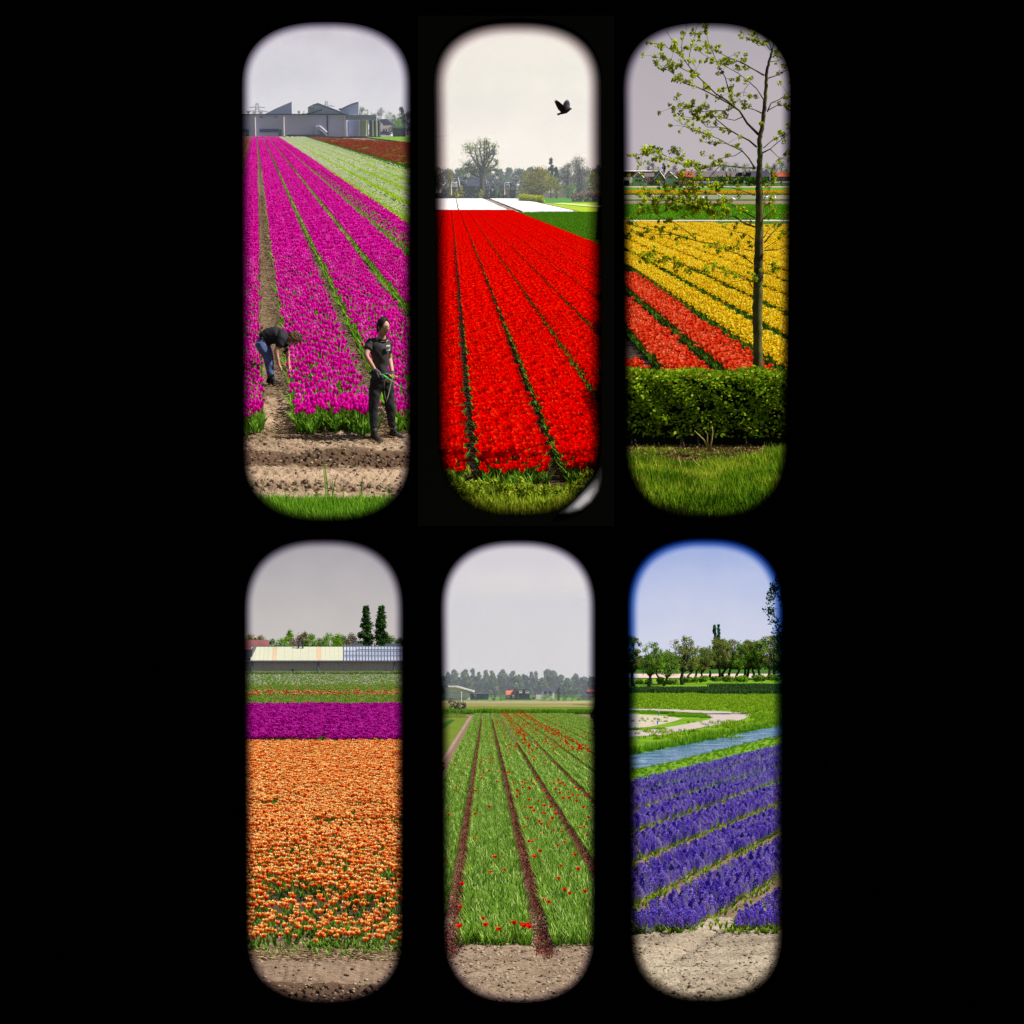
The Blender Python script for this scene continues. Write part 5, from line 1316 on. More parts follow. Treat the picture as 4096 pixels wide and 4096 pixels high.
def gab(label, x0, x1, xp, yp, ye, yb, wallm, roofm, d=845, wins=()):
    h = Px(S3, t5, d, label, 'gabled_house', 'house', (x0 + x1) / 2, yb)
    h.poly('wall', [(x0, yb), (x0, ye), (xp, yp), (x1, ye), (x1, yb)][::-1], wallm, 0, 9)
    for a, b, xx, yy in ((x0 - 6, ye + 6, xp, yp - 3), (xp, yp - 3, x1 + 6, ye + 6)):
        m = MB(h.o); A, B = h.xz(a, b), h.xz(xx, yy); m.prism([A, B, (B[0], B[1] + .5), (A[0], A[1] + .5)][::-1], h.d - .8, h.d + 9.5); m.build('roof', roofm, h.r)
    e = MB(h.o); e.tube([tuple(h.p(x0 - 6, ye + 6, -.9)), tuple(h.p(xp, yp - 3, -.9)), tuple(h.p(x1 + 6, ye + 6, -.9))], .25, 4); e.build('bargeboard', WHITEP, h.r)
    for w in wins: h.win(*w, WHITEP, 2, 0, .2)
    return h
gab('red roofed gabled house at the left with a white bargeboard', 150, 260, 205, 250, 300, 385, WHITEP, TILER, wins=((185, 215, 285, 305), (165, 240, 325, 350)))
gab('brown gabled house behind the pale shrubs on the left', 380, 500, 440, 240, 320, 388, BRK, TILEG, wins=((425, 455, 270, 295),))
gab('white gabled house with a red edged roof left of the terrace', 500, 640, 552, 245, 320, 388, WHITEP, TILER, wins=((620, 636, 290, 315), (535, 570, 290, 312)))
row('red brown roofed house between the left gables', 265, 380, 252, 290, 385, TILEG, [(290, 320), (335, 355)], d=850)
row('red roofed house just left of the terrace', 645, 815, 235, 292, 388, TILER, [(655, 680)], d=850)
for x0, x1, yt, lab, mt_ in ((250, 300, 355, 'small white garden shed on the left', WHITEP), (440, 480, 348, 'small white shed with a dark roof beside the pale shrubs', WHITEP), (598, 648, 352, 'dark garden shed left of the terrace', DARKG), (50, 100, 340, 'dark shed at the left edge', DARKG)):
    h = Px(S3, t5, 825, lab, 'shed', 'shed', x0, 392); h.box('wall', x0, x1, yt, 392, mt_, 0, 3); h.roof('roof', x0 - 3, x1 + 3, yt - 10, yt + 2, DARKG, 3)
# playground slide
RP = solid('red_plastic', (.75, .01, .02), .4, .4, .03); YP = solid('yellow_plastic', (.85, .65, .05), .4, .4, .03); TP = solid('turquoise_plastic', (.02, .42, .35), .4, .4, .03)
h = Px(S3, t5, 815, 'playground tower with a red roof and yellow and turquoise slides', 'play_tower', 'play tower', 1325, 348)
h.box('post', 1308, 1312, 312, 348, YP, 0, .3); h.box('post', 1338, 1342, 312, 348, YP, 0, .3); h.box('roof', 1306, 1344, 296, 316, RP, -.3, 3)
m = MB(h.o); m.tube([tuple(h.p(*a_)) for a_ in ((1310, 322), (1292, 328), (1272, 342), (1258, 346))], .7, 7); m.build('slide', YP, h.r, True)
m = MB(h.o); m.tube([tuple(h.p(*a_)) for a_ in ((1340, 325), (1350, 332), (1335, 340), (1318, 346))], .8, 7); m.build('slide', TP, h.r, True)
shrub_mass(S3, 'hedge', 'long green hedge in front of the brick terrace', [S3.at(t5(x, 0)[0], 739.5, 800) * 1.0 for x in (1115, 1250, 1390, 1500, 1700)], [3.6] * 5, 3.0, G_LEAF_DARK, 60, .5, 12, step=1.8)
def t5t(x, yt, w, mt, lab, seed, d=880, vb=745, **kw):
    u, vt = t5(x, yt); return tree_px(S3, kw.pop('name', 'broadleaf_tree'), lab, u, vt, vb, w * .3623, d, mt, seed, **kw)
MAPLE = tintmat('dark_red_leaf', [(0, (0.04, 0.02, 0.03)), (0.5, (0.10, 0.045, 0.06)), (1, (0.20, 0.10, 0.11))], .2)
GREEN = tintmat('mid_green_leaf', [(0, (0.03, 0.10, 0.01)), (0.5, (0.08, 0.22, 0.015)), (1, (0.18, 0.38, 0.04))], .3)
for i, (x, yt, w, mt, lab, d) in enumerate([(340, 130, 150, MAPLE, 'dark red tree behind the left houses', 930), (410, 175, 140, GREEN, 'green tree right of the dark red tree', 900), (200, 170, 70, YEL, 'small yellow green tree above the left roofs', 930), (480, 140, 60, DEEP, 'dark narrow tree among the left roofs', 930), (620, 150, 170, MAPLE, 'large purple tree behind the left houses', 950),
        (700, 190, 120, GREEN, 'green tree above the red roofed house', 930), (1000, 150, 200, MAPLE, 'wide dark tree behind the terrace', 930), (1160, 120, 150, GREEN, 'tall green tree behind the terrace', 940), (1270, 130, 150, GREEN, 'green tree left of the trunk behind the terrace', 930), (1390, 140, 150, FAR_GREEN, 'grey green tree behind the box dormer', 930), (1480, 160, 120, FAR_GREEN, 'pale tree beside the trunk', 930),
        (1620, 130, 140, GREEN, 'green tree right of the trunk behind the end house', 930), (1700, 145, 150, DEEP, 'dark tree between the end houses', 940), (1780, 120, 160, GREEN, 'large bright green tree at the right edge', 930),
        (590, 250, 130, GREEN, 'leafy garden tree in front of the white gable', 832), (420, 280, 110, FAR_GREEN, 'pale garden shrub in front of the brown gable', 828), (350, 300, 70, DEEP, 'dark garden shrub on the left', 830), (725, 290, 110, DEEP, 'dark garden tree left of the terrace', 830), (230, 290, 100, GREEN, 'green garden shrub in front of the red gable', 830), (150, 300, 90, LIME, 'lime garden shrub at the left edge', 832), (1080, 262, 70, GREEN, 'green garden tree in front of the terrace', 830), (900, 300, 110, DEEP, 'dark garden shrub before the left terrace house', 830), (1450, 290, 50, LIME, 'lime shrub before the dark roofed terrace house', 835), (1700, 290, 60, LIME, 'lime shrub right of the end house', 835), (100, 250, 60, YEL, 'yellow shrub at the far left', 835)]):
    t5t(x, yt, w, mt, lab, 160 + i, d, 744, clum=34, per=50, trunk=.12 if d > 870 else .05, crad=.2)
h = Px(S3, t5, 960, 'small white church tower with a yellow top above the left roofs', 'church_tower', 'tower', 312, 240)
h.box('shaft', 304, 320, 195, 240, solid('pale_stone', (.6, .55, .4), .9), 0, 2); h.poly('spire', [(303, 196), (321, 196), (312, 172)], YP, 0, 2)
# ---------------------------------------------------------- hedge, fence wires and tall grass in front
HL = tintmat('hedge_leaf', [(0, (0.03, 0.07, 0.004)), (0.4, (0.15, 0.28, 0.008)), (0.75, (0.42, 0.58, 0.02)), (1, (0.66, 0.76, 0.08))], .35)
yh = 31.6
P_ = [Vector(((u - 2048) / FOC * yh, yh, 0)) for u in (2482, 2640, 2830, 3010, 3260, 3700)]
hg = thing(S3, 'hedge', 'clipped leafy hedge in front of the tulip field, with bare stems below', 'hedge', (P_[0].x, yh, 0))
s = Soup(); gn = np.random.default_rng(9); n = 12500
x0_, x1_ = P_[0].x - P_[0].x, P_[-1].x - P_[0].x
fx = gn.uniform(x0_, x1_, n); side = gn.random(n)
zt = S3.at(2800, 1502, yh).z
z = np.where(side < .40, zt + gn.normal(0, .025, n) + .03 * np.sin(fx * 6), zt * (.16 + .84 * gn.random(n) ** .75)); y = np.where(side < .40, gn.uniform(0, .75, n), gn.normal(0, .035, n) + .05 * np.sin(fx * 9 + z * 8))
gap_ = (side >= .40) & (np.sin(fx * 7.1 + 3 * np.sin(z * 6)) * np.sin(z * 11 + fx * 4) > .35) & (gn.random(n) < .7)
C = np.stack([fx, y, z], 1)[~gap_]
nn = len(C); leafq = np.array([[-1, 0, 0], [0, 0, .55], [1, 0, 0], [0, 0, -.55]]) * .038
a = gn.uniform(0, 6.28, nn); b = gn.uniform(-1.1, 1.1, nn); sz = gn.uniform(.6, 1.25, nn)
V = np.zeros((nn, 4, 3))
for i_ in range(4):
    lx, lz = leafq[i_, 0] * sz, leafq[i_, 2] * sz
    V[:, i_, 0] = C[:, 0] + lx * np.cos(a) - lz * np.sin(a); V[:, i_, 2] = C[:, 2] + (lx * np.sin(a) + lz * np.cos(a)) * np.cos(b); V[:, i_, 1] = C[:, 1] + (lx * np.sin(a) + lz * np.cos(a)) * np.sin(b)
ii = np.arange(nn)[:, None] * 4
s.add(V.reshape(-1, 3), np.concatenate([ii + np.array([[0, 1, 2]]), ii + np.array([[0, 2, 3]])]), 0, np.repeat(gn.normal(.5, .22, nn), 4))
soup_obj('foliage', s, HL, hg)
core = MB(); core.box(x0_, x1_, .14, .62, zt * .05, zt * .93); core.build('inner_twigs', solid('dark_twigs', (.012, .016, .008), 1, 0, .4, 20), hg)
st = MB()
for k in range(150):
    x = x0_ + (x1_ - x0_) * (k + rnd.random()) / 150; st.tube([(x, .2 + rnd.uniform(-.1, .2), 0), (x + rnd.uniform(-.08, .08), .25, zt * .5), (x + rnd.uniform(-.12, .12), .2, zt * .85)], [.016, .011, .005], 5)
st.build('stems', BARK, hg)
DGREEN = solid('green_post_paint', (.0, .045, .035), .5, .4)
fr = thing(S3, 'wire_fence', 'thin green wire fence with one dark post in front of the hedge', 'fence', S3.g(2566, 1790))
fo = S3.g(2566, 1790); tp_ = S3.at(2566, 1697, fo.y)
m = MB(fo); m.tube([tuple(fo), tuple(tp_)], .028, 8); m.ball(tp_, .036); m.build('post', DGREEN, fr)
m = MB(fo); p2 = S3.g(3330, 1790); m.tube([tuple(p2), (p2.x, p2.y, tp_.z)], .028, 8); m.build('post', DGREEN, fr)
for v in (1703, 1758, 1808):
    z_ = S3.at(2566, v, fo.y).z
    if z_ > .02: m = MB(fo); m.tube([(S3.g(2450, 1790).x, fo.y - .03, z_), (p2.x, fo.y - .03, z_)], .006, 4); m.build('wire', DGREEN, fr)
# grassy bank
def z3(X, Y): return np.clip((31.3 - Y) / 1.6, 0, 1) * (.10 * vnoise(X, Y, 1.2, 1.5, 41) + .05 * vnoise(X, Y, 4, 5, 42) + .45 * np.clip((29 - Y) / 4, 0, 1) - .03)
BANKM = groundmat('grass_bank', [(0.3, (0.012, 0.025, 0.003)), (0.6, (0.035, 0.06, 0.006)), (0.8, (0.08, 0.09, 0.015))], 1.0, 9, .7, .05)
damp_shade_bands(BANKM, [(30.3, 33.4, .9)], (.10, .075, .03))
relief(S3, 'grass_bank', 2450, 3700, 22.3, 33.2, 180, 100, z3, BANKM, .01)
LG = tintmat('lush_blade', [(0, (0.02, 0.05, 0.003)), (0.45, (0.085, 0.20, 0.007)), (0.85, (0.23, 0.38, 0.012)), (1, (0.50, 0.48, 0.05))], .4)
lt = []
for k in range(5):
    V, T, m, t = grass_tuft(40, .30, 80 + k, .18, .024).arr(); lt.append(soup_obj('lush_grass_tuft', (V, T, m, t + (-.3, -.15, 0, .15, .38)[k]), LG, link=False))
gn = np.random.default_rng(12); n = 6800
Y = 22.4 + 9.3 * gn.random(n) ** .9 ; X = (gn.uniform(2455, 3300, n) - 2048) / FOC * Y
Z = z3(X, Y) - .08
sc_ = gn.uniform(.7, 1.5, n) * (0.8 + .45 * vnoise(X, Y, 1.5, 1.5, 44)) * np.where(Y > 31.0, .45, 1.0)
scatter('grass', lt, np.stack([X, Y, Z], 1), gn.uniform(0, 6, n), sc_, np.clip((2 + 2.4 * vnoise(X, Y, 2.2, 2.2, 45) + gn.normal(0, .8, n)).round(), 0, 4), S3, 'tall lush grass on the bank in front of the hedge')
LLM = tintmat('leaf_litter', [(0, (0.03, 0.02, 0.008)), (0.5, (0.16, 0.10, 0.035)), (1, (0.42, 0.30, 0.12))], .1)
lit = []
for k in range(3):
    s = Soup(); clumps(s, [(0, 0, .01)], [.3], 90, .03, np.random.default_rng(k), 0, .25, .1, .5); lit.append(soup_obj('litter_clump', s, LLM, link=False))
n = 420; Y = gn.uniform(30.2, 31.9, n)
scatter('leaf_litter', lit, np.stack([(gn.uniform(2480, 3250, n) - 2048) / FOC * Y, Y, np.full(n, .02)], 1), gn.uniform(0, 6, n), gn.uniform(.6, 1.2, n), gn.integers(0, 3, n), S3, 'brown leaf litter between the grass and the foot of the hedge')
# a few bare shoots
STEMY = solid('yellow_stem', (.36, .28, .07), .8, .2, .2, 20)
t3b = lambda x, y: (2460 + .383 * x, 1440 + .383 * y)
for i, (lab, base, ends) in enumerate([('pale forked shoot growing in front of the hedge foot', (985, 900), [[(935, 840), (830, 740)], [(965, 850), (965, 770), (940, 740)], [(1010, 830), (1020, 750), (1012, 690)]]),
        ('pale bent stalks in the grass left of the middle', (720, 1220), [[(690, 1130), (660, 1010)], [(660, 1160), (600, 1080)]]), ('pale stalk in the grass right of the middle', (1240, 1220), [[(1280, 1120), (1340, 1080)], [(1110, 1170), (1130, 1120)]]), ('thin pale stalk in the middle of the grass', (930, 1180), [[(880, 1110), (810, 1040)]])]):
    g0 = S3.g(*t3b(*base)); yy = min(g0.y, 30.5)
    zz = float(z3(np.array([g0.x]), np.array([yy]))[0]) + .1
    r_ = thing(S3, 'shoot', lab, 'shoot', (S3.at(*t3b(*base), yy).x, yy, max(0, zz)), 0, 'bare shoots in the grass')
    bo = Vector((S3.at(*t3b(*base), yy).x, yy, max(0, zz)))
    for e in ends:
        m = MB(bo); pts_ = [tuple(bo)] + [tuple(S3.at(*t3b(*q_), yy)) for q_ in e]; m.tube(pts_, [.02] + [.016, .01, .008][:len(e)], 6); m.build('stem', STEMY, r_, True)
# ------------------------------------------------------------------ the tree in front of the yellow tulips, limbs traced one by one
BARK3 = None
m_, nt_, out_ = new_mat('mossy_bark')
_n1 = noise(nt_, 2.2, 5); _n2 = noise(nt_, 14, 6, .75)
_cc = mixc(nt_, ramp(nt_, [(0.42, (0, 0, 0)), (0.6, (1, 1, 1))], _n1), (0.05, 0.043, 0.03), (0.17, 0.16, 0.035))
principled(nt_, out_, _cc, .95, .1, _n2, 1.0, .06); BARK3 = m_
YT = 33.2
A1 = lambda x, y: (2460 + .383 * x, 60 + .383 * y)
A2 = lambda x, y: (2460 + .383 * x, 780 + .383 * y)
A5 = lambda x, y: (2480 + .3623 * x, 600 + .3623 * y)
_b = S3.at(*A2(1493, 1860), YT); _b = Vector((_b.x, YT, 0))
tr3 = thing(S3, 'young_tree', 'slender mossy tree with small fresh leaves standing behind the hedge', 'tree', _b)
def limb3(pts, w0, w1, dy0, dy1, mb, n=8):
    k = len(pts); P = [S3.at(u, v, YT + dy0 + (dy1 - dy0) * i / (k - 1)) for i, (u, v) in enumerate(pts)]
    rad = [w0 + (w1 - w0) * (i / (k - 1)) ** .7 for i in range(k)]
    mb.tube([tuple(p) for p in P], rad, n, True); return P
px = YT / FOC
tm = MB(_b)
trunk_pts = [A2(1493, 1990), A2(1493, 1860), A2(1492, 1500), A2(1486, 1250), A2(1494, 950), A2(1500, 600), A2(1508, 300), A2(1508, 0), A1(1500, 1750), A1(1508, 1600), A1(1515, 1450), A1(1508, 1300), A1(1535, 1180), A1(1555, 1020), A1(1570, 860), A1(1580, 700), A1(1582, 600), A1(1608, 490), A1(1640, 380)]
wd = [22, 20, 18.5, 20, 18.5, 17.5, 16, 14.5, 13, 11, 10.5, 9, 8.5, 8, 7, 6.5, 6, 5, 4]
P = [S3.at(u, v, YT) for u, v in trunk_pts]; P[0].z = max(P[0].z, -.02) if P[0].z > 0 else P[0].z
P = [Vector((P[0].x, YT, 0))] + P[1:] if P[1].z > 0 else [Vector((P[1].x, YT, 0))] + P[2:]
if len(P) != len(wd): wd = wd[1:]
P2_, w2_ = [], []
for i in range(len(P) - 1):                                         # knots and slight bends
    for j in range(4):
        f = j / 4; P2_.append(P[i].lerp(P[i + 1], f) + Vector((math.sin(i * 9.1 + j * 2.3) * .006, 0, 0))); w2_.append((wd[i] * (1 - f) + wd[i + 1] * f) * px * (1 + .07 * math.sin(i * 5.7 + j * 3.1)))
P2_.append(P[-1]); w2_.append(wd[-1] * px)
tm.tube([tuple(p) for p in P2_], w2_, 12); tm.build('trunk', BARK3, tr3, True)
BR = [  # (points, start width, leaf density, depth drift)
 ([A1(1500, 1250), A1(1380, 1130), A1(1300, 1000), A1(1180, 900), A1(1050, 820), A1(940, 710), A1(850, 630), A1(760, 520), A1(690, 420), A1(600, 270), A1(530, 160)], 5.5, .8, -.5),
 ([A1(1300, 1000), A1(1180, 920), A1(960, 800), A1(850, 750), A1(740, 720), A1(660, 650), A1(560, 580), A1(400, 500)], 3.4, 1.6, .3),
 ([A1(1250, 950), A1(1200, 830), A1(1150, 650), A1(1060, 480), A1(980, 300), A1(940, 130)], 3.0, 1.5, .2), ([A1(770, 520), A1(780, 400), A1(830, 230), A1(850, 120)], 1.8, .9, .1),
 ([A1(700, 430), A1(560, 350), A1(500, 290), A1(380, 300)], 1.5, .9, -.1), ([A1(850, 630), A1(700, 560), A1(580, 460), A1(380, 440)], 2.0, 1.5, .2), ([A1(690, 420), A1(700, 280), A1(745, 160), A1(750, 90)], 1.4, 1.1, .2),
 ([A1(1480, 1380), A1(1400, 1310), A1(1280, 1250), A1(1180, 1190), A1(1080, 1170), A1(960, 1170), A1(860, 1080), A1(700, 1060)], 4.0, 1.0, .4), ([A1(1180, 1190), A1(1060, 1090), A1(1000, 1010), A1(880, 1010), A1(760, 980), A1(570, 970)], 2.2, 1.4, .2),
 ([A1(1260, 960), A1(1150, 1000), A1(1000, 1000), A1(850, 960), A1(680, 930)], 2.4, 1.5, .1), ([A1(1340, 1060), A1(1250, 1100), A1(1150, 1080), A1(1010, 1060), A1(900, 1060)], 2.0, 1.3, .3),
 ([A1(1465, 1610), A1(1400, 1500), A1(1330, 1420), A1(1180, 1350), A1(1080, 1290), A1(900, 1230), A1(760, 1180), A1(620, 1090)], 3.6, .9, -.3), ([A1(1330, 1400), A1(1150, 1340), A1(1000, 1350), A1(920, 1320)], 1.6, .8, -.1),
 ([A1(1555, 630), A1(1470, 580), A1(1350, 510), A1(1200, 450), A1(1100, 400), A1(1000, 330), A1(940, 290)], 3.4, 1.5, -.2), ([A1(1550, 880), A1(1480, 770), A1(1390, 690), A1(1290, 610), A1(1180, 550), A1(1040, 480), A1(870, 380)], 2.4, 1.0, .4),
 ([A1(1540, 1030), A1(1460, 990), A1(1380, 970), A1(1300, 880), A1(1180, 780)], 2.6, 1.4, .2), ([A1(1400, 720), A1(1350, 780), A1(1340, 850)], 1.2, 1.6, .1), ([A1(1500, 1240), A1(1530, 1160), A1(1560, 1120)], 2, .8, -.1),
 ([A1(1590, 1010), A1(1630, 920), A1(1720, 880), A1(1820, 800), A1(1930, 760)], 2.8, .9, .3), ([A1(1600, 660), A1(1720, 620), A1(1800, 570), A1(1900, 500)], 2.2, 1.2, .2), ([A1(1540, 1440), A1(1620, 1400), A1(1700, 1330), A1(1820, 1240), A1(1950, 1150)], 3.2, .6, .3),
 ([A1(1590, 1000), A1(1700, 940), A1(1800, 950), A1(1900, 1000)], 2.0, 1.2, -.3), ([A1(1550, 1390), A1(1640, 1310), A1(1760, 1250), A1(1880, 1200)], 2.0, .8, .1),
 ([A1(1625, 370), A1(1570, 300), A1(1500, 320), A1(1420, 260), A1(1370, 260)], 2.0, 1.5, .1), ([A1(1640, 380), A1(1600, 250), A1(1520, 200), A1(1450, 150), A1(1400, 90)], 2.6, 2.2, .2), ([A1(1640, 380), A1(1660, 280), A1(1620, 180), A1(1640, 60)], 2.4, 2.0, -.1),
 ([A1(1610, 490), A1(1690, 480), A1(1780, 440)], 1.6, 1.6, .1), ([A1(1640, 380), A1(1720, 360), A1(1790, 330)], 1.6, 1.8, .1), ([A1(1620, 1400), A1(1700, 1480), A1(1760, 1500), A1(1860, 1520)], 1.6, 1.5, .1),
 ([A1(1460, 1600), A1(1300, 1590), A1(1100, 1570), A1(900, 1600), A1(700, 1560), A1(500, 1500), A1(350, 1440), A1(200, 1470)], 3.0, 2.0, -.6), ([A1(700, 1560), A1(560, 1480), A1(400, 1420), A1(340, 1400)], 1.4, 1.6, -.1), ([A1(1330, 1420), A1(1250, 1470), A1(1130, 1490), A1(1000, 1540)], 1.8, 1.8, -.1),
 ([A1(1100, 1570), A1(980, 1700), A1(850, 1740), A1(700, 1640)], 1.8, 1.8, -.3), ([A1(800, 1580), A1(740, 1520), A1(640, 1450), A1(590, 1440)], 1.3, 1.4, -.3),
 ([A2(1450, 330), A2(1350, 290), A2(1250, 230), A2(1150, 210), A2(1050, 190), A2(950, 130), A2(800, 120)], 3.0, 1.5, -.3), ([A2(1450, 460), A2(1380, 410), A2(1250, 380), A2(1150, 350)], 2.0, .7, .3), ([A2(1440, 720), A2(1350, 650), A2(1270, 610), A2(1150, 570), A2(1000, 540)], 2.8, 1.6, -.2),
 ([A2(1430, 960), A2(1400, 900), A2(1350, 880), A2(1200, 820), A2(1050, 800), A2(920, 800)], 2.6, .7, -.5), ([A2(920, 800), A2(800, 750), A2(600, 710), A2(400, 650), A2(180, 680)], 1.6, 2.4, -.6), ([A2(1060, 515), A2(900, 490), A2(780, 460), A2(600, 400), A2(430, 370), A2(250, 330), A2(110, 300)], 2.0, .7, .4),
 ([A2(850, 470), A2(750, 380), A2(620, 290), A2(500, 240), A2(380, 170)], 1.8, 1.2, .2), ([A2(1350, 880), A2(1290, 900), A2(1200, 905)], 1.2, .6, 0), ([A2(780, 460), A2(600, 410), A2(300, 420), A2(130, 435)], 1.4, 1.0, .3), ([A2(1250, 610), A2(1350, 575), A2(1440, 580)], 1.0, .6, 0),
 ([A2(1560, 500), A2(1620, 420), A2(1700, 340), A2(1800, 220), A2(1880, 150)], 3.0, .6, .3), ([A2(1560, 580), A2(1700, 570), A2(1830, 520), A2(1930, 480)], 2.4, .8, .2), ([A2(1550, 450), A2(1600, 370), A2(1700, 300), A2(1800, 210)], 2.0, .6, .5), ([A2(1560, 560), A2(1700, 470), A2(1800, 400)], 1.4, 1.2, .1),
 ([A2(1540, 840), A2(1590, 790), A2(1660, 810), A2(1700, 840)], 1.2, 2.0, -.2), ([A2(1450, 850), A2(1500, 820), A2(1480, 880)], 1.0, 2.0, -.3), ([A2(1540, 270), A2(1600, 180), A2(1680, 60)], 2.0, 1.2, .2),
 ([A5(1490, 500), A5(1380, 460), A5(1250, 420), A5(1100, 410), A5(950, 380), A5(800, 370)], 2.4, 2.0, -.4), ([A5(1490, 750), A5(1380, 690), A5(1250, 610), A5(1200, 580), A5(1050, 600), A5(900, 580), A5(760, 540)], 2.6, 1.8, -.2),
 ([A5(1490, 850), A5(1380, 820), A5(1280, 740), A5(1100, 710), A5(980, 660), A5(800, 620), A5(650, 560), A5(400, 520), A5(200, 510)], 2.8, 2.2, -.5), ([A5(1000, 480), A5(860, 450), A5(700, 420), A5(560, 400), A5(540, 470)], 1.6, 1.8, -.4), ([A5(650, 560), A5(500, 600), A5(400, 580), A5(300, 440)], 1.2, 2.0, -.3),
 ([A5(1100, 710), A5(900, 660), A5(700, 660), A5(560, 560)], 1.6, 2.0, .1), ([A5(980, 660), A5(900, 560), A5(780, 500), A5(700, 460)], 1.4, 2.0, .1), ([A5(600, 620), A5(450, 700), A5(330, 690), A5(180, 720)], 1.2, 1.6, -.1), ([A5(850, 760), A5(760, 700), A5(650, 700)], 1.2, 1.4, .1),
 ([A5(1580, 560), A5(1640, 450), A5(1700, 350), A5(1730, 280)], 1.8, 1.4, .2), ([A5(1600, 620), A5(1700, 560), A5(1800, 540)], 1.4, 1.6, .1), ([A5(1590, 760), A5(1660, 690), A5(1720, 700)], 1.2, 1.4, -.1),
]
LEAF3 = tintmat('fresh_leaf', [(0, (0.12, 0.17, 0.008)), (0.4, (0.40, 0.50, 0.012)), (0.8, (0.66, 0.76, 0.02)), (1, (0.8, 0.88, 0.08))], .4)
_g = random.Random(5); cen, rad_ = [], []
for pts, w, dens, dy in BR:
    mb = MB(_b)
    P = limb3(pts, w * px, .7 * px, 0, dy, mb)
    # side twigs and leaf clusters
    for i in range(len(P) - 1):
        f0 = i / (len(P) - 1)
        L = (P[i + 1] - P[i]).length
        n = int(dens * L * (5 + 11 * f0) * (1 if f0 > .15 else .3)) + (1 if f0 > .3 else 0)
        for _ in range(n):
            p = P[i].lerp(P[i + 1], _g.random()); e = p + Vector((_g.gauss(-.03, .09), _g.gauss(0, .08), _g.gauss(.03, .08)))
            mb.tube([tuple(p), tuple((p + e) / 2 + Vector((0, 0, .01))), tuple(e)], [.7 * px, .55 * px, .4 * px], 4, False)
            cen.append(tuple(e - _b)); rad_.append(_g.uniform(.022, .05))
            if _g.random() < .35: cen.append(tuple(p.lerp(e, .5) - _b)); rad_.append(.028)
    mb.build('branch', BARK3, tr3, True)
s = Soup(); gn = np.random.default_rng(6)
clumps(s, cen, [r * 1.4 for r in rad_], 18, .026, gn, 0, .15, .9)
soup_obj('foliage', s, LEAF3, tr3)
# ================================================================== the two workers in the magenta field
SKIN = solid('skin', (0.52, 0.29, 0.19), .55, .35, .08, 12)
SHIRT = solid('black_polo', (0.022, 0.022, 0.026), .85, .15, .25, 9, bump=.3)
SHIRT2 = solid('charcoal_polo', (0.045, 0.042, 0.042), .85, .15, .25, 9, bump=.3)
JEANS = solid('blue_denim', (0.09, 0.13, 0.26), .9, .1, .4, 14, bump=.3)
JEANS2 = solid('washed_black_denim', (0.028, 0.029, 0.033), .85, .15, .5, 10, bump=.3)
BOOT = solid('black_boot', (0.014, 0.012, 0.011), .6, .3, .3, 20)
HAIRM = solid('dark_brown_hair', (0.028, 0.016, 0.010), .7, .3, .4, 40, bump=.6); HAIRL = solid('curly_brown_hair', (0.10, 0.055, 0.03), .8, .2, .45, 30, bump=.8)
GLOVE = solid('grey_glove', (0.075, 0.065, 0.085), .8, .15, .2, 20); BELT = solid('belt', (0.02, 0.02, 0.02), .5, .3)
def skin_mesh(name, V, E, rads, mat, parent, sub=2, root=0, extra=None):
    """one continuous surface grown round a jointed skeleton"""
    me = bpy.data.meshes.new(name); me.from_pydata([tuple(v) for v in V], E, []); me.materials.append(mat)
    o = bpy.data.objects.new(name, me); col.objects.link(o)
    if parent is not None: o.parent = parent
    o.modifiers.new('skin', 'SKIN'); sv = me.skin_vertices[0].data if me.skin_vertices else None
    if sv is None:
        bpy.context.view_layer.objects.active = o; bpy.ops.object.mode_set(mode='EDIT'); bpy.ops.object.mode_set(mode='OBJECT'); sv = me.skin_vertices[0].data
    for i, r in enumerate(rads):
        sv[i].radius = (r, r) if not hasattr(r, '__len__') else r
        sv[i].use_root = i == root
    m = o.modifiers.new('subsurf', 'SUBSURF'); m.levels = sub; m.render_levels = sub
    dg = bpy.context.evaluated_depsgraph_get(); e = o.evaluated_get(dg); nm = bpy.data.meshes.new_from_object(e)
    o.modifiers.clear(); o.data = nm; nm.materials.clear(); nm.materials.append(mat)
    nm.polygons.foreach_set('use_smooth', np.ones(len(nm.polygons), dtype=bool))
    bpy.data.meshes.remove(me)
    nm.name = name
    return o
def chain(V, E, R_, start, pts, rads):
    """adds joints after vertex start"""
    p = start
    for q_, r in zip(pts, rads):
        V.append(Vector(q_)); R_.append(r); E.append((p, len(V) - 1)); p = len(V) - 1
    return p
def lathe_rings(name, rings, mat, parent, n=16, closed=True, smooth=True):
    """garment or head: elliptic rings (centre, x radius, y radius, tilt axis)"""
    V, Fs = [], []
    for (c, rx, ry, d) in rings:
        d = Vector(d).normalized(); a = Vector((1, 0, 0)) - d * d.x; a = a.normalized() if a.length > .1 else Vector((0, 1, 0)); b = d.cross(a)
        for k in range(n):
            t = 2 * math.pi * k / n; V.append(Vector(c) + a * rx * math.cos(t) + b * ry * math.sin(t))
    for i in range(len(rings) - 1):
        for k in range(n): Fs.append((i * n + k, i * n + (k + 1) % n, (i + 1) * n + (k + 1) % n, (i + 1) * n + k))
    if closed: Fs += [tuple(range(n - 1, -1, -1)), tuple(range((len(rings) - 1) * n, len(rings) * n))]
    return mesh_obj(name, V, Fs, mat, smooth=smooth, parent=parent)
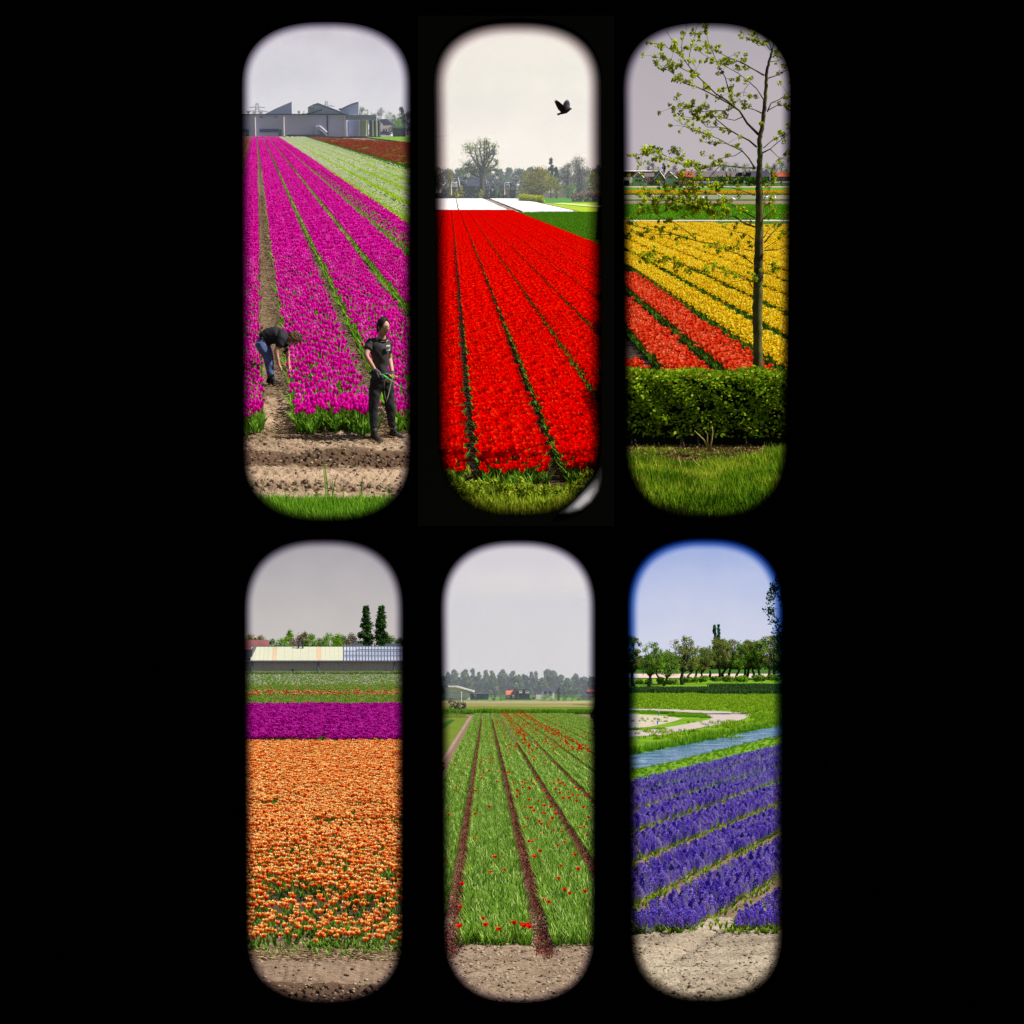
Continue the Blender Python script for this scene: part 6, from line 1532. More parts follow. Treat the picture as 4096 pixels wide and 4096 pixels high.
def hand_pts(V, E, R_, wrist, w, d, up, curl=.5, thumb=1, s=1.0):
    """palm and five fingers: d along the hand, up away from the palm"""
    d, up = Vector(d).normalized(), Vector(up).normalized(); sd = d.cross(up).normalized(); up = sd.cross(d).normalized()
    palm = chain(V, E, R_, w, [wrist + d * .045 * s], [.028 * s])
    for k, (off, L) in enumerate(((-.03, .062), (-.01, .075), (.01, .07), (.029, .055))):
        b = wrist + d * .085 * s + sd * off * s; p1 = b + (d * (1 - curl * .5) - up * curl * .6) * L * .45 * s; p2 = p1 + (d * (1 - curl) - up * curl) * L * .4 * s; p3 = p2 + (d * (.8 - 1.5 * curl) - up * curl) * L * .3 * s
        chain(V, E, R_, palm, [b, p1, p2, p3], [.0105 * s, .0095 * s, .0088 * s, .007 * s])
    b = wrist + d * .03 * s - sd * .034 * thumb * s
    chain(V, E, R_, palm, [b, b + (d * .6 - sd * .7 * thumb - up * .3) * .035 * s, b + (d * 1.0 - sd * .8 * thumb - up * .5) * .062 * s], [.013 * s, .011 * s, .009 * s])
def head(parent, c, face, up, mat, hairm, style='short', s=1.0):
    """head with brow, nose, mouth, chin, ears and eyes; face = viewing direction"""
    f = Vector(face).normalized(); u = Vector(up).normalized(); r = f.cross(u).normalized(); u = r.cross(f).normalized(); c = Vector(c)
    nu, nv = 28, 22; V, Fs = [], []
    for j in range(nv + 1):
        ph = math.pi * j / nv - math.pi / 2
        for i in range(nu):
            th = 2 * math.pi * i / nu
            x, y, z = math.cos(ph) * math.sin(th), math.cos(ph) * math.cos(th), math.sin(ph)      # x right, y forward, z up
            sx, sy, sz = .076, .096, .118
            if z < 0: sx *= 1 - .30 * (-z) ** 1.3; sy *= 1 - .10 * (-z)
            X, Y, Z = x * sx, y * sy, z * sz
            if y > 0:
                Y += .022 * math.exp(-((x / .16) ** 2) - ((z + .12) / .22) ** 2) * (1 if z < .12 else .4)        # nose
                Y -= .012 * (math.exp(-(((abs(x) - .36) / .16) ** 2) - ((z - .06) / .13) ** 2))                    # eye sockets
                Y += .006 * math.exp(-((x / .5) ** 2) - ((z - .24) / .10) ** 2) + .006 * math.exp(-((x / .26) ** 2) - ((z + .45) / .08) ** 2)
                Y -= .006 * math.exp(-((x / .3) ** 2) - ((z + .60) / .06) ** 2); Y += .012 * math.exp(-((x / .3) ** 2) - ((z + .82) / .14) ** 2)
            V.append(c + (r * X + f * Y + u * Z) * s)
    for j in range(nv):
        for i in range(nu): Fs.append((j * nu + i, j * nu + (i + 1) % nu, (j + 1) * nu + (i + 1) % nu, (j + 1) * nu + i))
    hd = mesh_obj('head', V, Fs, mat, smooth=True, parent=parent)
    P_ = lambda X, Y, Z: tuple(c + (r * X + f * Y + u * Z) * s)
    m = MB()
    for sx in (-1, 1): m.ball(P_(sx * .029, .083, .008), .0095 * s)
    m.build('eyes', solid('eye', (.25, .2, .17), .3, .5), parent, True)
    m = MB()
    for sx in (-1, 1): m.tube([P_(sx * .014, .096, .026), P_(sx * .03, .095, .031), P_(sx * .048, .083, .025)], .0042 * s, 5)
    m.build('eyebrows', hairm, parent, True)
    m = MB(); m.tube([P_(-.022, .090, -.054), P_(0, .099, -.052), P_(.022, .090, -.054)], [.002 * s, .0055 * s, .002 * s], 6); m.build('lips', solid('lip', (.38, .15, .12), .5, .3), parent, True)
    for sx in (-1, 1):
        m = MB(); m.ball(P_(sx * .077, -.004, -.002), (.012 * s, .02 * s, .03 * s), 2); m.build('ear', mat, parent, True)
    # hair
    g = random.Random(8); V, Fs = [], []; n1, n2 = 30, 16
    for j in range(n2 + 1):
        ph = math.pi / 2 - (math.pi * .54) * j / n2
        for i in range(n1):
            th = 2 * math.pi * i / n1; fr = max(0, math.cos(th))
            pe = ph + (.98 * fr ** 1.3) * (j / n2) * 1.15 - .62 * max(0, -math.cos(th)) ** .7 * (j / n2) ** 1.5 - .18 * abs(math.sin(th)) * (j / n2) ** 3
            k = 1.0 + g.uniform(-.03, .05) * (2.2 if style == 'curly' else 1)
            ex = .009 + (.016 if style == 'curly' else .016 * max(0, math.sin(pe)) ** 2 )
            if j == n2: ex = -.004
            X = math.cos(pe) * math.sin(th) * (.078 + ex) * k; Y = math.cos(pe) * math.cos(th) * (.098 + ex) * k - .004; Z = math.sin(pe) * (.120 + ex) * k
            V.append(P_(X, Y, Z))
    for j in range(n2):
        for i in range(n1): Fs.append((j * n1 + i, (j + 1) * n1 + i, (j + 1) * n1 + (i + 1) % n1, j * n1 + (i + 1) % n1))
    hr = mesh_obj('hair', V, Fs, hairm, smooth=(style != 'curly'), parent=parent)
    if style == 'short':                                            # tufts that break the outline
        m = MB()
        for _ in range(120):
            th, ph = g.uniform(0, 6.28), g.uniform(.15, 1.55)
            if math.cos(th) > .1 and ph < .95: continue
            a_ = (math.cos(ph) * math.sin(th), math.cos(ph) * math.cos(th), math.sin(ph)); k = 1.0 + .1 * max(0, a_[1])
            m.tube([P_(a_[0] * .084, a_[1] * .105, a_[2] * .128 * k), P_(a_[0] * .094 + g.gauss(0, .006), a_[1] * .118 + .012, a_[2] * .142 * k + g.uniform(0, .012))], [.008 * s, .002 * s], 4)
        m.build('strands', hairm, hr)
    if style == 'curly':
        m = MB()
        for _ in range(170):
            th, ph = g.uniform(0, 6.28), g.uniform(-.2, 1.5)
            if math.cos(th) > .5 and ph < .6: continue
            m.ball(P_(math.cos(ph) * math.sin(th) * .096, math.cos(ph) * math.cos(th) * .116, math.sin(ph) * .137), g.uniform(.009, .016) * s, 1)
        m.build('curls', hairm, hr, True)
    return hd
def boot(parent, ankle, toe_dir, mat=None, L=.29):
    a = Vector(ankle); d = Vector((toe_dir[0], toe_dir[1], 0)).normalized(); sd = Vector((-d.y, d.x, 0)); z0 = a.z
    prof = [(-.075, .0, .036, .05), (-.06, .035, .044, .09), (0, .0, .046, .105), (.07, 0, .046, .085), (.13, 0, .052, .06), (.19, 0, .046, .045), (.215, 0, .028, .03)]
    V, Fs = [], []
    for (x, _, w, h) in prof:
        for k in range(10):
            t = 2 * math.pi * k / 10; V.append(a + d * x + sd * w * math.cos(t) + Vector((0, 0, -z0 + h / 2 + h / 2 * math.sin(t))))
    n = 10
    for i in range(len(prof) - 1):
        for k in range(n): Fs.append((i * n + k, i * n + (k + 1) % n, (i + 1) * n + (k + 1) % n, (i + 1) * n + k))
    Fs += [tuple(range(n - 1, -1, -1)), tuple(range((len(prof) - 1) * n, len(prof) * n))]
    b = mesh_obj('boot', V, Fs, mat or BOOT, smooth=True, parent=parent)
    m = MB(); m.tube([tuple(a + Vector((0, 0, -z0 + .06))), tuple(a + Vector((0, 0, -z0 + .19)))], [.055, .05], 10); m.build('boot_shaft', mat or BOOT, b, True)
    m = MB()
    for k in range(4): p = a + d * (.055 + .028 * k) + Vector((0, 0, -z0 + .105 - .013 * k)); m.tube([tuple(p - sd * .025), tuple(p + Vector((0, 0, .006))), tuple(p + sd * .025)], .004, 4)
    m.build('lace', BELT, b)
    return b
# -------- standing man, facing right of the picture and a little towards us
g0 = S1.g(1531, 1757)                                               # between his feet
sm = thing(S1, 'person', 'man in a charcoal polo shirt standing at the bed end with a green handled tool', 'person', (g0.x, g0.y, 0))
k3 = lambda x, y, dy=0.0: S1.at(940 + .3727 * x, (760 if y < 0 else 1400) + .3727 * abs(y), g0.y + dy) - Vector((g0.x, g0.y, 0))
K2 = lambda x, y, dy=0.0: S1.at(940 + .3727 * x, 760 + .3727 * y, g0.y + dy) - Vector((g0.x, g0.y, 0))
# legs (feet on the ground) from the lower enlarged view
hipc = k3(1555, 330); aL = k3(1495, 920, -.10); aR = k3(1700, 885, .08); aL.z = .10; aR.z = .10
kL, kR = k3(1482, 640, -.06), k3(1660, 600, .02)
hL, hR = k3(1510, 350, -.02), k3(1640, 350, .04)
V, E, R_ = [Vector(hipc)], [], [.105]
sp = chain(V, E, R_, 0, [k3(1555, 250)], [.11])
ch = chain(V, E, R_, sp, [K2(1560, 1760), K2(1560, 1660)], [.125, .105])
nk = chain(V, E, R_, ch, [K2(1578, 1585, -.0), K2(1585, 1540, -.02)], [.055, .05])
for hh, kk, aa in ((hL, kL, aL), (hR, kR, aR)):
    mid = hh.lerp(kk, .5); cf = kk.lerp(aa, .35)
    chain(V, E, R_, 0, [hh, mid, kk, cf, aa], [.088, .078, .056, .056, .040])
shL, shR = K2(1440, 1680, -.10), K2(1640, 1650, .16)                # near shoulder, far shoulder
elL, wrL = K2(1400, 1830, -.20), k3(1510, 225, -.22)
elL = k3(1405, 60, -.20)
shL = K2(1450, 1650, -.06)
a1 = chain(V, E, R_, ch, [shL, shL.lerp(elL, .5), elL, elL.lerp(wrL, .4), wrL], [.062, .05, .041, .038, .027])
hand_pts(V, E, R_, wrL, a1, k3(1600, 285, -.24) - wrL, Vector((0, 0, 1)), .45, -1)
shR = K2(1625, 1655, .14); elR, wrR = k3(1660, 90, .28), k3(1690, 250, .05)
a2 = chain(V, E, R_, ch, [shR, shR.lerp(elR, .5), elR, elR.lerp(wrR, .4), wrR], [.062, .05, .041, .038, .027])
hand_pts(V, E, R_, wrR, a2, k3(1690, 300, -.10) - wrR, Vector((1, 0, .3)), .6, 1)
body = skin_mesh('body', V, E, R_, SKIN, sm, 2)
head(sm, K2(1592, 1475, -.03) + Vector((0, 0, .0)), (.74, -.66, -.06), (0.04, 0, 1), SKIN, HAIRM, 'short', 1.06)
# clothes: trousers and polo shirt as their own shells, a little larger than the body
def shell(name, pts, E_, R2, mat, parent, sub=3):
    """garment: a loose surface with creases"""
    from mathutils import noise as mn
    o = skin_mesh(name, [Vector(p) for p in pts], E_, R2, mat, parent, sub)
    for v in o.data.vertices:
        q_ = Vector((v.co.x * 9, v.co.y * 9, v.co.z * 9)) + Vector((v.co.z, 0, v.co.x)) * 6; v.co += v.normal * (.010 * mn.noise(q_) + .005 * mn.noise(q_ * 2.3))
    return o
V, E, R_ = [Vector(hipc)], [], [(.135, .12)]
chain(V, E, R_, 0, [k3(1556, 262), k3(1556, 215)], [(.142, .118), (.12, .1)])
for hh, kk, aa in ((hL, kL, aL), (hR, kR, aR)):
    mid = hh.lerp(kk, .5); cf = kk.lerp(aa, .35); ee = Vector(aa) + Vector((0, 0, .07))
    chain(V, E, R_, 0, [hh, mid, kk, cf, kk.lerp(aa, .7), ee], [.112, .100, .074, .072, .060, .062])
shell('trousers', V, E, R_, JEANS2, sm)
V, E, R_ = [k3(1556, 318)], [], [(.158, .132)]
chain(V, E, R_, 0, [k3(1556, 262)], [(.156, .130)])
c1 = chain(V, E, R_, 1, [k3(1562, 120), K2(1560, 1780), K2(1550, 1690)], [(.150, .125), (.172, .14), (.155, .125)])
chain(V, E, R_, c1, [K2(1572, 1600)], [.072])
chain(V, E, R_, c1, [shL, shL.lerp(elL, .35), shL.lerp(elL, .62)], [.088, .076, .072])
chain(V, E, R_, c1, [shR, shR.lerp(elR, .35), shR.lerp(elR, .62)], [.088, .076, .072])
shell('polo_shirt', V, E, R_, SHIRT2, sm)
m = MB(); q0 = K2(1582, 1592, -.02); m.tube([tuple(q0 + Vector((math.cos(t) * .078, math.sin(t) * .07, .0 + .02 * math.sin(t)))) for t in [2 * math.pi * k / 14 for k in range(15)]], .014, 6); m.build('collar', SHIRT, sm, True)
m = MB(); m.tube([tuple(k3(1556, 248) + Vector((math.cos(t) * .155, math.sin(t) * .125, 0))) for t in [2 * math.pi * k / 20 for k in range(21)]], .018, 6); m.build('belt', BELT, sm)
# badge with the letter K and a green figure on the chest
bc = K2(1640, 1690, -.02)
bx, by_, bz = Vector((.62, .55, 0)).normalized(), Vector((.55, -.62, 0)).normalized(), Vector((0, 0, 1))
bc = K2(1632, 1692, -.10)
m = MB()
def patch(m, c, w, h, off, sh=0):
    c = Vector(c) + by_ * off
    m.add([c - bx * w - bz * h, c + bx * w - bz * h, c + bx * w + bz * h, c - bx * w + bz * h, c - bx * w - bz * h - by_ * .012, c + bx * w - bz * h - by_ * .012, c + bx * w + bz * h - by_ * .012, c - bx * w + bz * h - by_ * .012], [(0, 1, 2, 3), (7, 6, 5, 4), (0, 4, 5, 1), (1, 5, 6, 2), (2, 6, 7, 3), (3, 7, 4, 0)])
patch(m, bc, .034, .04, .03); bd = m.build('badge', WHITEP, sm)
m = MB(); A_ = bc + by_ * .036
m.tube([tuple(A_ - bx * .022 - bz * .024), tuple(A_ - bx * .022 + bz * .024)], .004, 4); m.tube([tuple(A_ - bx * .004 + bz * .024), tuple(A_ - bx * .02), tuple(A_ - bx * .002 - bz * .024)], .004, 4); m.build('letter', BELT, bd)
m = MB(); m.ball(A_ + bx * .016 + bz * .012, .012, 1); m.ball(A_ + bx * .016 - bz * .008, (.008, .004, .016), 1); m.build('green_mark', solid('badge_green', (.05, .5, .1), .6), bd)
m = MB()
V, E, R_ = [wrL + (wrL - elL).normalized() * -.04, wrL], [(0, 1)], [.036, .034]
hand_pts(V, E, R_, wrL, 1, k3(1600, 285, -.24) - wrL, Vector((0, 0, 1)), .45, -1, 1.14); skin_mesh('glove', V, E, [r * 1.12 for r in R_], GLOVE, sm)
V, E, R_ = [wrR + (wrR - elR).normalized() * -.04, wrR], [(0, 1)], [.036, .034]
hand_pts(V, E, R_, wrR, 1, k3(1690, 300, -.10) - wrR, Vector((1, 0, .3)), .6, 1, 1.14); skin_mesh('glove', V, E, [r * 1.12 for r in R_], GLOVE, sm)
boot(sm, aL, (.55, -.8)); boot(sm, aR, (.8, -.5))
# the tool he holds: green handle, steel rod; loops of cord
GP = solid('green_plastic', (.02, .55, .06), .4, .4, .05); STEEL = solid('steel', (.6, .6, .62), .35, .5, .05, 10, .8); CORD = solid('pale_cord', (.55, .66, .42), .7, .2, .05); YCORD = solid('yellow_cord', (.75, .62, .12), .7, .2, .05)
t0 = k3(1578, 262, -.29)
tl = thing(S1, 'planting_tool', 'thin steel rod with a bright green handle held by the standing man', 'tool', Vector((g0.x, g0.y, 0)) + t0)
m = MB(t0); m.tube([tuple(t0), tuple(k3(1612, 288, -.29)), tuple(k3(1642, 308, -.29))], [.012, .017, .013], 8); m.tube([tuple(k3(1655, 315, -.29)), tuple(k3(1672, 328, -.29))], .012, 8); m.build('handle', GP, tl, True)
m = MB(t0); m.tube([tuple(k3(1600, 280, -.29)), tuple(k3(1818, 415, -.30))], [.006, .0045], 6); m.build('rod', STEEL, tl)
cd = thing(S1, 'cord', 'pale green looped cord hanging from the hand of the standing man', 'cord', Vector((g0.x, g0.y, 0)) + k3(1640, 310, -.28)); oc_ = k3(1640, 310, -.28)
m = MB(oc_); m.tube([tuple(k3(*p, -.28)) for p in ((1645, 312), (1612, 322), (1602, 370), (1605, 450), (1615, 520), (1625, 555), (1640, 500), (1660, 420), (1675, 350), (1690, 300), (1700, 285))], .0065, 5); m.build('loop', CORD, cd, True)
m = MB(oc_); m.tube([tuple(k3(*p, -.27)) for p in ((1655, 262), (1680, 285), (1695, 310), (1740, 380))], .005, 5)
for a, b in (((1660, 262), (1712, 298)), ((1700, 268), (1735, 290)), ((1690, 290), (1742, 285)), ((1700, 300), (1738, 298)), ((1690, 262), (1695, 300))): m.tube([tuple(k3(*a, -.26)), tuple(k3(*b, -.27))], .0065, 5)
m.build('tied_ends', YCORD, cd, True)

# -------- bending man at the left
g1 = S1.g(1090, 1538); G1 = Vector((g1.x, g1.y, 0))
bm_ = thing(S1, 'person', 'man in a black polo shirt and blue jeans bending down to the magenta tulips', 'person', G1)
B2 = lambda x, y, dy=0.0: S1.at(940 + .3727 * x, 760 + .3727 * y, g1.y + dy) - G1
B3 = lambda x, y, dy=0.0: S1.at(940 + .3727 * x, 1400 + .3727 * y, g1.y + dy) - G1
hip = B2(285, 1640); ch_ = B2(440, 1560); up = B2(530, 1570)
a1_, a2_ = B3(395, 355, -.12), B3(380, 330, .14); a1_.z = .10; a2_.z = .10
k1_, k2_ = B3(345, 60, -.12), B3(370, 50, .14)
V, E, R_ = [Vector(hip)], [], [.11]
c0 = chain(V, E, R_, 0, [B2(355, 1585), ch_], [.11, .12]); c1 = chain(V, E, R_, c0, [up], [.09])
chain(V, E, R_, c1, [B2(580, 1580), B2(598, 1585)], [.055, .05])
for hh, kk, aa in ((hip + Vector((0, -.10, -.02)), k1_, a1_), (hip + Vector((0, .10, -.02)), k2_, a2_)):
    chain(V, E, R_, 0, [hh, hh.lerp(kk, .5), kk, kk.lerp(aa, .35), aa], [.088, .078, .056, .056, .04])
s1_, s2_ = B2(500, 1610, -.17), B2(535, 1600, .17)
e1_, w1_ = B2(440, 1740, -.24), B3(470, 165, -.22)
e2_, w2_ = B2(560, 1740, .10), B3(578, 170, .04)
A1_ = chain(V, E, R_, c1, [s1_, s1_.lerp(e1_, .5), e1_, e1_.lerp(w1_, .4), w1_], [.064, .052, .044, .042, .029]); hand_pts(V, E, R_, w1_, A1_, B3(505, 215, -.2) - w1_, Vector((1, 0, .5)), .6, 1)
A2_ = chain(V, E, R_, c1, [s2_, s2_.lerp(e2_, .5), e2_, e2_.lerp(w2_, .4), w2_], [.064, .052, .044, .042, .029]); hand_pts(V, E, R_, w2_, A2_, B3(600, 210, .04) - w2_, Vector((1, 0, .5)), .6, -1)
skin_mesh('body', V, E, R_, SKIN, bm_, 2)
head(bm_, B2(635, 1598, -.02), (.25, -.15, -1), (.92, 0, .35), SKIN, HAIRL, 'curly', 1.04)
V, E, R_ = [Vector(hip)], [], [(.145, .145)]
chain(V, E, R_, 0, [B2(330, 1600)], [(.13, .14)])
for hh, kk, aa in ((hip + Vector((0, -.10, -.02)), k1_, a1_), (hip + Vector((0, .10, -.02)), k2_, a2_)):
    chain(V, E, R_, 0, [hh, hh.lerp(kk, .5), kk, kk.lerp(aa, .35), kk.lerp(aa, .7), Vector(aa) + Vector((0, 0, .05))], [.118, .108, .082, .080, .074, .075])
shell('jeans', V, E, R_, JEANS, bm_)
V, E, R_ = [B2(285, 1622)], [], [(.15, .15)]
chain(V, E, R_, 0, [B2(325, 1592)], [(.16, .16)])
c0 = chain(V, E, R_, 1, [B2(390, 1558), B2(455, 1555), up], [(.165, .17), (.165, .18), (.125, .15)]); chain(V, E, R_, c0, [B2(572, 1582)], [.07])
chain(V, E, R_, c0, [s1_, s1_.lerp(e1_, .4), s1_.lerp(e1_, .7)], [.090, .078, .074]); chain(V, E, R_, c0, [s2_, s2_.lerp(e2_, .4), s2_.lerp(e2_, .7)], [.090, .078, .074])
shell('polo_shirt', V, E, R_, SHIRT, bm_)
m = MB(); m.tube([tuple(B2(290 + 14 * math.cos(t), 1600 + 60 * math.sin(t) * .2, .15 * math.sin(t))) for t in [2 * math.pi * k / 16 for k in range(17)]], .016, 6); m.build('belt', BELT, bm_)
boot(bm_, a1_, (.6, -.75)); boot(bm_, a2_, (.7, -.4))
dv = thing(S1, 'radio_handset', 'small black device on a cord hanging from the chest of the bending man', 'device', G1 + B2(545, 1725, -.1)); od = B2(545, 1725, -.1)
m = MB(od); m.tube([tuple(B2(522, 1748, -.14)), tuple(B2(570, 1700, -.14))], [.03, .026], 8); m.build('case', BOOT, dv); m = MB(od); m.tube([tuple(B2(570, 1700, -.14)), tuple(B2(605, 1665, -.14))], .007, 5); m.build('aerial', BOOT, dv)
# ================================================================== lower left: orange tulips, purple band, greenhouses, poplars
GRYS = [(0.0, lin(204, 197, 194)), (0.4, lin(194, 188, 187)), (0.75, lin(180, 175, 178)), (1.0, lin(166, 161, 167))]
sky_for(S4, 398, 300, 1690, 2150, 2660, GRYS)
sheet(S4, 'ground', strip_pts(S4, 100, 1690, 28.4, 420), SOIL_DARK, -0.02)
TRACK4 = groundmat('grey_brown_soil', [(0.3, (0.12, 0.08, 0.055)), (0.43, (0.19, 0.125, 0.08)), (0.56, (0.31, 0.215, 0.145)), (0.75, (0.42, 0.315, 0.22))], 0.9, 22.0, 1.0, 0.04, stretch=(0.3, 1.8, 1))
def z4(X, Y):
    z = .04 * vnoise(X, Y, 1.0, 2.5, 51) + .022 * vnoise(X, Y, 5, 9, 52) + .014 * vnoise(X, Y, 16, 24, 53)
    z += -.09 * np.exp(-((Y - 25.35) / .14) ** 2) + .05 * np.exp(-((Y - 25.0) / .12) ** 2) - .10 * np.exp(-((Y - 24.5) / .2) ** 2) + .05 * np.exp(-((Y - 24.85) / .1) ** 2) - .08 * np.clip((24.6 - Y) / .3, 0, 1)
    return z + treads(X, Y, 23.55, .5, .2, .12, .55, 54)
damp_shade_bands(TRACK4, [(22.7, 24.4, .8), (25.2, 25.45, .85), (26.0, 26.3, .6)])  # brown moist bands that also paint the shade the ridges lack
relief(S4, 'ground', 700, 1690, 21.4, 28.5, 420, 260, z4, TRACK4)
clods(S4, 960, 1660, 21.8, 28.5, 2600, z4, 'small clods and stones on the bare soil before the orange tulips')
ORP = tintmat('orange_tulip_petal', [(0, (0.72, 0.015, 0.005)), (0.3, (0.92, 0.07, 0.01)), (0.6, (0.98, 0.20, 0.02)), (0.85, (1.0, 0.42, 0.05)), (1, (1.0, 0.78, 0.30))], 0.25)
G4 = tintmat('field_leaf', [(0, (0.04, 0.10, 0.012)), (0.5, (0.12, 0.25, 0.025)), (1, (0.32, 0.46, 0.08))], 0.3)
ot = [tulip_soup(0.26, True, 0.037, 0.056, 3, 6, o, k) for k, o in enumerate((1.05, 1.2, .9, 1.3))]
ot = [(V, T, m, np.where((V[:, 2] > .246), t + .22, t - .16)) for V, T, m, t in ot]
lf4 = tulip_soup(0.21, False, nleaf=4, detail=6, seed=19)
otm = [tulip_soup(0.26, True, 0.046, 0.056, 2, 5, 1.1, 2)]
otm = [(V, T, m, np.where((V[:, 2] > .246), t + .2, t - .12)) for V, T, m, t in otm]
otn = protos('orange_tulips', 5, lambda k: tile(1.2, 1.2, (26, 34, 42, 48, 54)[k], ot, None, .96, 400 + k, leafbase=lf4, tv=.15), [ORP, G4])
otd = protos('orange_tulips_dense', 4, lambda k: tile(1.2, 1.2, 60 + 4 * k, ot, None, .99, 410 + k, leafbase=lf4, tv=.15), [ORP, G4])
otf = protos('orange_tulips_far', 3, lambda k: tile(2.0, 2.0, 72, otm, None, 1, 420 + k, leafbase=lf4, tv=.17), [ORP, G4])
def area(site, name, pl, y0, y1, uL, uR, step, label, pick=None, skip=None, z=0.0):
    P, idx = [], []; g = random.Random(int(y0 * 10)); y = y0 + step / 2; r_ = 0
    while y < y1:
        x = (uL - 2048) / FOC * y + (r_ % 2) * step * .5
        while x < (uR - 2048) / FOC * y:
            if skip is None or not skip(x, y):
                P.append((x + g.uniform(-.08, .08) * step, y + g.uniform(-.12, .12) * step, z)); idx.append(pick(x, y, g) if pick else g.randrange(len(pl)))
            x += step * .97
        y += step * .97; r_ += 1
    n = len(P); gg = np.random.default_rng(n)
    return scatter(name, pl, np.array(P), gg.integers(0, 4, n) * math.pi / 2, gg.uniform(.94, 1.06, n), np.array(idx), site, label)
sk4 = lambda x, y: 43.3 < y < 44.2 and -4.9 < x < -2.8 or abs(y - 31.0 - .1 * math.sin(x * 2)) < .45 and math.sin(x * 2.9) > -.5 or abs(y - 28.6) < .3 or 34.5 < y < 35.1 and math.sin(x * 1.7) > -.2 or 37.9 < y < 38.4 and math.sin(x * 2.3 + 1) > 0 or abs(y - 48.5) < .3 and math.sin(x * 3) > .1
pk = lambda x, y, g: min(4, max(0, int((y - 27.5) * .35 + 1.6 * math.sin(x * 1.3 + y * .9) + g.uniform(0, 1.5))))
area(S4, 'tulip_field', otn, 29.0, 38.5, 760, 1672, 1.2, 'orange and yellow tulips in the loose near part of the field', pk, sk4)
area(S4, 'tulip_field', otd, 38.5, 56, 760, 1672, 1.2, 'thick orange tulips in the middle of the field', None, sk4)
area(S4, 'tulip_field', otf, 56, 81.8, 760, 1672, 2.0, 'thick orange tulips up to the purple band')
TUL4 = [soup_obj('tulip', t, [ORP, G4], link=False) for t in ot]
_g = random.Random(24); pts = []
for k in range(190):
    r_ = _g.random(); y = 25.75 + 2.7 * r_ ** .8
    x = (_g.uniform(940, 1650) - 2048) / FOC * y + .06 * math.sin(y * 9); pts.append((x, y, 0.0))
singles(S4, TUL4, None, pts, 'orange tulip with yellow edges in the loose front rows of the field', 'orange tulips in the front rows', tilt=.12, name='orange_tulip')
lfc = [soup_obj('leaf_clump', spread(lf4, np.random.default_rng(k).uniform(-.25, .25, (9, 3)) * [1, 1, 0], np.arange(9.), np.full(9, .9), np.random.default_rng(k).normal(0, .2, 9)), [ORP, G4], link=False) for k in range(3)]
_g = np.random.default_rng(9); n = 60; Y = 25.8 + 3.0 * _g.random(n)
scatter('leaves', lfc, np.stack([(_g.uniform(860, 1672, n) - 2048) / FOC * Y, Y, np.zeros(n)], 1), _g.uniform(0, 6, n), _g.uniform(.6, 1.1, n), _g.integers(0, 3, n), S4, 'green tulip leaves between the front rows of orange tulips')
n = 60; Y = _g.uniform(25.5, 26.1, n)
scatter('straw', straw_p, np.stack([(_g.uniform(900, 1672, n) - 2048) / FOC * Y, Y, np.full(n, .01)], 1), _g.uniform(-.4, .4, n), np.full(n, 1.), _g.integers(0, 3, n), S4, 'dry straw along the edge of the orange tulip field')
a = S4.g(1128, 3858); fl = soup_obj('fallen_flower', spread(ot[0], np.array([[0, 0, -.30]]), np.array([0.]), 1.0, np.zeros(1)), [ORP, G4]); S4.place(fl, a + Vector((0, 0, .0))); tag(fl, 'single orange tulip head standing on the bare soil at the left', 'tulip')
yv = lambda v, z=.3: S4.g(2048, v, z).y
PUR = tintmat('purple_petal', [(0, (0.14, 0.0, 0.08)), (0.4, (0.34, 0.0, 0.20)), (0.8, (0.52, 0.003, 0.33)), (1, (0.72, 0.05, 0.50))], 0.3)
pum = [tulip_soup(0.36, True, 0.06, 0.08, 1, 5, 1.0, 2)]
puf = protos('purple_tulips', 3, lambda k: tile(2.5, 2.5, 62, pum, None, .985, 430 + k, leafbase=lf_mid, tv=.26), [PUR, G_LEAF_DARK])
area(S4, 'tulip_field', puf, 82.6, yv(2815, .36), 760, 1672, 2.5, 'deep purple tulip band behind the orange tulips')
PALEP4 = tintmat('pale_pink_petal', [(0, (0.55, 0.50, 0.40)), (0.5, (0.75, 0.68, 0.60)), (1, (0.90, 0.84, 0.78))], .2)
leafy = tulip_soup(0.4, False, nleaf=6, detail=4, seed=7)
g4a = protos('green_row_red', 2, lambda k: tile(4, 4, 44, [tulip_soup(0.36, True, .07, .08, 2, 4, 1, 2)], None, .004, 440 + k, leafbase=leafy, tv=.25), [tintmat('mixed_red_petal', [(0, (0.6, 0.03, 0.02)), (0.5, (0.85, 0.12, 0.05)), (1, (0.95, 0.75, 0.30))], .2), G4])
g4b = protos('row_red_mix', 2, lambda k: tile(4, 4, 40, [tulip_soup(0.36, True, .09, .09, 2, 4, 1, 2)], None, .05, 445 + k, leafbase=leafy, tv=.4), [g4a[0].data.materials[0], G4])
g4c = protos('row_pale', 2, lambda k: tile(4, 4, 46, [tulip_soup(0.36, True, .07, .08, 2, 4, 1, 2)], None, .014, 450 + k, leafbase=leafy, tv=.25), [PALEP4, G4])
area(S4, 'flower_rows', g4a, yv(2813, .36), yv(2779), 760, 1690, 4, 'green rows with a few red flowers behind the purple band')
area(S4, 'flower_rows', g4b, yv(2779), yv(2762), 760, 1690, 4, 'mixed row of red, white and yellow flowers')
area(S4, 'flower_rows', g4a[:1], yv(2762), yv(2740), 760, 1690, 4, 'green leafy rows behind the mixed flower row')
area(S4, 'flower_rows', g4c, yv(2740), yv(2696), 760, 1690, 4, 'rows of pale whitish flowers in front of the greenhouse')
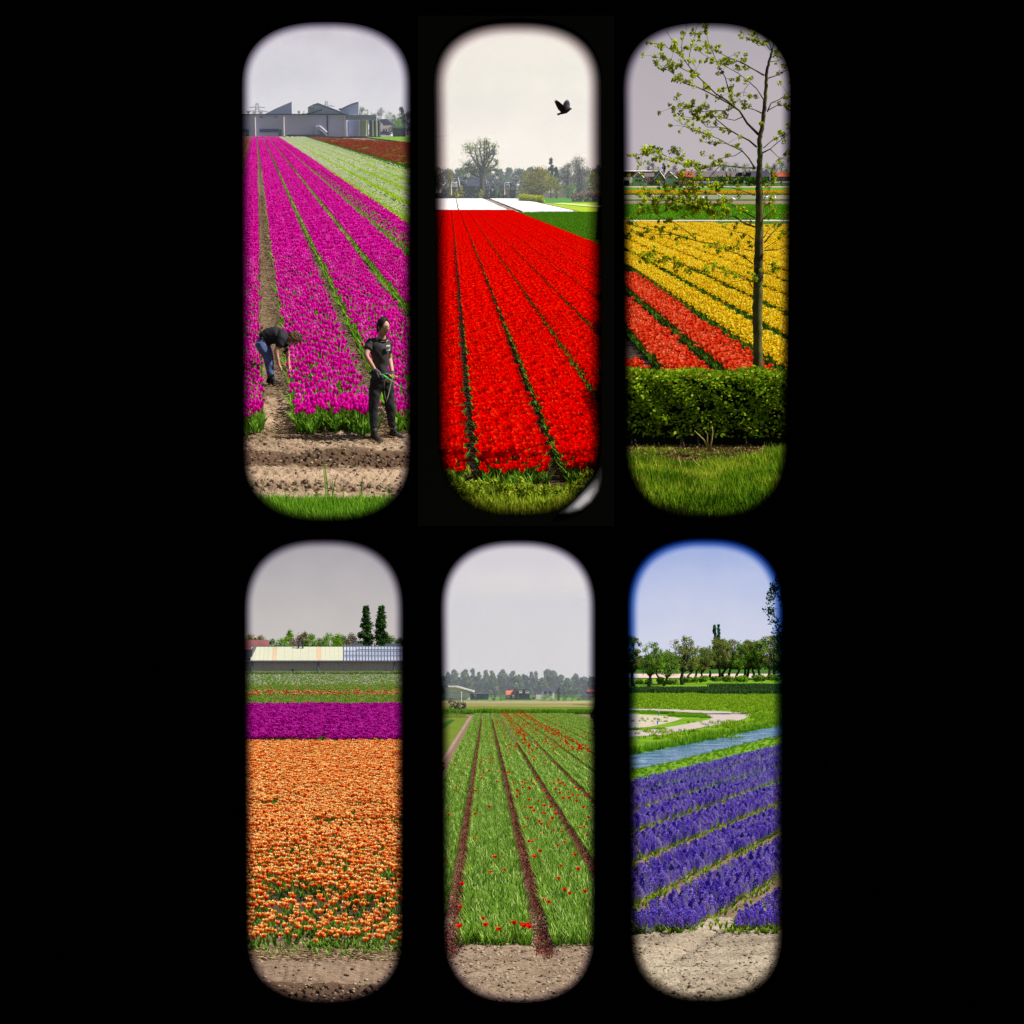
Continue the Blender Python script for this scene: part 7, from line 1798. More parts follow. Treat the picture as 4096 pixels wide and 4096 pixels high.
# greenhouse and barn
f4 = lambda x, y: (940 + .4657 * x, 2140 + .4657 * y)
CREAM = solid('cream_roof_sheet', (0.50, 0.50, 0.37), .55, .3, .04, .2); ORSTRIP = solid('orange_translucent_sheet', (0.56, 0.40, 0.25), .5, .3, .08, .2)
PANEL = solid('grey_beige_panel', (0.55, 0.50, 0.42), .85, .15, .08, .15); STEELG = solid('grey_steel_bar', (.16, .19, .25), .5, .4)
GHG, _nt, _o = new_mat('greenhouse_glass'); principled(_nt, _o, ramp(_nt, [(.35, (.30, .33, .44)), (.65, (.52, .53, .60))], noise(_nt, .15, 3, .5, coords(_nt, (.4, 1, 3)))), .25, .5)
DG4 = yv(2691, 0)
h = Px(S4, f4, DG4, 'long cream roofed greenhouse with a grey panelled wall', 'greenhouse', 'greenhouse', 760, 1184)
zb_ = h.xz(0, 1184)[1]
for k in range(14):
    x0 = -40 + 71.5 * k
    h.box('wall_panel', x0 + .8, min(x0 + 70.7, 934), 1086, 1186, PANEL, 0, .4) if x0 < 932 else None
for x in (150, 717): h.box('post', x - 4, x + 4, 1080, 1186, STEELG, -.25, .24)
h.box('gutter', -60, 935, 1077, 1087, STEELG, -.5, .6)
# roof: one slope leaning back
def slope(h, name, pts, mat, y0, y1, t=.12):
    """pitched roof face: bottom edge at y0, top edge at y1; picture points (x, y, 0 or 1 for top)"""
    q_ = [h.site.at(*h.f(x, y), h.d + (y1 if k else y0)) for x, y, k in pts]; m = MB(h.o); n = len(q_)
    off = Vector((0, .05, -t)); m.add([tuple(p) for p in q_] + [tuple(p + off) for p in q_], [tuple(range(n)), tuple(range(2 * n - 1, n - 1, -1))] + [(i, (i + 1) % n, (i + 1) % n + n, i + n) for i in range(n)])
    return m.build(name, mat, h.r)
RB, RT = (132, 1078), (143, 958)
def rx(f, top): return (RB[0] + (931 - RB[0]) * f) if not top else (RT[0] + (926 - RT[0]) * f)
cuts_ = [0, .235, .277, .713, .762, 1.0]
for k in range(5):
    a, b = cuts_[k], cuts_[k + 1]
    sub = 1 if k in (1, 3) else 5
    for j in range(sub):
        a2, b2 = a + (b - a) * j / sub, a + (b - a) * (j + 1) / sub - .0012
        slope(h, 'roof_panel', [(rx(a2, 0), 1078, 0), (rx(b2, 0), 1078, 0), (rx(b2, 1), 958, 1), (rx(a2, 1), 958, 1)], ORSTRIP if k in (1, 3) else CREAM, -.3, 7)
slope(h, 'roof_ridge', [(138, 960, 1), (928, 955, 1), (928, 952, 1), (138, 956, 1)], GREEND, 6.9, 6.9, .3)
m = MB(h.o)
m.prism([h.xz(80, 1079), h.xz(132, 1079), h.xz(143, 960), h.xz(128, 990), h.xz(80, 990)][::-1], h.d + 1.5, h.d + 8); m.build('side_wing', solid('dark_barn_side', (.10, .10, .12), .8), h.r)
for x in (545, 582):
    m = MB(h.o); a, b = h.site.at(*h.f(x, 958 + 14), h.d + 6), h.site.at(*h.f(x, 915), h.d + 6)
    m.tube([tuple(a), tuple(b)], .16, 8); m.tube([tuple(b + Vector((0, 0, -.1))), tuple(b + Vector((0, 0, .15)))], .24, 8); m.build('roof_vent_pipe', DARKG, h.r)
m = MB(h.o); a, b = h.site.at(*h.f(498, 1186), h.d - .3), h.site.at(*h.f(498, 1150), h.d - .3); m.tube([tuple(a), tuple(b)], .15, 6); m.build('short_pipe', DARKG, h.r)
h2 = Px(S4, f4, DG4, 'glasshouse with a grid of panes right of the cream roof', 'glasshouse', 'greenhouse', 1180, 1184)
for k in range(9):
    x0 = 936 + 71 * k; h2.box('wall_panel', x0 + .8, x0 + 70.2, 1086, 1186, PANEL, 0, .4)
h2.box('post', 1366, 1374, 1080, 1186, STEELG, -.25, .24); h2.box('gutter', 936, 1570, 1077, 1087, STEELG, -.5, .6)
def pane_(xa, xb, ya, yb, j):
    P = [h2.site.at(*h2.f(x, y), h2.d - .3 + 7.3 * (1077 - y) / 120) for x, y in ((xa, ya), (xb, ya), (xb, yb), (xa, yb))]; m = MB(h2.o); off = Vector((0, .03, -.04))
    m.add([tuple(p) for p in P] + [tuple(p + off) for p in P], [(0, 1, 2, 3), (7, 6, 5, 4), (0, 4, 5, 1), (1, 5, 6, 2), (2, 6, 7, 3), (3, 7, 4, 0)]); return m.build('pane', GHG, h2.r)
for k in range(23):
    for j in range(3): pane_(935 + k * 27, 935 + (k + 1) * 27 - 2, 1077 - j * 40, 1077 - (j + 1) * 40 + 2, j)
def bar_(x0, y0, x1, y1, r=.07):
    m = MB(h2.o); q_ = lambda x, y: tuple(h2.site.at(*h2.f(x, y), h2.d - .5 + 7.3 * (1077 - y) / 120)); m.tube([q_(x0, y0), q_(x1, y1)], r, 4); m.build('glazing_bar', STEELG, h2.r)
for k in range(24): bar_(934 + k * 27, 1077, 934 + k * 27, 957)
for y in (1037, 997, 957): bar_(934, y, 1560, y)
bar_(1040, 984, 1560, 984, .1); bar_(1045, 1077, 1045, 984, .1)
h = Px(S4, f4, DG4 + 14, 'house with a red brown tiled roof behind the left end of the greenhouse', 'house', 'house', 180, 1100)
h.box('wall', 60, 292, 985, 1186, BRICK, .5, 6)
slope(h, 'roof', [(60, 985, 0), (296, 985, 0), (294, 903, 1), (60, 903, 1)], solid('plum_tiles', (.20, .08, .08), .85, .1, .2, .4), 0, 4)
h.box('chimney', 138, 156, 880, 905, BRICK, 4, 1)
def f4tree(x, yt, w, mt, lab, seed, d=372, **kw):
    u, vt = f4(x, yt - 4); return tree_px(S4, kw.pop('name', 'broadleaf_tree'), lab, u, vt, 2600 + 4.2 * FOC / d, w * .62, d, mt, seed, **kw)
POP = tintmat('poplar_leaf', [(0, (0.012, 0.035, 0.012)), (0.5, (0.035, 0.085, 0.02)), (0.85, (0.08, 0.18, 0.03)), (1, (0.16, 0.30, 0.05))], .2)
f4tree(1122, 612, 96, POP, 'left one of the two tall dark poplars', 201, 380, shape='column', clum=110, per=60, trunk=.03, crad=.22, name='poplar_tree', leaf=.22)
f4tree(1255, 612, 104, POP, 'right one of the two tall dark poplars', 202, 380, shape='column', clum=120, per=60, trunk=.03, crad=.2, name='poplar_tree', leaf=.22)
for i, (x, yt, w, mt, lab, d) in enumerate([(130, 852, 130, FAR_OLIVE, 'olive tree behind the tiled roof', 388), (215, 862, 110, FAR_OLIVE, 'second olive tree behind the tiled roof', 389), (235, 900, 90, LIME, 'yellow green bush in front of the tiled roof', 366), (320, 895, 90, FAR_GREEN, 'far blue green tree left of the lime bushes', 390),
        (415, 885, 140, LIME, 'rounded lime green tree behind the cream roof', 374), (465, 815, 80, LIME, 'taller pale green tree behind the lime one', 380), (535, 845, 130, BARE, 'brownish half bare tree behind the vent pipes', 378), (590, 835, 90, FAR_OLIVE, 'olive tree right of the vent pipes', 379), (655, 850, 90, LIME, 'bright green tree right of the vent pipes', 376),
        (725, 880, 90, FAR_GREEN, 'hazy blue tree between the green trees', 391), (800, 835, 110, LIME, 'green tree right of the roof centre', 377), (875, 845, 110, LIME, 'second green tree right of the roof centre', 378), (930, 855, 90, FAR_GREEN, 'grey green tree left of the bare one', 385), (1005, 845, 110, BARE, 'grey bare tree left of the poplars', 380),
        (1345, 868, 110, FAR_GREEN, 'blue grey tree right of the poplars', 388), (1420, 880, 130, DEEP, 'dark bush tree at the right edge', 380), (1040, 930, 80, DEEP, 'dark bush at the foot of the poplars', 372)]):
    f4tree(x, yt, w, mt, lab, 210 + i, d, clum=44, per=60, trunk=.3, crad=.2, crown_lo=.42)
for i, (x, w) in enumerate(((1040, 90), (1350, 130))):
    h = Px(S4, f4, DG4 + 15, 'dark low roof behind the glasshouse %s the poplars' % ('left of' if i == 0 else 'right of'), 'house', 'house', x, 1000)
    h.box('wall', x - w / 2, x + w / 2, 955, 1186, DARKG, .5, 4); h.roof('roof', x - w / 2, x + w / 2, 932, 956, SLATE, 5)
line_scatter(S4, 'weeds', [((900, 2694), (1690, 2694))], 260, gr_p, 2.6, 'grass and weeds along the foot of the greenhouse wall', .5)
# ================================================================== lower middle: green beds with scattered red tulips, wooded horizon
sky_for(S5, 408, 1690, 2440, 2152, 2840, [(0.0, lin(224, 219, 216)), (0.35, lin(218, 213, 211)), (0.7, lin(212, 207, 208)), (0.92, lin(202, 198, 204))], 1.12)
m5 = S5.ray(1918, 2768)[0] / S5.ray(1918, 2768)[1]                   # row direction through the vanishing point
sheet(S5, 'ground', strip_pts(S5, 1690, 2450, 28.4, 300), SOIL, -0.02)
uA = lambda v: 1928 - (v - 2863) * .1510
uB = lambda v: 1966 + (v - 2863) * .2486
vx5 = uA(2768)
m5 = S5.ray(vx5, 2768)[0] / S5.ray(vx5, 2768)[1]
H5 = S5.h - .28
X5 = lambda s: s * H5
BW5 = .3996 * H5
TRACK5 = groundmat('pinkish_soil', [(0.3, (0.14, 0.09, 0.065)), (0.43, (0.22, 0.15, 0.10)), (0.56, (0.37, 0.27, 0.185)), (0.75, (0.49, 0.375, 0.27))], 0.9, 24.0, 1.0, 0.04, stretch=(0.5, 1.4, 1))
def z5(X, Y):
    fur = np.abs((((X - m5 * Y) / H5 + .151) / .3996) % 1.0); f = np.minimum(fur, 1 - fur)
    return .03 * vnoise(X, Y, 1.2, 2.5, 61) + .016 * vnoise(X, Y, 6, 10, 62) + .012 * vnoise(X, Y, 16, 24, 63) - .10 * np.exp(-(f / .1) ** 2) * np.clip((Y - 24) / 1, 0, 1) * np.clip((28.5 - Y) / 1.5, 0, 1)
relief(S5, 'ground', 1690, 2450, 19.6, 28.5, 300, 300, z5, TRACK5)
clods(S5, 1760, 2400, 20.2, 25.6, 2600, z5, 'small clods and stones on the bare soil before the green beds')
BL = tintmat('bed_leaf', [(0, (0.025, 0.08, 0.006)), (0.4, (0.085, 0.22, 0.014)), (0.75, (0.22, 0.41, 0.035)), (1, (0.62, 0.76, 0.24))], 0.35)
def leafy_tile(L, W, n, seed, det=3, H=.25):
    g = np.random.default_rng(seed); s = Soup()
    for k in range(5):
        b = Soup()
        for q_ in range(5 if det > 2 else 3):
            V, T, t = leafblade(H * g.uniform(.65, 1.1), .024 if det > 2 else .045, g.uniform(.05, .55), g.uniform(0, 6.28), 0, .45, det); b.add(V, T, 1, t + g.uniform(-.1, .15))
        b = b.arr(); c = n // 5
        P = np.stack([g.uniform(-W / 2, W / 2, c), g.uniform(-L / 2, L / 2, c), np.zeros(c)], 1)
        s.add(*spread(b, P, g.uniform(0, 6.28, c), g.normal(1, .12, c), g.normal(0, .2, c), .06))
    return s
fw5 = BW5 * .76
ln5 = protos('leafy_near', 4, lambda k: leafy_tile(1.0, fw5 / 2, 95, 500 + k), [RED, BL])
lm5 = protos('leafy_mid', 3, lambda k: leafy_tile(2.0, fw5 / 2, 150, 510 + k, 2), [RED, BL])
lf5 = protos('leafy_far', 3, lambda k: leafy_tile(6.0, fw5, 330, 520 + k, 2), [RED, BL])
y5e = S5.g(2048, 2856).y
nm5 = ['leafy green bed at the left edge beyond the long furrow', 'leafy green bed between the two dark furrows', 'leafy green bed with many red tulips in the middle', 'fourth leafy green bed with red tulips', 'fifth leafy green bed thick with red tulips', 'sixth leafy green bed on the right', 'seventh leafy green bed on the right', 'eighth leafy green bed on the right', 'ninth leafy green bed on the right', 'tenth leafy green bed on the right', 'eleventh leafy green bed on the right', 'twelfth leafy green bed on the right']
for k in range(-1, 11):
    s0 = -.151 + .3996 * k
    bed(S5, 'tulip_bed', nm5[k + 1], X5(s0) + BW5 * .12, X5(s0) + BW5 * .88, m5, 25.2 + .12 * math.sin(k * 3), y5e, [(60, ln5, 1.0, fw5 / 2), (120, lm5, 2.0, fw5 / 2), (400, lf5, 6.0, None)])
# petals heaped in the furrows
PET = tintmat('fallen_petal', [(0, (0.04, 0.01, 0.008)), (0.5, (0.14, 0.038, 0.03)), (0.85, (0.30, 0.10, 0.07)), (1, (0.60, 0.46, 0.26))], .1)
def petal_clump(n, seed, rx=.1, ry=.25):
    g = np.random.default_rng(seed); s = Soup()
    clumps(s, [(0, 0, .03)], [1.0], n, .02, g, 0, .2, 1.0, .5); V, T, m, t = s.arr(); V = V * 1.0
    c = g.normal(0, 1, (n, 3)) * [rx, ry, .018] + [0, 0, .035]
    V = V.reshape(n, 4, 3); V = V - V.mean(1, keepdims=True) + c[:, None]
    return V.reshape(-1, 3), T, m, t
pc = [soup_obj('petal_clump', petal_clump(90, k), PET, link=False) for k in range(4)]
P = []; _g = np.random.default_rng(15)
for k, (s0, ye) in enumerate([(-.151, 230), (.2486, 230), (.648, 120), (1.048, 90), (1.447, 80)]):
    y = 24.6
    while y < ye: P.append((X5(s0) + m5 * y + (_g.uniform(-.03, .03) if k else .0), y, -.06 if y < 28 else 0)); y += .3 if y < 60 else .6
P = np.array(P); n = len(P)
scatter('fallen_petals', pc, P, _g.uniform(-.2, .2, n), _g.uniform(.8, 1.15, n), _g.integers(0, 4, n), S5, 'dark red petals heaped in the furrows between the green beds')
# red tulips one by one
RED5 = tintmat('scarlet_petal', [(0, (0.45, 0.0, 0.004)), (0.4, (0.85, 0.003, 0.005)), (0.8, (0.95, 0.02, 0.012)), (1, (1.0, 0.10, 0.05))], 0.3)
rt = [tulip_soup(0.36, True, 0.044, 0.06, 2, 6, o, k) for k, o in enumerate((1.2, 1.5, 1.0))]
TUL5 = [soup_obj('tulip', t, [RED5, BL], link=False) for t in rt]
r7 = lambda x, y: (1740 + .5175 * x, 3040 + .5175 * y)
seen = [(193, 1088), (347, 1175), (176, 1240), (390, 1245), (480, 1253), (627, 1225), (668, 1228), (690, 1240), (730, 1258), (710, 1248), (207, 930), (460, 727), (430, 815), (530, 797), (848, 1018), (868, 1044), (1002, 978), (1040, 982), (1162, 985), (950, 872), (1100, 817), (972, 765), (1087, 705), (810, 680), (760, 720), (313, 398), (315, 580), (318, 228), (430, 358), (472, 152), (360, 125), (730, 603), (752, 590), (772, 568), (950, 617), (1013, 598), (830, 524),
        (803, 452), (813, 473), (868, 480), (892, 455), (907, 437), (914, 507), (978, 517), (690, 484), (716, 432), (745, 365), (752, 385), (690, 347), (723, 302), (800, 297), (843, 350), (845, 402), (930, 420), (897, 350), (1125, 486), (1156, 484), (1184, 543), (1186, 430), (1155, 360), (633, 240), (655, 250), (632, 280), (607, 163), (680, 197), (678, 168), (700, 170), (763, 177), (745, 147), (797, 143), (725, 218), (740, 207), (865, 287), (840, 227), (935, 222),
        (963, 175), (988, 175), (958, 155), (912, 167), (1004, 190), (1050, 148), (1085, 202), (1108, 212), (1033, 232), (973, 255), (1065, 255), (1043, 292), (1090, 312), (998, 292), (1108, 255), (1160, 270), (1187, 248), (1178, 152), (373, 90), (415, 80), (343, 50), (157, 38), (250, 33), (205, 82), (165, 205), (102, 405), (68, 745), (490, 80), (560, 95), (570, 85)]
pts = []
for (x, y) in seen:
    p = S5.g(*r7(x, y + 8), .31)
    if p.y < 290: pts.append((p.x, p.y, 0.0))
_g = random.Random(19)
while len(pts) < 265:
    v = 2868 + 190 * _g.random() ** 1.4; k = _g.choice([0, 0, 1, 1, 2, 2, 2, 2, 2, 3, 3, 3, 4, 4, 4, 4, 4, 5, 6, 7, 8, 9]); s = -.151 + .3996 * (k - 0 + _g.uniform(.1, .9)) * 1.0
    if k >= 5 and v < 2960 and _g.random() < .6: continue
    u = vx5 + s * (v - 2768)
    if 1775 < u < 2385:
        p = S5.g(u, v, .31); pts.append((p.x, p.y, 0.0))
pts = [(x, y, z) for x, y, z in pts if y < 290]
singles(S5, TUL5, None, [p for p in pts if p[1] < 46], 'scarlet tulip standing alone among the green leaves in the nearer half of the beds', 'scattered scarlet tulips', sc=(.62, .85), name='scarlet_tulip')
singles(S5, TUL5, None, [p for p in pts if p[1] >= 46], 'small scarlet tulip among the green leaves in the farther half of the beds', 'scattered scarlet tulips', sc=(.8, 1.1), name='scarlet_tulip')
fr5 = [soup_obj('red_flower', tulip_soup(0.36, True, 0.05, 0.07, 0, 5, 1.2, 3), [RED5, BL], link=False)]
_g = np.random.default_rng(20); P = []
for k, n in ((1, 30), (2, 170), (3, 90), (4, 230), (5, 25), (6, 20), (7, 15)):
    for _ in range(n):
        y = 95 + (y5e - 95) * _g.random(); P.append((X5(-.151 + .3996 * (k + _g.uniform(.1, .9))) + m5 * y, y, 0.02))
scatter('red_tulips', fr5, np.array(P), np.zeros(len(P)), _g.uniform(.9, 1.3, len(P)), np.zeros(len(P)), S5, 'many tiny far red tulips among the green beds')
# left: pale path, dark path and yellow green meadow
MEAD = groundmat('yellow_meadow', [(0.3, (0.07, 0.11, 0.012)), (0.6, (0.15, 0.21, 0.02)), (0.8, (0.26, 0.32, 0.06))], .6, 8, .6, .05)
r6 = lambda x, y: (1740 + .4967 * x, 2140 + .4967 * y)
sheet(S5, 'meadow', [S5.g(*r6(-60, 1900)), S5.g(*r6(55, 1830)), S5.g(*r6(290, 1465)), S5.g(*r6(-60, 1465))], MEAD, .08)
sheet(S5, 'path', [S5.g(*r6(20, 1880)), S5.g(*r6(70, 1850)), S5.g(*r6(300, 1466)), S5.g(*r6(276, 1466))], solid('pale_sand_path', (.30, .20, .16), .95, .1, .35, 1.5), .13)
sheet(S5, 'ditch', [S5.g(*r6(-60, 1600)), S5.g(*r6(40, 1590)), S5.g(*r6(160, 1500)), S5.g(*r6(130, 1490))], DG, .12)
gm5 = protos('meadow_tufts', 2, lambda k: Soup().add(*spread(grass_tuft(16, .3, k).arr(), np.concatenate([np.random.default_rng(k).uniform(-2, 2, (30, 2)), np.zeros((30, 1))], 1), np.arange(30.), np.full(30, 1.), np.random.default_rng(k).normal(0, .2, 30))), [tintmat('meadow_blade', [(0, (0.08, 0.15, 0.01)), (0.5, (0.18, 0.28, 0.03)), (1, (0.36, 0.46, 0.10))], .3)])
P = []
for y in np.arange(60, 285, 3.6):
    xr = S5.g(*r6(276, 1466)).x / S5.g(*r6(276, 1466)).y
    v_ = 2768 + 3.4 * FOC / y; xl = (1700 - 2048) / FOC * y; t_ = (v_ - 2868) / (3060 - 2868); u_ = 1740 + .4967 * (276 - 206 * t_ * 1.0); xr = (u_ - 2048) / FOC * y
    x = xl
    while x < xr - 2: P.append((x, y, .08)); x += 3.6
P = np.array(P); scatter('meadow_grass', gm5, P, np.arange(len(P)) * 1.7, np.full(len(P), 1.), np.arange(len(P)) % 2, S5, 'yellow green meadow grass left of the pale path')
# gentle rise beyond the field: verge, brown field, road, houses, wood
def rise(v, y): return S5.at(2048, v, y).z
stepv = [(2868, 286), (2852, 293), (2826, 305), (2810, 322), (2806, 326), (2800, 330), (2790, 345), (2770, 402)]
mats5 = [DG, MEAD, groundmat('olive_brown_field', [(0.3, (0.13, 0.12, 0.03)), (0.55, (0.30, 0.25, 0.08)), (0.8, (0.42, 0.36, 0.14))], .1, 1.5, .5, .1, stretch=(.3, 2, 1)), PINKR, TURF, TURF, DG]
for i in range(len(stepv) - 1):
    (v0, y0), (v1, y1) = stepv[i], stepv[i + 1]; z0, z1_ = max(0, rise(v0, y0)) if i == 0 else rise(v0, y0), rise(v1, y1); z0 = 0.0 if i == 0 else z0
    V = [((u - 2048) / FOC * y, y, z) for u, y, z in ((1690, y0, z0), (2450, y0, z0), (2450, y1, z1_), (1690, y1, z1_))]
    o = mesh_obj(['verge', 'grass_strip', 'brown_field', 'road', 'far_lawn', 'far_lawn', 'forest_floor'][i], V, [(0, 1, 2, 3)], mats5[i]); S5.place(o); o['kind'] = 'structure'
def at5(u, v, y): return S5.at(u, v, y)
_g = np.random.default_rng(5); n = 320; ys = _g.uniform(286, 289, n); P = np.stack([(_g.uniform(1700, 2430, n) - 2048) / FOC * ys, ys, np.full(n, .1) + (ys - 286) * .08], 1)
scatter('verge_weeds', [soup_obj('verge_weed', grass_tuft(40, .7, 31, .6, .12), G_LEAF, link=False)], P, _g.uniform(0, 6, n), _g.uniform(.5, 1.1, n), np.zeros(n), S5, 'rough green weeds along the far end of the beds')
t6 = lambda x, y: (1760 + .3313 * x, 2640 + .3313 * y)
D5 = 331
h = Px(S5, t6, D5, 'white barn with a shallow pale roof at the left', 'barn', 'barn', 220, 500)
LTG = solid('light_grey_cladding', (.74, .66, .74), .6, .3, .06, .3)
h.box('wall', 60, 362, 396, 503, LTG, 0, 10); h.poly('gable', [(60, 396), (60, 365), (110, 330), (190, 328), (362, 396)][::-1], LTG, .1, 9)
m = MB(h.o)
for a, b in (((100, 328), (190, 328)), ((190, 328), (405, 388))):
    A, B = h.xz(*a), h.xz(*b); m.prism([A, B, (B[0], B[1] + .28), (A[0], A[1] + .28)], h.d - 1.2, h.d + 10.5)
m.build('roof', WHITEP, h.r)
h = Px(S5, t6, D5 + .5, 'dark blue grey barn beside the white one', 'barn', 'barn', 470, 500)
for k in range(6): h.box('wall_panel', 364 + k * 36.6, 364 + (k + 1) * 36.6 - 1.5, 404, 500, solid('blue_slate_cladding', (.02, .06, .11), .6, .3) if k == 0 else bpy.data.materials['blue_slate_cladding'], 0, .5)
h.box('body', 366, 582, 408, 500, DARKG, .6, 8); h.box('roof', 362, 600, 400, 406, FASC, -.4, 9)
h = Px(S5, t6, D5 + 2, 'house with an orange tiled roof and a dark gable in the middle', 'house', 'house', 860, 470)
h.box('wall', 795, 945, 418, 478, BRICK, 0, 6); h.poly('gable', [(862, 420), (862, 400), (908, 338), (946, 385), (946, 420)][::-1], solid('dark_red_boards', (.12, .035, .035), .8), -.3, 6.5)
slope(h, 'roof', [(795, 420, 0), (862, 420, 0), (885, 368, 1), (795, 368, 1)], solid('orange_tiles', (.62, .16, .08), .8, .1, .12, 1), -.4, 2.5)
h.win(880, 900, 430, 450, WHITEP, 2, -.3, .1); h.win(812, 830, 430, 450, WHITEP, 2, 0, .1)
h = Px(S5, t6, D5 + 1, 'dark green boarded house with two white windows', 'house', 'house', 1020, 480)
h.box('wall', 950, 1082, 360, 480, solid('dark_green_boards', (.0, .05, .035), .8, .2, .2, 1), 0, 6); h.box('roof', 946, 1086, 354, 361, DARKG, -.3, 6.6)
h.win(962, 985, 372, 392, WHITEP, 2, 0, .12, pane=WHITEP); h.win(1040, 1068, 372, 394, WHITEP, 2, 0, .12); h.box('terrace_wall', 930, 1100, 458, 482, DARKG, -1, .8)
h = Px(S5, t6, D5 + 6, 'white house with a dark grey roof behind the right bushes', 'house', 'house', 1300, 470)
h.box('wall', 1230, 1380, 375, 470, WHITEP, 0, 6); h.roof('roof', 1225, 1385, 335, 380, SLATE, 6); h.win(1262, 1280, 385, 405, DARKG, 2, 0, .1); h.win(1320, 1338, 385, 405, DARKG, 2, 0, .1)
h.box('annex', 1160, 1225, 418, 470, LTG, -1, 4)
h = Px(S5, t6, D5, 'low grey roofed shed at the right edge', 'shed', 'shed', 1770, 490)
h.box('wall', 1695, 1840, 445, 492, WHITEP, 0, 5); h.roof('roof', 1688, 1850, 405, 448, SLATE, 5, inset=1.0)
h = Px(S5, t6, D5 + 8, 'brown house with a white window at the right edge', 'house', 'house', 1810, 440); h.box('wall', 1780, 1870, 380, 440, BRICK, 0, 4); h.roof('roof', 1776, 1874, 358, 382, TILER, 4); h.win(1815, 1840, 400, 420, WHITEP, 2, 0, .1)
car5 = S5.at(*t6(668, 458), D5); cc_ = car(S5, (car5.x, D5, rise(2793, D5)), 0, CARW, 'white car between the barns and the middle houses', .3); cc_['group'] = ''; del cc_['group']
h = Px(S5, t6, D5 + 1, 'small orange garden shed right of the green house', 'shed', 'shed', 1130, 480); h.box('wall', 1112, 1150, 448, 482, solid('orange_boards', (.45, .22, .12), .8), 0, 2); h.roof('roof', 1108, 1154, 434, 450, BRICK, 2)
WOOD = tintmat('wood_leaf', [(0, (0.03, 0.06, 0.025)), (0.5, (0.075, 0.125, 0.05)), (1, (0.15, 0.22, 0.08))], .25)
def t6tree(x, yt, w, mt, lab, seed, d=360, vb=2803, **kw):
    u, vt = t6(x, yt); return tree_px(S5, kw.pop('name', 'broadleaf_tree'), lab, u, vt, vb, w * .3313, d, mt, seed, **kw)
num = 'one two three four five six seven eight nine ten eleven twelve thirteen fourteen fifteen sixteen seventeen eighteen nineteen twenty'.split()
_g = random.Random(50)
for i in range(19):
    t6tree(30 + i * 100, 200 + _g.uniform(-18, 22), 170, WOOD if i % 3 else FAR_GREEN, 'tree number %s from the left in the long wood behind the houses' % num[i], 230 + i, 372 + (i % 3) * 5, 2790, clum=60, per=64, trunk=.0, crad=.17, leaf=.26, group='trees of the long wood')
for i, (x, yt, w) in enumerate([(172, 108, 90), (300, 108, 95), (392, 104, 60), (470, 145, 55), (558, 122, 70), (622, 130, 75), (760, 118, 130), (880, 128, 75), (1103, 142, 50), (1160, 138, 55), (1310, 105, 130), (1370, 130, 100), (1640, 162, 70), (95, 150, 60), (1010, 172, 60), (1470, 178, 70)]):
    t6tree(x, yt, w, FAR_GREEN, 'hazy treetop number %s from the left rising above the wood' % num[i] if i < 13 else ['small hazy treetop at the left end of the wood', 'small hazy treetop above the middle of the wood', 'low hazy treetop right of the tallest one'][i - 13], 260 + i, 392, 2786, clum=40, per=40, trunk=.55, crad=.2, leaf=.22, group='treetops above the wood')
for i, (x, yt, w, mt, lab) in enumerate([(740, 362, 120, FAR_GREEN, 'pale rounded shrub tree left of the orange roof'), (650, 365, 80, DEEP, 'dark tree beside the blue grey barn'), (1265, 395, 130, DEEP, 'dark shrub left of the white house'), (1340, 390, 100, WOOD, 'green shrub in front of the white house'), (1420, 360, 110, WOOD, 'bushy tree right of the white house'), (1435, 318, 50, DEEP, 'narrow conifer right of the white house'),
        (1590, 345, 180, DEEP, 'large dark bush on the right'), (1520, 380, 100, WOOD, 'green bush between the white house and the dark bush'), (1665, 430, 60, DEEP, 'dark clipped bush beside the shed'), (850, 450, 130, GREEN, 'low hedge in front of the orange roofed house'), (425, 360, 40, BARE, 'brownish shrub behind the blue grey barn'), (1490, 430, 90, DEEP, 'low dark bush on the right')]):
    t6tree(x, yt, w, mt, lab, 290 + i, 327, 2640 + .3313 * 490, clum=30, per=56, trunk=.04, crad=.2, name='shrub' if yt > 360 else 'broadleaf_tree', cat='shrub' if yt > 360 else 'tree')
u_, v_ = t6(50, 310); tree_px(S5, 'broadleaf_tree', 'dark leafy tree cut by the left window edge', u_ - 12, v_, 2640 + .3313 * 500, 50, 300, DEEP, 320, clum=50, per=60, trunk=.05)
# flag pole, dark hedge by the meadow
b_ = S5.at(*t6(258, 600), 296); t_ = S5.at(*t6(252, 395), 296); fp = thing(S5, 'pole', 'tall thin white pole in front of the white barn', 'pole', (b_.x, 296, b_.z)); m = MB(); m.tube([(0, 0, 0), (0, 0, t_.z - b_.z)], [.07, .05], 8); m.build('shaft', WHITEP, fp); m = MB(); m.ball((0, 0, t_.z - b_.z), .11); m.build('cap', WHITEP, fp)
hp = [S5.at(*t6(x, 640), 291) for x in (100, 200, 340)]
shrub_mass(S5, 'hedge', 'dark clipped hedge block by the left end of the verge', hp, [2.4, 1.9, 1.7], 1.2, BARE, 60, .12, 22, step=.6)
u_, v_ = t6(115, 540); tree_px(S5, 'shrub', 'yellow green bush beside the dark hedge block', u_, v_, 2852, 22, 290, LIME, 321, clum=24, per=50, trunk=.03, cat='shrub')
h = Px(S5, t6, 290.5, 'small blue bin standing at the dark hedge block', 'bin', 'bin', 180, 600); h.box('body', 165, 198, 592, 640, DARKG, 0, .5); h.box('lid', 163, 200, 583, 592, BLUEP, -.05, .6)
u_, v_ = t6(338, 592); h = Px(S5, t6, 289, 'short white post at the end of the dark hedge block', 'post', 'post', 338, 645); h.box('shaft', 333, 343, 600, 645, WHITEP, 0, .2); h.box('cap', 330, 346, 595, 600, WHITEP, -.05, .3)
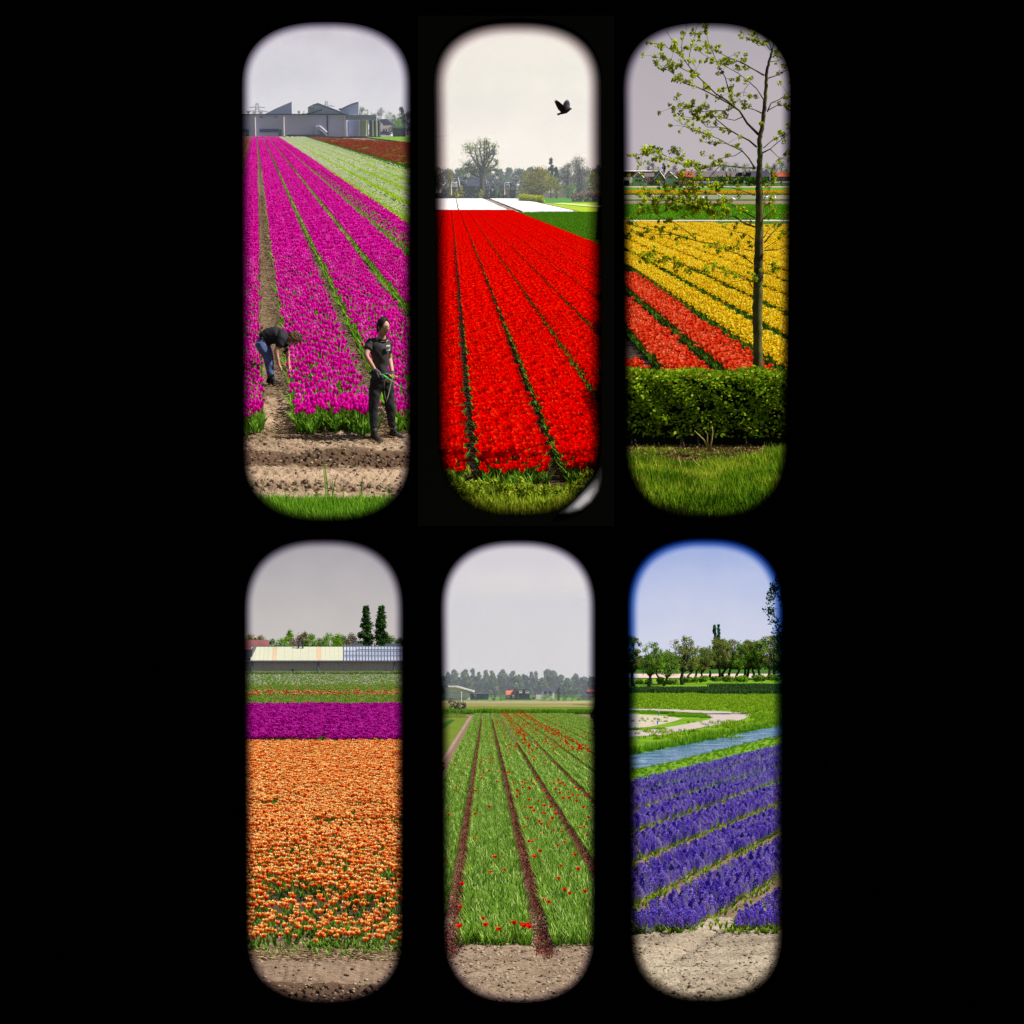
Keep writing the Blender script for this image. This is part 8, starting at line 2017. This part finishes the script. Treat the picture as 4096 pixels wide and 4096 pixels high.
# ================================================================== lower right: hyacinths, stream, path, leaning trees
sky_for(S6, 399, 2440, 3900, 2146, 2712, [(0.0, lin(214, 217, 232)), (0.3, lin(206, 210, 230)), (0.65, lin(188, 197, 228)), (1.0, lin(160, 176, 222))])
S6.lim = (2462, 3600)
SAND = groundmat('pale_sandy_soil', [(0.28, (0.17, 0.13, 0.095)), (0.42, (0.28, 0.22, 0.155)), (0.56, (0.48, 0.40, 0.29)), (0.75, (0.64, 0.55, 0.42))], 0.9, 24.0, 1.0, 0.04, stretch=(0.5, 1.4, 1))
m6 = .33
sheet(S6, 'ground', strip_pts(S6, 2440, 3700, 30.9, 100), SOIL, -0.02)
LAWN = groundmat('bright_lawn', [(0.3, (0.05, 0.14, 0.006)), (0.5, (0.13, 0.27, 0.008)), (0.7, (0.24, 0.38, 0.015)), (0.85, (0.36, 0.46, 0.03))], 0.25, 3.0, 0.7, 0.08)
sheet(S6, 'lawn', strip_pts(S6, 2440, 3900, 60, 302), LAWN, 0.0)
def q6(X, Y): return X - m6 * Y
def z6(X, Y):
    q = q6(X, Y); z = .03 * vnoise(X, Y, 1.2, 2.2, 71) + .02 * vnoise(X, Y, 4, 9, 72) + .012 * vnoise(X, Y, 14, 24, 73) + .006 * vnoise(X, Y, 35, 50, 76)
    z += (-.06 * np.exp(-((q + 6.55) / .16) ** 2)) * np.clip((Y - 26.2) / .8, 0, 1) * np.clip((31 - Y) / 1.5, 0, 1) + .03 * np.exp(-((q + 6.95) / .15) ** 2) * np.clip((Y - 26.4) / .8, 0, 1)
    z += -.06 * np.exp(-((Y - 26.1 - .03 * np.sin(X)) / .16) ** 2) + treads(X, Y, 24.9, .3, .4, .09, -1.2, 74) + treads(X, Y, 24.0, .35, .36, .10, .9, 75)
    return z + .03 * np.sin(Y * 7 + X * .8) * np.clip((25.6 - Y), 0, 1)
damp_shade_bands(SAND, [(28.2, 28.9, .35), (25.2, 26.0, .3), (22.4, 23.6, .5)], (.16, .12, .085))
relief(S6, 'ground', 2440, 3300, 21.8, 31, 480, 420, z6, SAND)
clods(S6, 2500, 3150, 22.4, 30, 2600, z6, 'small clods on the pale sandy soil before the hyacinths')
HYA = tintmat('hyacinth_petal', [(0, (0.025, 0.005, 0.30)), (0.35, (0.14, 0.035, 0.95)), (0.65, (0.38, 0.20, 1.0)), (1, (0.72, 0.58, 1.0))], 0.25)
G6 = tintmat('hyacinth_leaf', [(0, (0.04, 0.10, 0.008)), (0.5, (0.12, 0.25, 0.015)), (0.85, (0.34, 0.46, 0.04)), (1, (0.55, 0.62, 0.12))], 0.3)
def hyacinth(seed, H=.235, rings=6, per=5, r=.03, nleaf=5):
    g = random.Random(seed); s = Soup()
    for j in range(rings):
        z = H * (.42 + .56 * j / (rings - 1)); rr = r * (1.0 if j < rings - 2 else .75 if j < rings - 1 else .35)
        for k in range(per):
            a = 2 * math.pi * (k + .5 * (j % 2)) / per + g.uniform(-.2, .2); c = np.array([rr * math.cos(a), rr * math.sin(a), z + g.uniform(-.006, .006)])
            o = np.array([math.cos(a), math.sin(a), -.15]); t_ = np.array([-math.sin(a), math.cos(a), 0]); w = .0155
            V = np.array([c - o * .012, c + t_ * w + np.array([0, 0, w * .9]), c + o * .014, c - t_ * w + np.array([0, 0, w * .9]), c + np.array([0, 0, -w]) + o * .006])
            s.add(V, [(0, 1, 2), (0, 2, 3), (0, 4, 2), (1, 3, 2)], 0, np.array([.2, .6, .9, .6, .5]) + g.uniform(-.15, .15))
    q = .006; s.add([(q, 0, 0), (-q / 2, q * .87, 0), (-q / 2, -q * .87, 0), (q, 0, H * .95), (-q / 2, q * .87, H * .95), (-q / 2, -q * .87, H * .95)], [(0, 1, 4), (0, 4, 3), (1, 2, 5), (1, 5, 4), (2, 0, 3), (2, 3, 5)], 1, .4)
    for k in range(nleaf):
        V, T, t = leafblade(H * g.uniform(.55, .85), .028, g.uniform(.2, .8), 2 * math.pi * k / max(1, nleaf) + g.uniform(-.5, .5), 0, .5, 3); s.add(V, T, 1, t + g.uniform(-.2, .3))
    return s.arr()
hy = [hyacinth(k) for k in range(4)]
hym = [hyacinth(10, .25, 4, 4, .032, 3)]
lf6 = tulip_soup(.22, False, nleaf=5, detail=6, seed=8)
fw6 = 1.2
k6 = math.sqrt(1 + m6 * m6)
hn = protos('hyacinths_near', 4, lambda k: tile(1.0, fw6 / k6 / 2, 50, hy, None, .90, 600 + k, leafbase=lf6, tv=.28), [HYA, G6])
hm = protos('hyacinths_mid', 3, lambda k: tile(2.0, fw6 / k6, 54, hym, None, .95, 610 + k, leafbase=lf6, tv=.28), [HYA, G6])
qs = [-6.55, -8.25, -10.05, -11.9, -13.65, -15.35, -17.0]
lab6 = ['blue hyacinth bed nearest the sandy soil on the left', 'second blue hyacinth bed from the sandy soil', 'third blue hyacinth bed from the sandy soil', 'fourth blue hyacinth bed from the sandy soil', 'fifth blue hyacinth bed from the sandy soil', 'blue hyacinth bed along the grass bank of the stream']
for i in range(6):
    a, b = qs[i + 1] + .27, qs[i] - .31
    bed(S6, 'hyacinth_bed', lab6[i], a, b, m6, 29.9, 100, [(62, hn, 1.0, (b - a) / k6 / 2), (130, hm, 2.0, None)])
bed(S6, 'hyacinth_bed', 'corner of a blue hyacinth bed at the right below the sandy furrow', qs[0] + .22, qs[0] + 1.75, m6, 30.0, 60, [(62, hn, 1.0, .72)])
HYO = [soup_obj('hyacinth', t, [HYA, G6], link=False) for t in hy]
_g = random.Random(34); pts = []
while len(pts) < 150:
    y = _g.uniform(29.0, 30.2); x = (_g.uniform(2535, 3130) - 2048) / FOC * y; q_ = x - m6 * y
    if abs(q_ - qs[0]) < .28 or (q_ > qs[0] and y < 29.3): continue
    pts.append((x, y, 0.01))
singles(S6, HYO, None, [p for p in pts if p[0] - m6 * p[1] < qs[0]], 'blue hyacinth in the loose front edge of the beds left of the sandy furrow', 'blue hyacinths at the front edge', 'hyacinth', name='hyacinth', tilt=.13)
singles(S6, HYO, None, [p for p in pts if p[0] - m6 * p[1] > qs[0]], 'blue hyacinth at the front of the bed right of the sandy furrow', 'blue hyacinths at the right front corner', 'hyacinth', name='hyacinth', tilt=.13)
l6 = [soup_obj('leaf_rosette', tulip_soup(.20, False, nleaf=6, detail=6, seed=30 + k), [HYA, G6], link=False) for k in range(3)]
P = []; gg = np.random.default_rng(6)
for i in range(7):
    for y in np.arange(29.6, 80, .11 if i < 3 else .2): P.append((qs[i] + m6 * y + gg.choice([-.17, .17]) + gg.normal(0, .05), y, 0))
for _ in range(130): y = gg.uniform(29.0, 29.9); x = (gg.uniform(2500, 3150) - 2048) / FOC * y; P.append((x, y, 0)) if abs(x - m6 * y - qs[0]) > .25 else None
P = np.array(P); n = len(P); scatter('leaves', l6, P, gg.uniform(0, 6, n), gg.uniform(.6, 1.1, n), gg.integers(0, 3, n), S6, 'pale green hyacinth leaves spilling into the sandy furrows')
r1 = lambda x, y: (2480 + .4657 * x, 2120 + .4657 * y)
for (u, v, lab) in ((2550, 3735, 'broken hyacinth head lying on the sand at the left'), ): 
    o = soup_obj('fallen_hyacinth', hy[0], [HYA, G6]); p = S6.g(u, v); S6.place(o, p + Vector((0, 0, .04)), rot=Matrix.Rotation(1.45, 4, 'Y')); tag(o, lab, 'hyacinth')
# stream
WAT, _nt, _o = new_mat('stream_water')
_v = coords(_nt, (.5, 1.3, 1)); _n = noise(_nt, 1.3, 5, .7, _v)
principled(_nt, _o, ramp(_nt, [(.36, (.012, .07, .20)), (.52, (.05, .18, .40)), (.62, (.40, .60, .82))], _n), .12, .5, _n, .6, .15)  # pale streaks in the colour paint reflections on the ripples
near_b = [(2440, 3100), (2537, 3082), (2708, 3045), (2879, 3003), (2946, 2985), (3132, 2944), (3500, 2880)]
far_b = [(2440, 3042), (2526, 3023), (2620, 3005), (2806, 2968), (2992, 2930), (3113, 2902), (3500, 2830)]
sheet(S6, 'stream', [S6.g(*p) for p in near_b] + [S6.g(*p) for p in far_b[::-1]], WAT, .03)
tb6 = protos('bank_tuft', 4, lambda k: grass_tuft(46, .62, 700 + k, .26, .045), [tintmat('bank_blade', [(0, (0.03, 0.12, 0.006)), (0.4, (0.09, 0.26, 0.01)), (0.75, (0.22, 0.42, 0.02)), (1, (0.45, 0.60, 0.06))], .35)])
def along(line, n, off, sc, seed, site=S6, z=0.0):
    g = np.random.default_rng(seed); P = []
    L = [site.g(*p) for p in line]
    for i in range(len(L) - 1):
        k = int(n * (L[i + 1] - L[i]).length)
        for _ in range(k): P.append(tuple(L[i].lerp(L[i + 1], g.random()) + Vector((g.uniform(-.3, .3), g.uniform(*off), z))))
    return np.array(P), g.uniform(*sc, len(P))
P1, s1 = along(far_b, 5.0, (.05, 3.2), (.25, .9), 1); P2, s2 = along(near_b, 4.5, (-1.4, -.05), (.14, .3), 2)
edge6 = [(2440, 3160), (2526, 3130), (2708, 3088), (2879, 3048), (3135, 2985), (3500, 2905)]
P3, s3 = along(edge6, 7.0, (-1.0, 4.6), (.14, .3), 3)
nb = [S6.g(*p) for p in near_b]
def below_water(P, s, marg):
    ok = []
    for (x, y, z) in P:
        yy = np.interp(x / y, [p.x / p.y for p in nb], [p.y for p in nb]); ok.append(y < yy - marg)
    ok = np.array(ok); return P[ok], s[ok]
P3, s3 = below_water(P3, s3, .1)
P = np.concatenate([P1, P2, P3]); sc_ = np.concatenate([s1, s2, s3]); n = len(P); g_ = np.random.default_rng(4)
scatter('bank_grass', tb6, P, g_.uniform(0, 6, n), sc_, g_.integers(0, 4, n), S6, 'long bright grass on both banks of the stream')
sheet(S6, 'bank', [S6.g(*p) for p in edge6] + [S6.g(*p) for p in near_b[::-1]], LAWN, .015)
# pale path with its bend, garden patch
PATH6 = solid('pale_asphalt_path', (.44, .37, .34), .9, .1, .12, .8)
out6 = [r1(-90, 1790), r1(100, 1780), r1(350, 1765), r1(600, 1720), r1(800, 1682), r1(950, 1655), r1(1060, 1628), r1(1122, 1592), r1(1100, 1574), r1(900, 1562), r1(600, 1549), r1(300, 1540), r1(-90, 1534)]
in6 = [r1(-90, 1546), r1(100, 1548), r1(400, 1556), r1(600, 1570), r1(720, 1588), r1(800, 1612), r1(770, 1630), r1(600, 1664), r1(430, 1695), r1(250, 1718), r1(100, 1727), r1(-90, 1736)]
from mathutils.geometry import tessellate_polygon
_o = [S6.g(*p) for p in out6 + in6[::-1]]
_tri = tessellate_polygon([[Vector((p.x, p.y, 0)) for p in _o]])
o = mesh_obj('path', [(p.x, p.y, .03) for p in _o], [tuple(t) for t in _tri], PATH6); S6.place(o); o['kind'] = 'structure'
PATCH = groundmat('pale_garden_soil', [(0.3, (0.14, 0.12, 0.05)), (0.45, (0.42, 0.36, 0.26)), (0.7, (0.66, 0.58, 0.46))], 1.2, 5.0, .6, .05)
sheet(S6, 'garden_plot', [S6.g(*r1(*p)) for p in ((-90, 1712), (100, 1708), (280, 1690), (430, 1655), (540, 1622), (400, 1600), (100, 1582), (-90, 1580))], PATCH, .02)
P = []; g_ = np.random.default_rng(13)
for x, y, w, h_, n in ((560, 1594, 150, 20, 260), (660, 1602, 90, 16, 160), (150, 1564, 180, 8, 160), (330, 1574, 160, 10, 140), (730, 1612, 45, 8, 60), (220, 1640, 200, 40, 30), (200, 1716, 200, 8, 70), (1260, 1620, 110, 50, 220)):
    for _ in range(n):
        p = S6.g(*r1(x + g_.uniform(-w, w), y + g_.uniform(-h_, h_) * .6)); P.append((p.x, p.y, 0))
P = np.array(P); n = len(P); scatter('rough_grass', tb6, P, g_.uniform(0, 6, n), g_.uniform(.12, .4, n), g_.integers(0, 4, n), S6, 'rough green plants round the garden plot and by the bend of the path')
for i, (x, y) in enumerate(((330, 1584), (322, 1668))):
    p = S6.g(*r1(x, y + 6)); m = MB(); m.tube([(0, 0, 0), (0, 0, .25)], .04, 8); m.tube([(0, 0, .25), (0, 0, .3)], [.06, .03], 8); o = m.build('marker_post', BLUEP); S6.place(o, p); tag(o, 'small blue marker post %s of the pale garden plot' % ('on the far side' if i == 0 else 'in the middle'), 'post')
# meadow: tree shadow imitated by a band of dark grass, and field grass
ml6 = protos('lawn_tufts', 3, lambda k: Soup().add(*spread(grass_tuft(14, .26, k + 9, .15, .05).arr(), np.concatenate([np.random.default_rng(k).uniform(-2.5, 2.5, (46, 2)), np.zeros((46, 1))], 1), np.arange(46.), np.full(46, 1.), np.random.default_rng(k).normal(0, .2, 46))), [tintmat('lawn_blade', [(0, (0.07, 0.17, 0.006)), (0.5, (0.20, 0.35, 0.01)), (1, (0.44, 0.56, 0.05))], .3)])
P = []
def in_poly(x, y, poly):
    c = False; n = len(poly)
    for i in range(n):
        a, b = poly[i], poly[(i + 1) % n]
        if (a.y > y) != (b.y > y) and x < (b.x - a.x) * (y - a.y) / (b.y - a.y) + a.x: c = not c
    return c
pathp = [S6.g(*p) for p in out6]
fb = [S6.g(*p) for p in far_b]
for y in np.arange(90, 300, 4.4):
    x = (2440 - 2048) / FOC * y
    while x < (3300 - 2048) / FOC * y:
        yy = np.interp(x / y, [p.x / p.y for p in fb], [p.y for p in fb])
        if y > yy + 3 and not in_poly(x, y, pathp): P.append((x, y, 0))
        x += 4.4
P = np.array(P); scatter('lawn_grass', ml6, P, np.arange(len(P)) * 1.3, np.full(len(P), 1.), np.arange(len(P)) % 3, S6, 'bright short grass of the meadow beyond the stream')
dk6 = protos('shadow_grass', 2, lambda k: grass_tuft(60, .8, 720 + k, 1.2, .16), [DEEP])
P = []; g_ = np.random.default_rng(14)
for (v0, v1, u0, u1, n) in ((2762, 2775, 2530, 3140, 1500), (2748, 2755, 2860, 3140, 500), (2773, 2779, 2840, 3140, 350)):
    for _ in range(n): p = S6.g(g_.uniform(u0, u1), g_.uniform(v0, v1)); P.append((p.x, p.y, 0))
P = np.array(P); n = len(P); scatter('shadow_grass', dk6, P, g_.uniform(0, 6, n), g_.uniform(.5, 1.1, n), g_.integers(0, 2, n), S6, 'dark grass imitating a tree shadow across the bright meadow')
# gentle rise with the trees and the road
step6 = [(2650 + 4.2 * FOC / 301, 301), (2716, 345), (2711, 352), (2695, 368), (2672, 399)]
for i in range(4):
    (v0, y0), (v1, y1) = step6[i], step6[i + 1]; z0, z1_ = (0.0 if i == 0 else S6.at(2800, v0, y0).z), S6.at(2800, v1, y1).z
    V = [((u - 2048) / FOC * y, y, z) for u, y, z in ((2440, y0, z0), (3900, y0, z0), (3900, y1, z1_), (2440, y1, z1_))]
    o = mesh_obj(['lawn', 'verge', 'road', 'far_field'][i], V, [(0, 1, 2, 3)], [LAWN, DG, solid('pinkish_lane', (.60, .42, .38), .9, .1, .1, .2), DG][i]); S6.place(o); o['kind'] = 'structure'
def leaning(i, lab, x, yb, xt, yt, w, mt, seed):
    ub, vb = r1(x, yb); ut, vt = r1(xt, yt); d = 301 + (2753 - vb) / 37 * 42; d = min(max(d, 290), 348)
    b = S6.at(ub, vb, d); t = S6.at(ut, vt, d); b.z = max(b.z, 0) ; H = t.z - b.z; W_ = w * .56 / FOC * d
    r = thing(S6, 'leaning_tree', lab, 'tree', b, 0, 'leaning trees along the lane'); g = random.Random(seed); gn = np.random.default_rng(seed)
    lean = (t.x - b.x); m = MB(); k = [(0, 0, 0), (lean * .35 + g.uniform(-.3, .3), .1, H * .12), (lean * .5 + g.uniform(-.35, .35), 0, H * .24), (lean * .75, .1, H * .38), (lean * .9, 0, H * .6)]
    m.tube(k, [H * .045, H * .034, H * .028, H * .022, H * .01], 8); m.build('trunk', BARK_DARK, r, True)
    cen, cr, lm = [], [], MB()
    for j in range(70):
        a = g.uniform(0, 6.28); f = g.random(); z = H * (.34 + .62 * f); ww = math.sin(math.pi * min(.95, .2 + .72 * f)) ** .6; dd = W_ / 2 * ww * g.random() ** .5
        c = (lean * (.6 + .4 * f) + dd * math.cos(a), dd * math.sin(a), z); cen.append(c); cr.append(W_ * .115 * g.uniform(.7, 1.3))
        if j % 2 == 0: p0 = k[2 + (j % 3)] if c[2] > H * .62 else k[2 + j % 2]; lm.tube([p0, ((p0[0] + c[0]) / 2 + g.uniform(-.2, .2), c[1] / 2, (p0[2] * .5 + c[2] * .5)), c], [H * .012, H * .007, H * .003], 5, False)
    lm.build('branches', BARK_DARK, r, True)
    s = Soup(); clumps(s, cen, cr, 42, H * .016, gn, 0, .16); soup_obj('crown', s, mt, r)
W6L = tintmat('alder_leaf', [(0, (0.05, 0.12, 0.012)), (0.5, (0.15, 0.28, 0.03)), (0.85, (0.28, 0.44, 0.04)), (1, (0.42, 0.56, 0.07))], .25)
W6B = tintmat('brown_green_leaf', [(0, (0.07, 0.085, 0.02)), (0.5, (0.20, 0.225, 0.05)), (1, (0.36, 0.39, 0.09))], .25)
T6 = [('dark leaning tree at the left edge of the row', 115, 1345, 110, 905, 150, W6B), ('leaning tree with a double trunk second from the left', 243, 1358, 280, 955, 190, W6L), ('slim tree right behind the double trunk', 320, 1300, 325, 1010, 110, W6L), ('strongly leaning low tree with a thick slanting trunk', 375, 1340, 440, 1060, 150, W6L), ('large round crowned tree standing free in the row', 535, 1330, 545, 895, 230, W6B),
      ('small tree close right of the large round one', 585, 1285, 610, 1040, 130, W6L), ('thin tree between the large one and the bent trunk', 640, 1285, 680, 1010, 120, W6L), ('tree with a thick bent trunk left of the poplars', 690, 1310, 735, 1005, 150, W6B), ('thin straight tree under the poplars', 766, 1270, 775, 985, 130, W6L), ('brownish tree right of the poplars', 850, 1285, 850, 930, 170, W6B), ('bright topped tree behind the brownish one', 885, 1275, 900, 935, 150, W6L),
      ('leaning tree with twin stems in the middle right', 925, 1280, 980, 940, 160, W6B), ('tree in the close part of the row', 990, 1285, 1040, 975, 150, W6L), ('thin leaning tree in the close part of the row', 1055, 1280, 1085, 950, 140, W6B), ('tree with a slanting stem near the right end', 1085, 1280, 1130, 930, 150, W6B), ('straight tree near the right end', 1140, 1278, 1150, 960, 140, W6L), ('dark tree third from the right edge', 1200, 1285, 1210, 940, 160, W6L), ('dark tree second from the right edge', 1262, 1285, 1290, 900, 190, W6B), ('dark tree at the right edge of the row', 1305, 1280, 1370, 900, 190, DEEP)]
for i, (lab, x, yb, xt, yt, w, mt) in enumerate(T6): leaning(i, lab, x, yb, xt, yt, w, mt, 400 + i)
def r1tree(x, yt, yb, w, mt, lab, seed, d, **kw):
    u, vt = r1(x, yt); return tree_px(S6, kw.pop('name', 'broadleaf_tree'), lab, u, vt, r1(0, yb)[1], w * .4657, d, mt, seed, **kw)
TEAL6 = tintmat('blue_green_poplar', [(0, (0.01, 0.07, 0.04)), (0.5, (0.03, 0.15, 0.07)), (1, (0.09, 0.30, 0.10))], .2)
r1tree(815, 812, 1215, 40, TEAL6, 'left one of the twin slim poplars above the tree row', 440, 392, shape='column', clum=60, per=50, trunk=.1, crad=.25, name='poplar_tree', leaf=.2)
r1tree(850, 812, 1215, 36, TEAL6, 'right one of the twin slim poplars above the tree row', 441, 392, shape='column', clum=60, per=50, trunk=.1, crad=.25, name='poplar_tree', leaf=.2)
for i, (x, yt, w) in enumerate([(60, 1060, 260), (230, 1090, 240), (400, 1050, 260), (540, 1075, 240), (700, 1080, 220), (860, 1060, 260), (1020, 1070, 240), (1180, 1060, 260), (1340, 1040, 260)]):
    r1tree(x, yt, 1215, w, FAR_GREEN, 'hazy tree number %s from the left behind the lane' % num[i], 450 + i, 393, clum=40, per=60, trunk=.0, crad=.2, leaf=.28, group='hazy trees behind the lane')
for i, (x, yb, w, h_) in enumerate([(170, 1345, 90, 60), (350, 1320, 80, 55), (440, 1330, 110, 50), (250, 1330, 70, 50), (580, 1300, 100, 40), (720, 1290, 90, 36), (930, 1290, 120, 34), (1060, 1290, 120, 34), (1200, 1282, 120, 34), (1330, 1278, 120, 34), (820, 1288, 90, 30), (650, 1296, 70, 34)]):
    r1tree(x, yb - h_, yb, w, LIME if i % 2 else W6L, 'low undergrowth bush number %s under the leaning trees' % num[i], 470 + i, 320, clum=22, per=40, trunk=.02, crad=.25, name='bush', cat='bush', group='bushes under the leaning trees', limbs=4, leaf=.16)
ASP = tintmat('aspen_leaf', [(0, (0.008, 0.03, 0.025)), (0.5, (0.02, 0.07, 0.05)), (1, (0.06, 0.15, 0.08))], .2)
b = S6.at(3188, 2650 + 4.2 * FOC / 150, 150); tree(S6, 'aspen_tree', 'tall dark leafed tree reaching in at the upper right window edge', (b.x, 150, 0), 12.2, 5.6, ASP, BARK_DARK, trunk=.42, clum=90, per=60, leaf=.11, seed=480, limbs=16, crad=.10)
b = S6.at(3170, 2650 + 4.2 * FOC / 260, 260); tree(S6, 'broadleaf_tree', 'dark broad tree at the right window edge above the meadow', (b.x, 260, 0), 9.5, 6.5, DEEP, BARK_DARK, trunk=.2, clum=70, per=60, leaf=.14, seed=481, limbs=10, crad=.14)
# ------------------------------------------------------------------ air over the far upper fields and over the wood of the lower middle field
def haze_box(site, poly, z0, z1, dens, colour):
    m = bpy.data.materials.new('haze_air'); m.use_nodes = True; nt = m.node_tree; nt.nodes.clear()
    out = nt.nodes.new('ShaderNodeOutputMaterial'); v = nt.nodes.new('ShaderNodeVolumePrincipled')
    v.inputs['Color'].default_value = c4(colour); v.inputs['Density'].default_value = dens; v.inputs['Anisotropy'].default_value = 0.1
    nt.links.new(v.outputs[0], out.inputs['Volume'])
    mb = MB(); mb.slab(poly, z0, z1); o = mb.build('haze', m); site.place(o); tag(o, 'pale blue haze in the distance', None, None, 'stuff'); return o
e = lambda u, y: ((u - 2048) / FOC * y, y)
haze_box(S1, [e(-900, 400), e(1690, 400), e(1690, 1110), e(-900, 1110)], -3.0, 30.0, 0.0007 / UP, (0.78, 0.84, 1.0))
haze_box(S2, [e(1690, 330), e(2445, 330), e(2445, 1160), e(1690, 1160)], -3.0, 48.0, 0.00058 / UP, (0.78, 0.84, 1.0))
haze_box(S5, [e(1695, 300), e(2435, 300), e(2435, 397), e(1695, 397)], -.5, 22.0, 0.0048, (0.80, 0.86, 1.0))
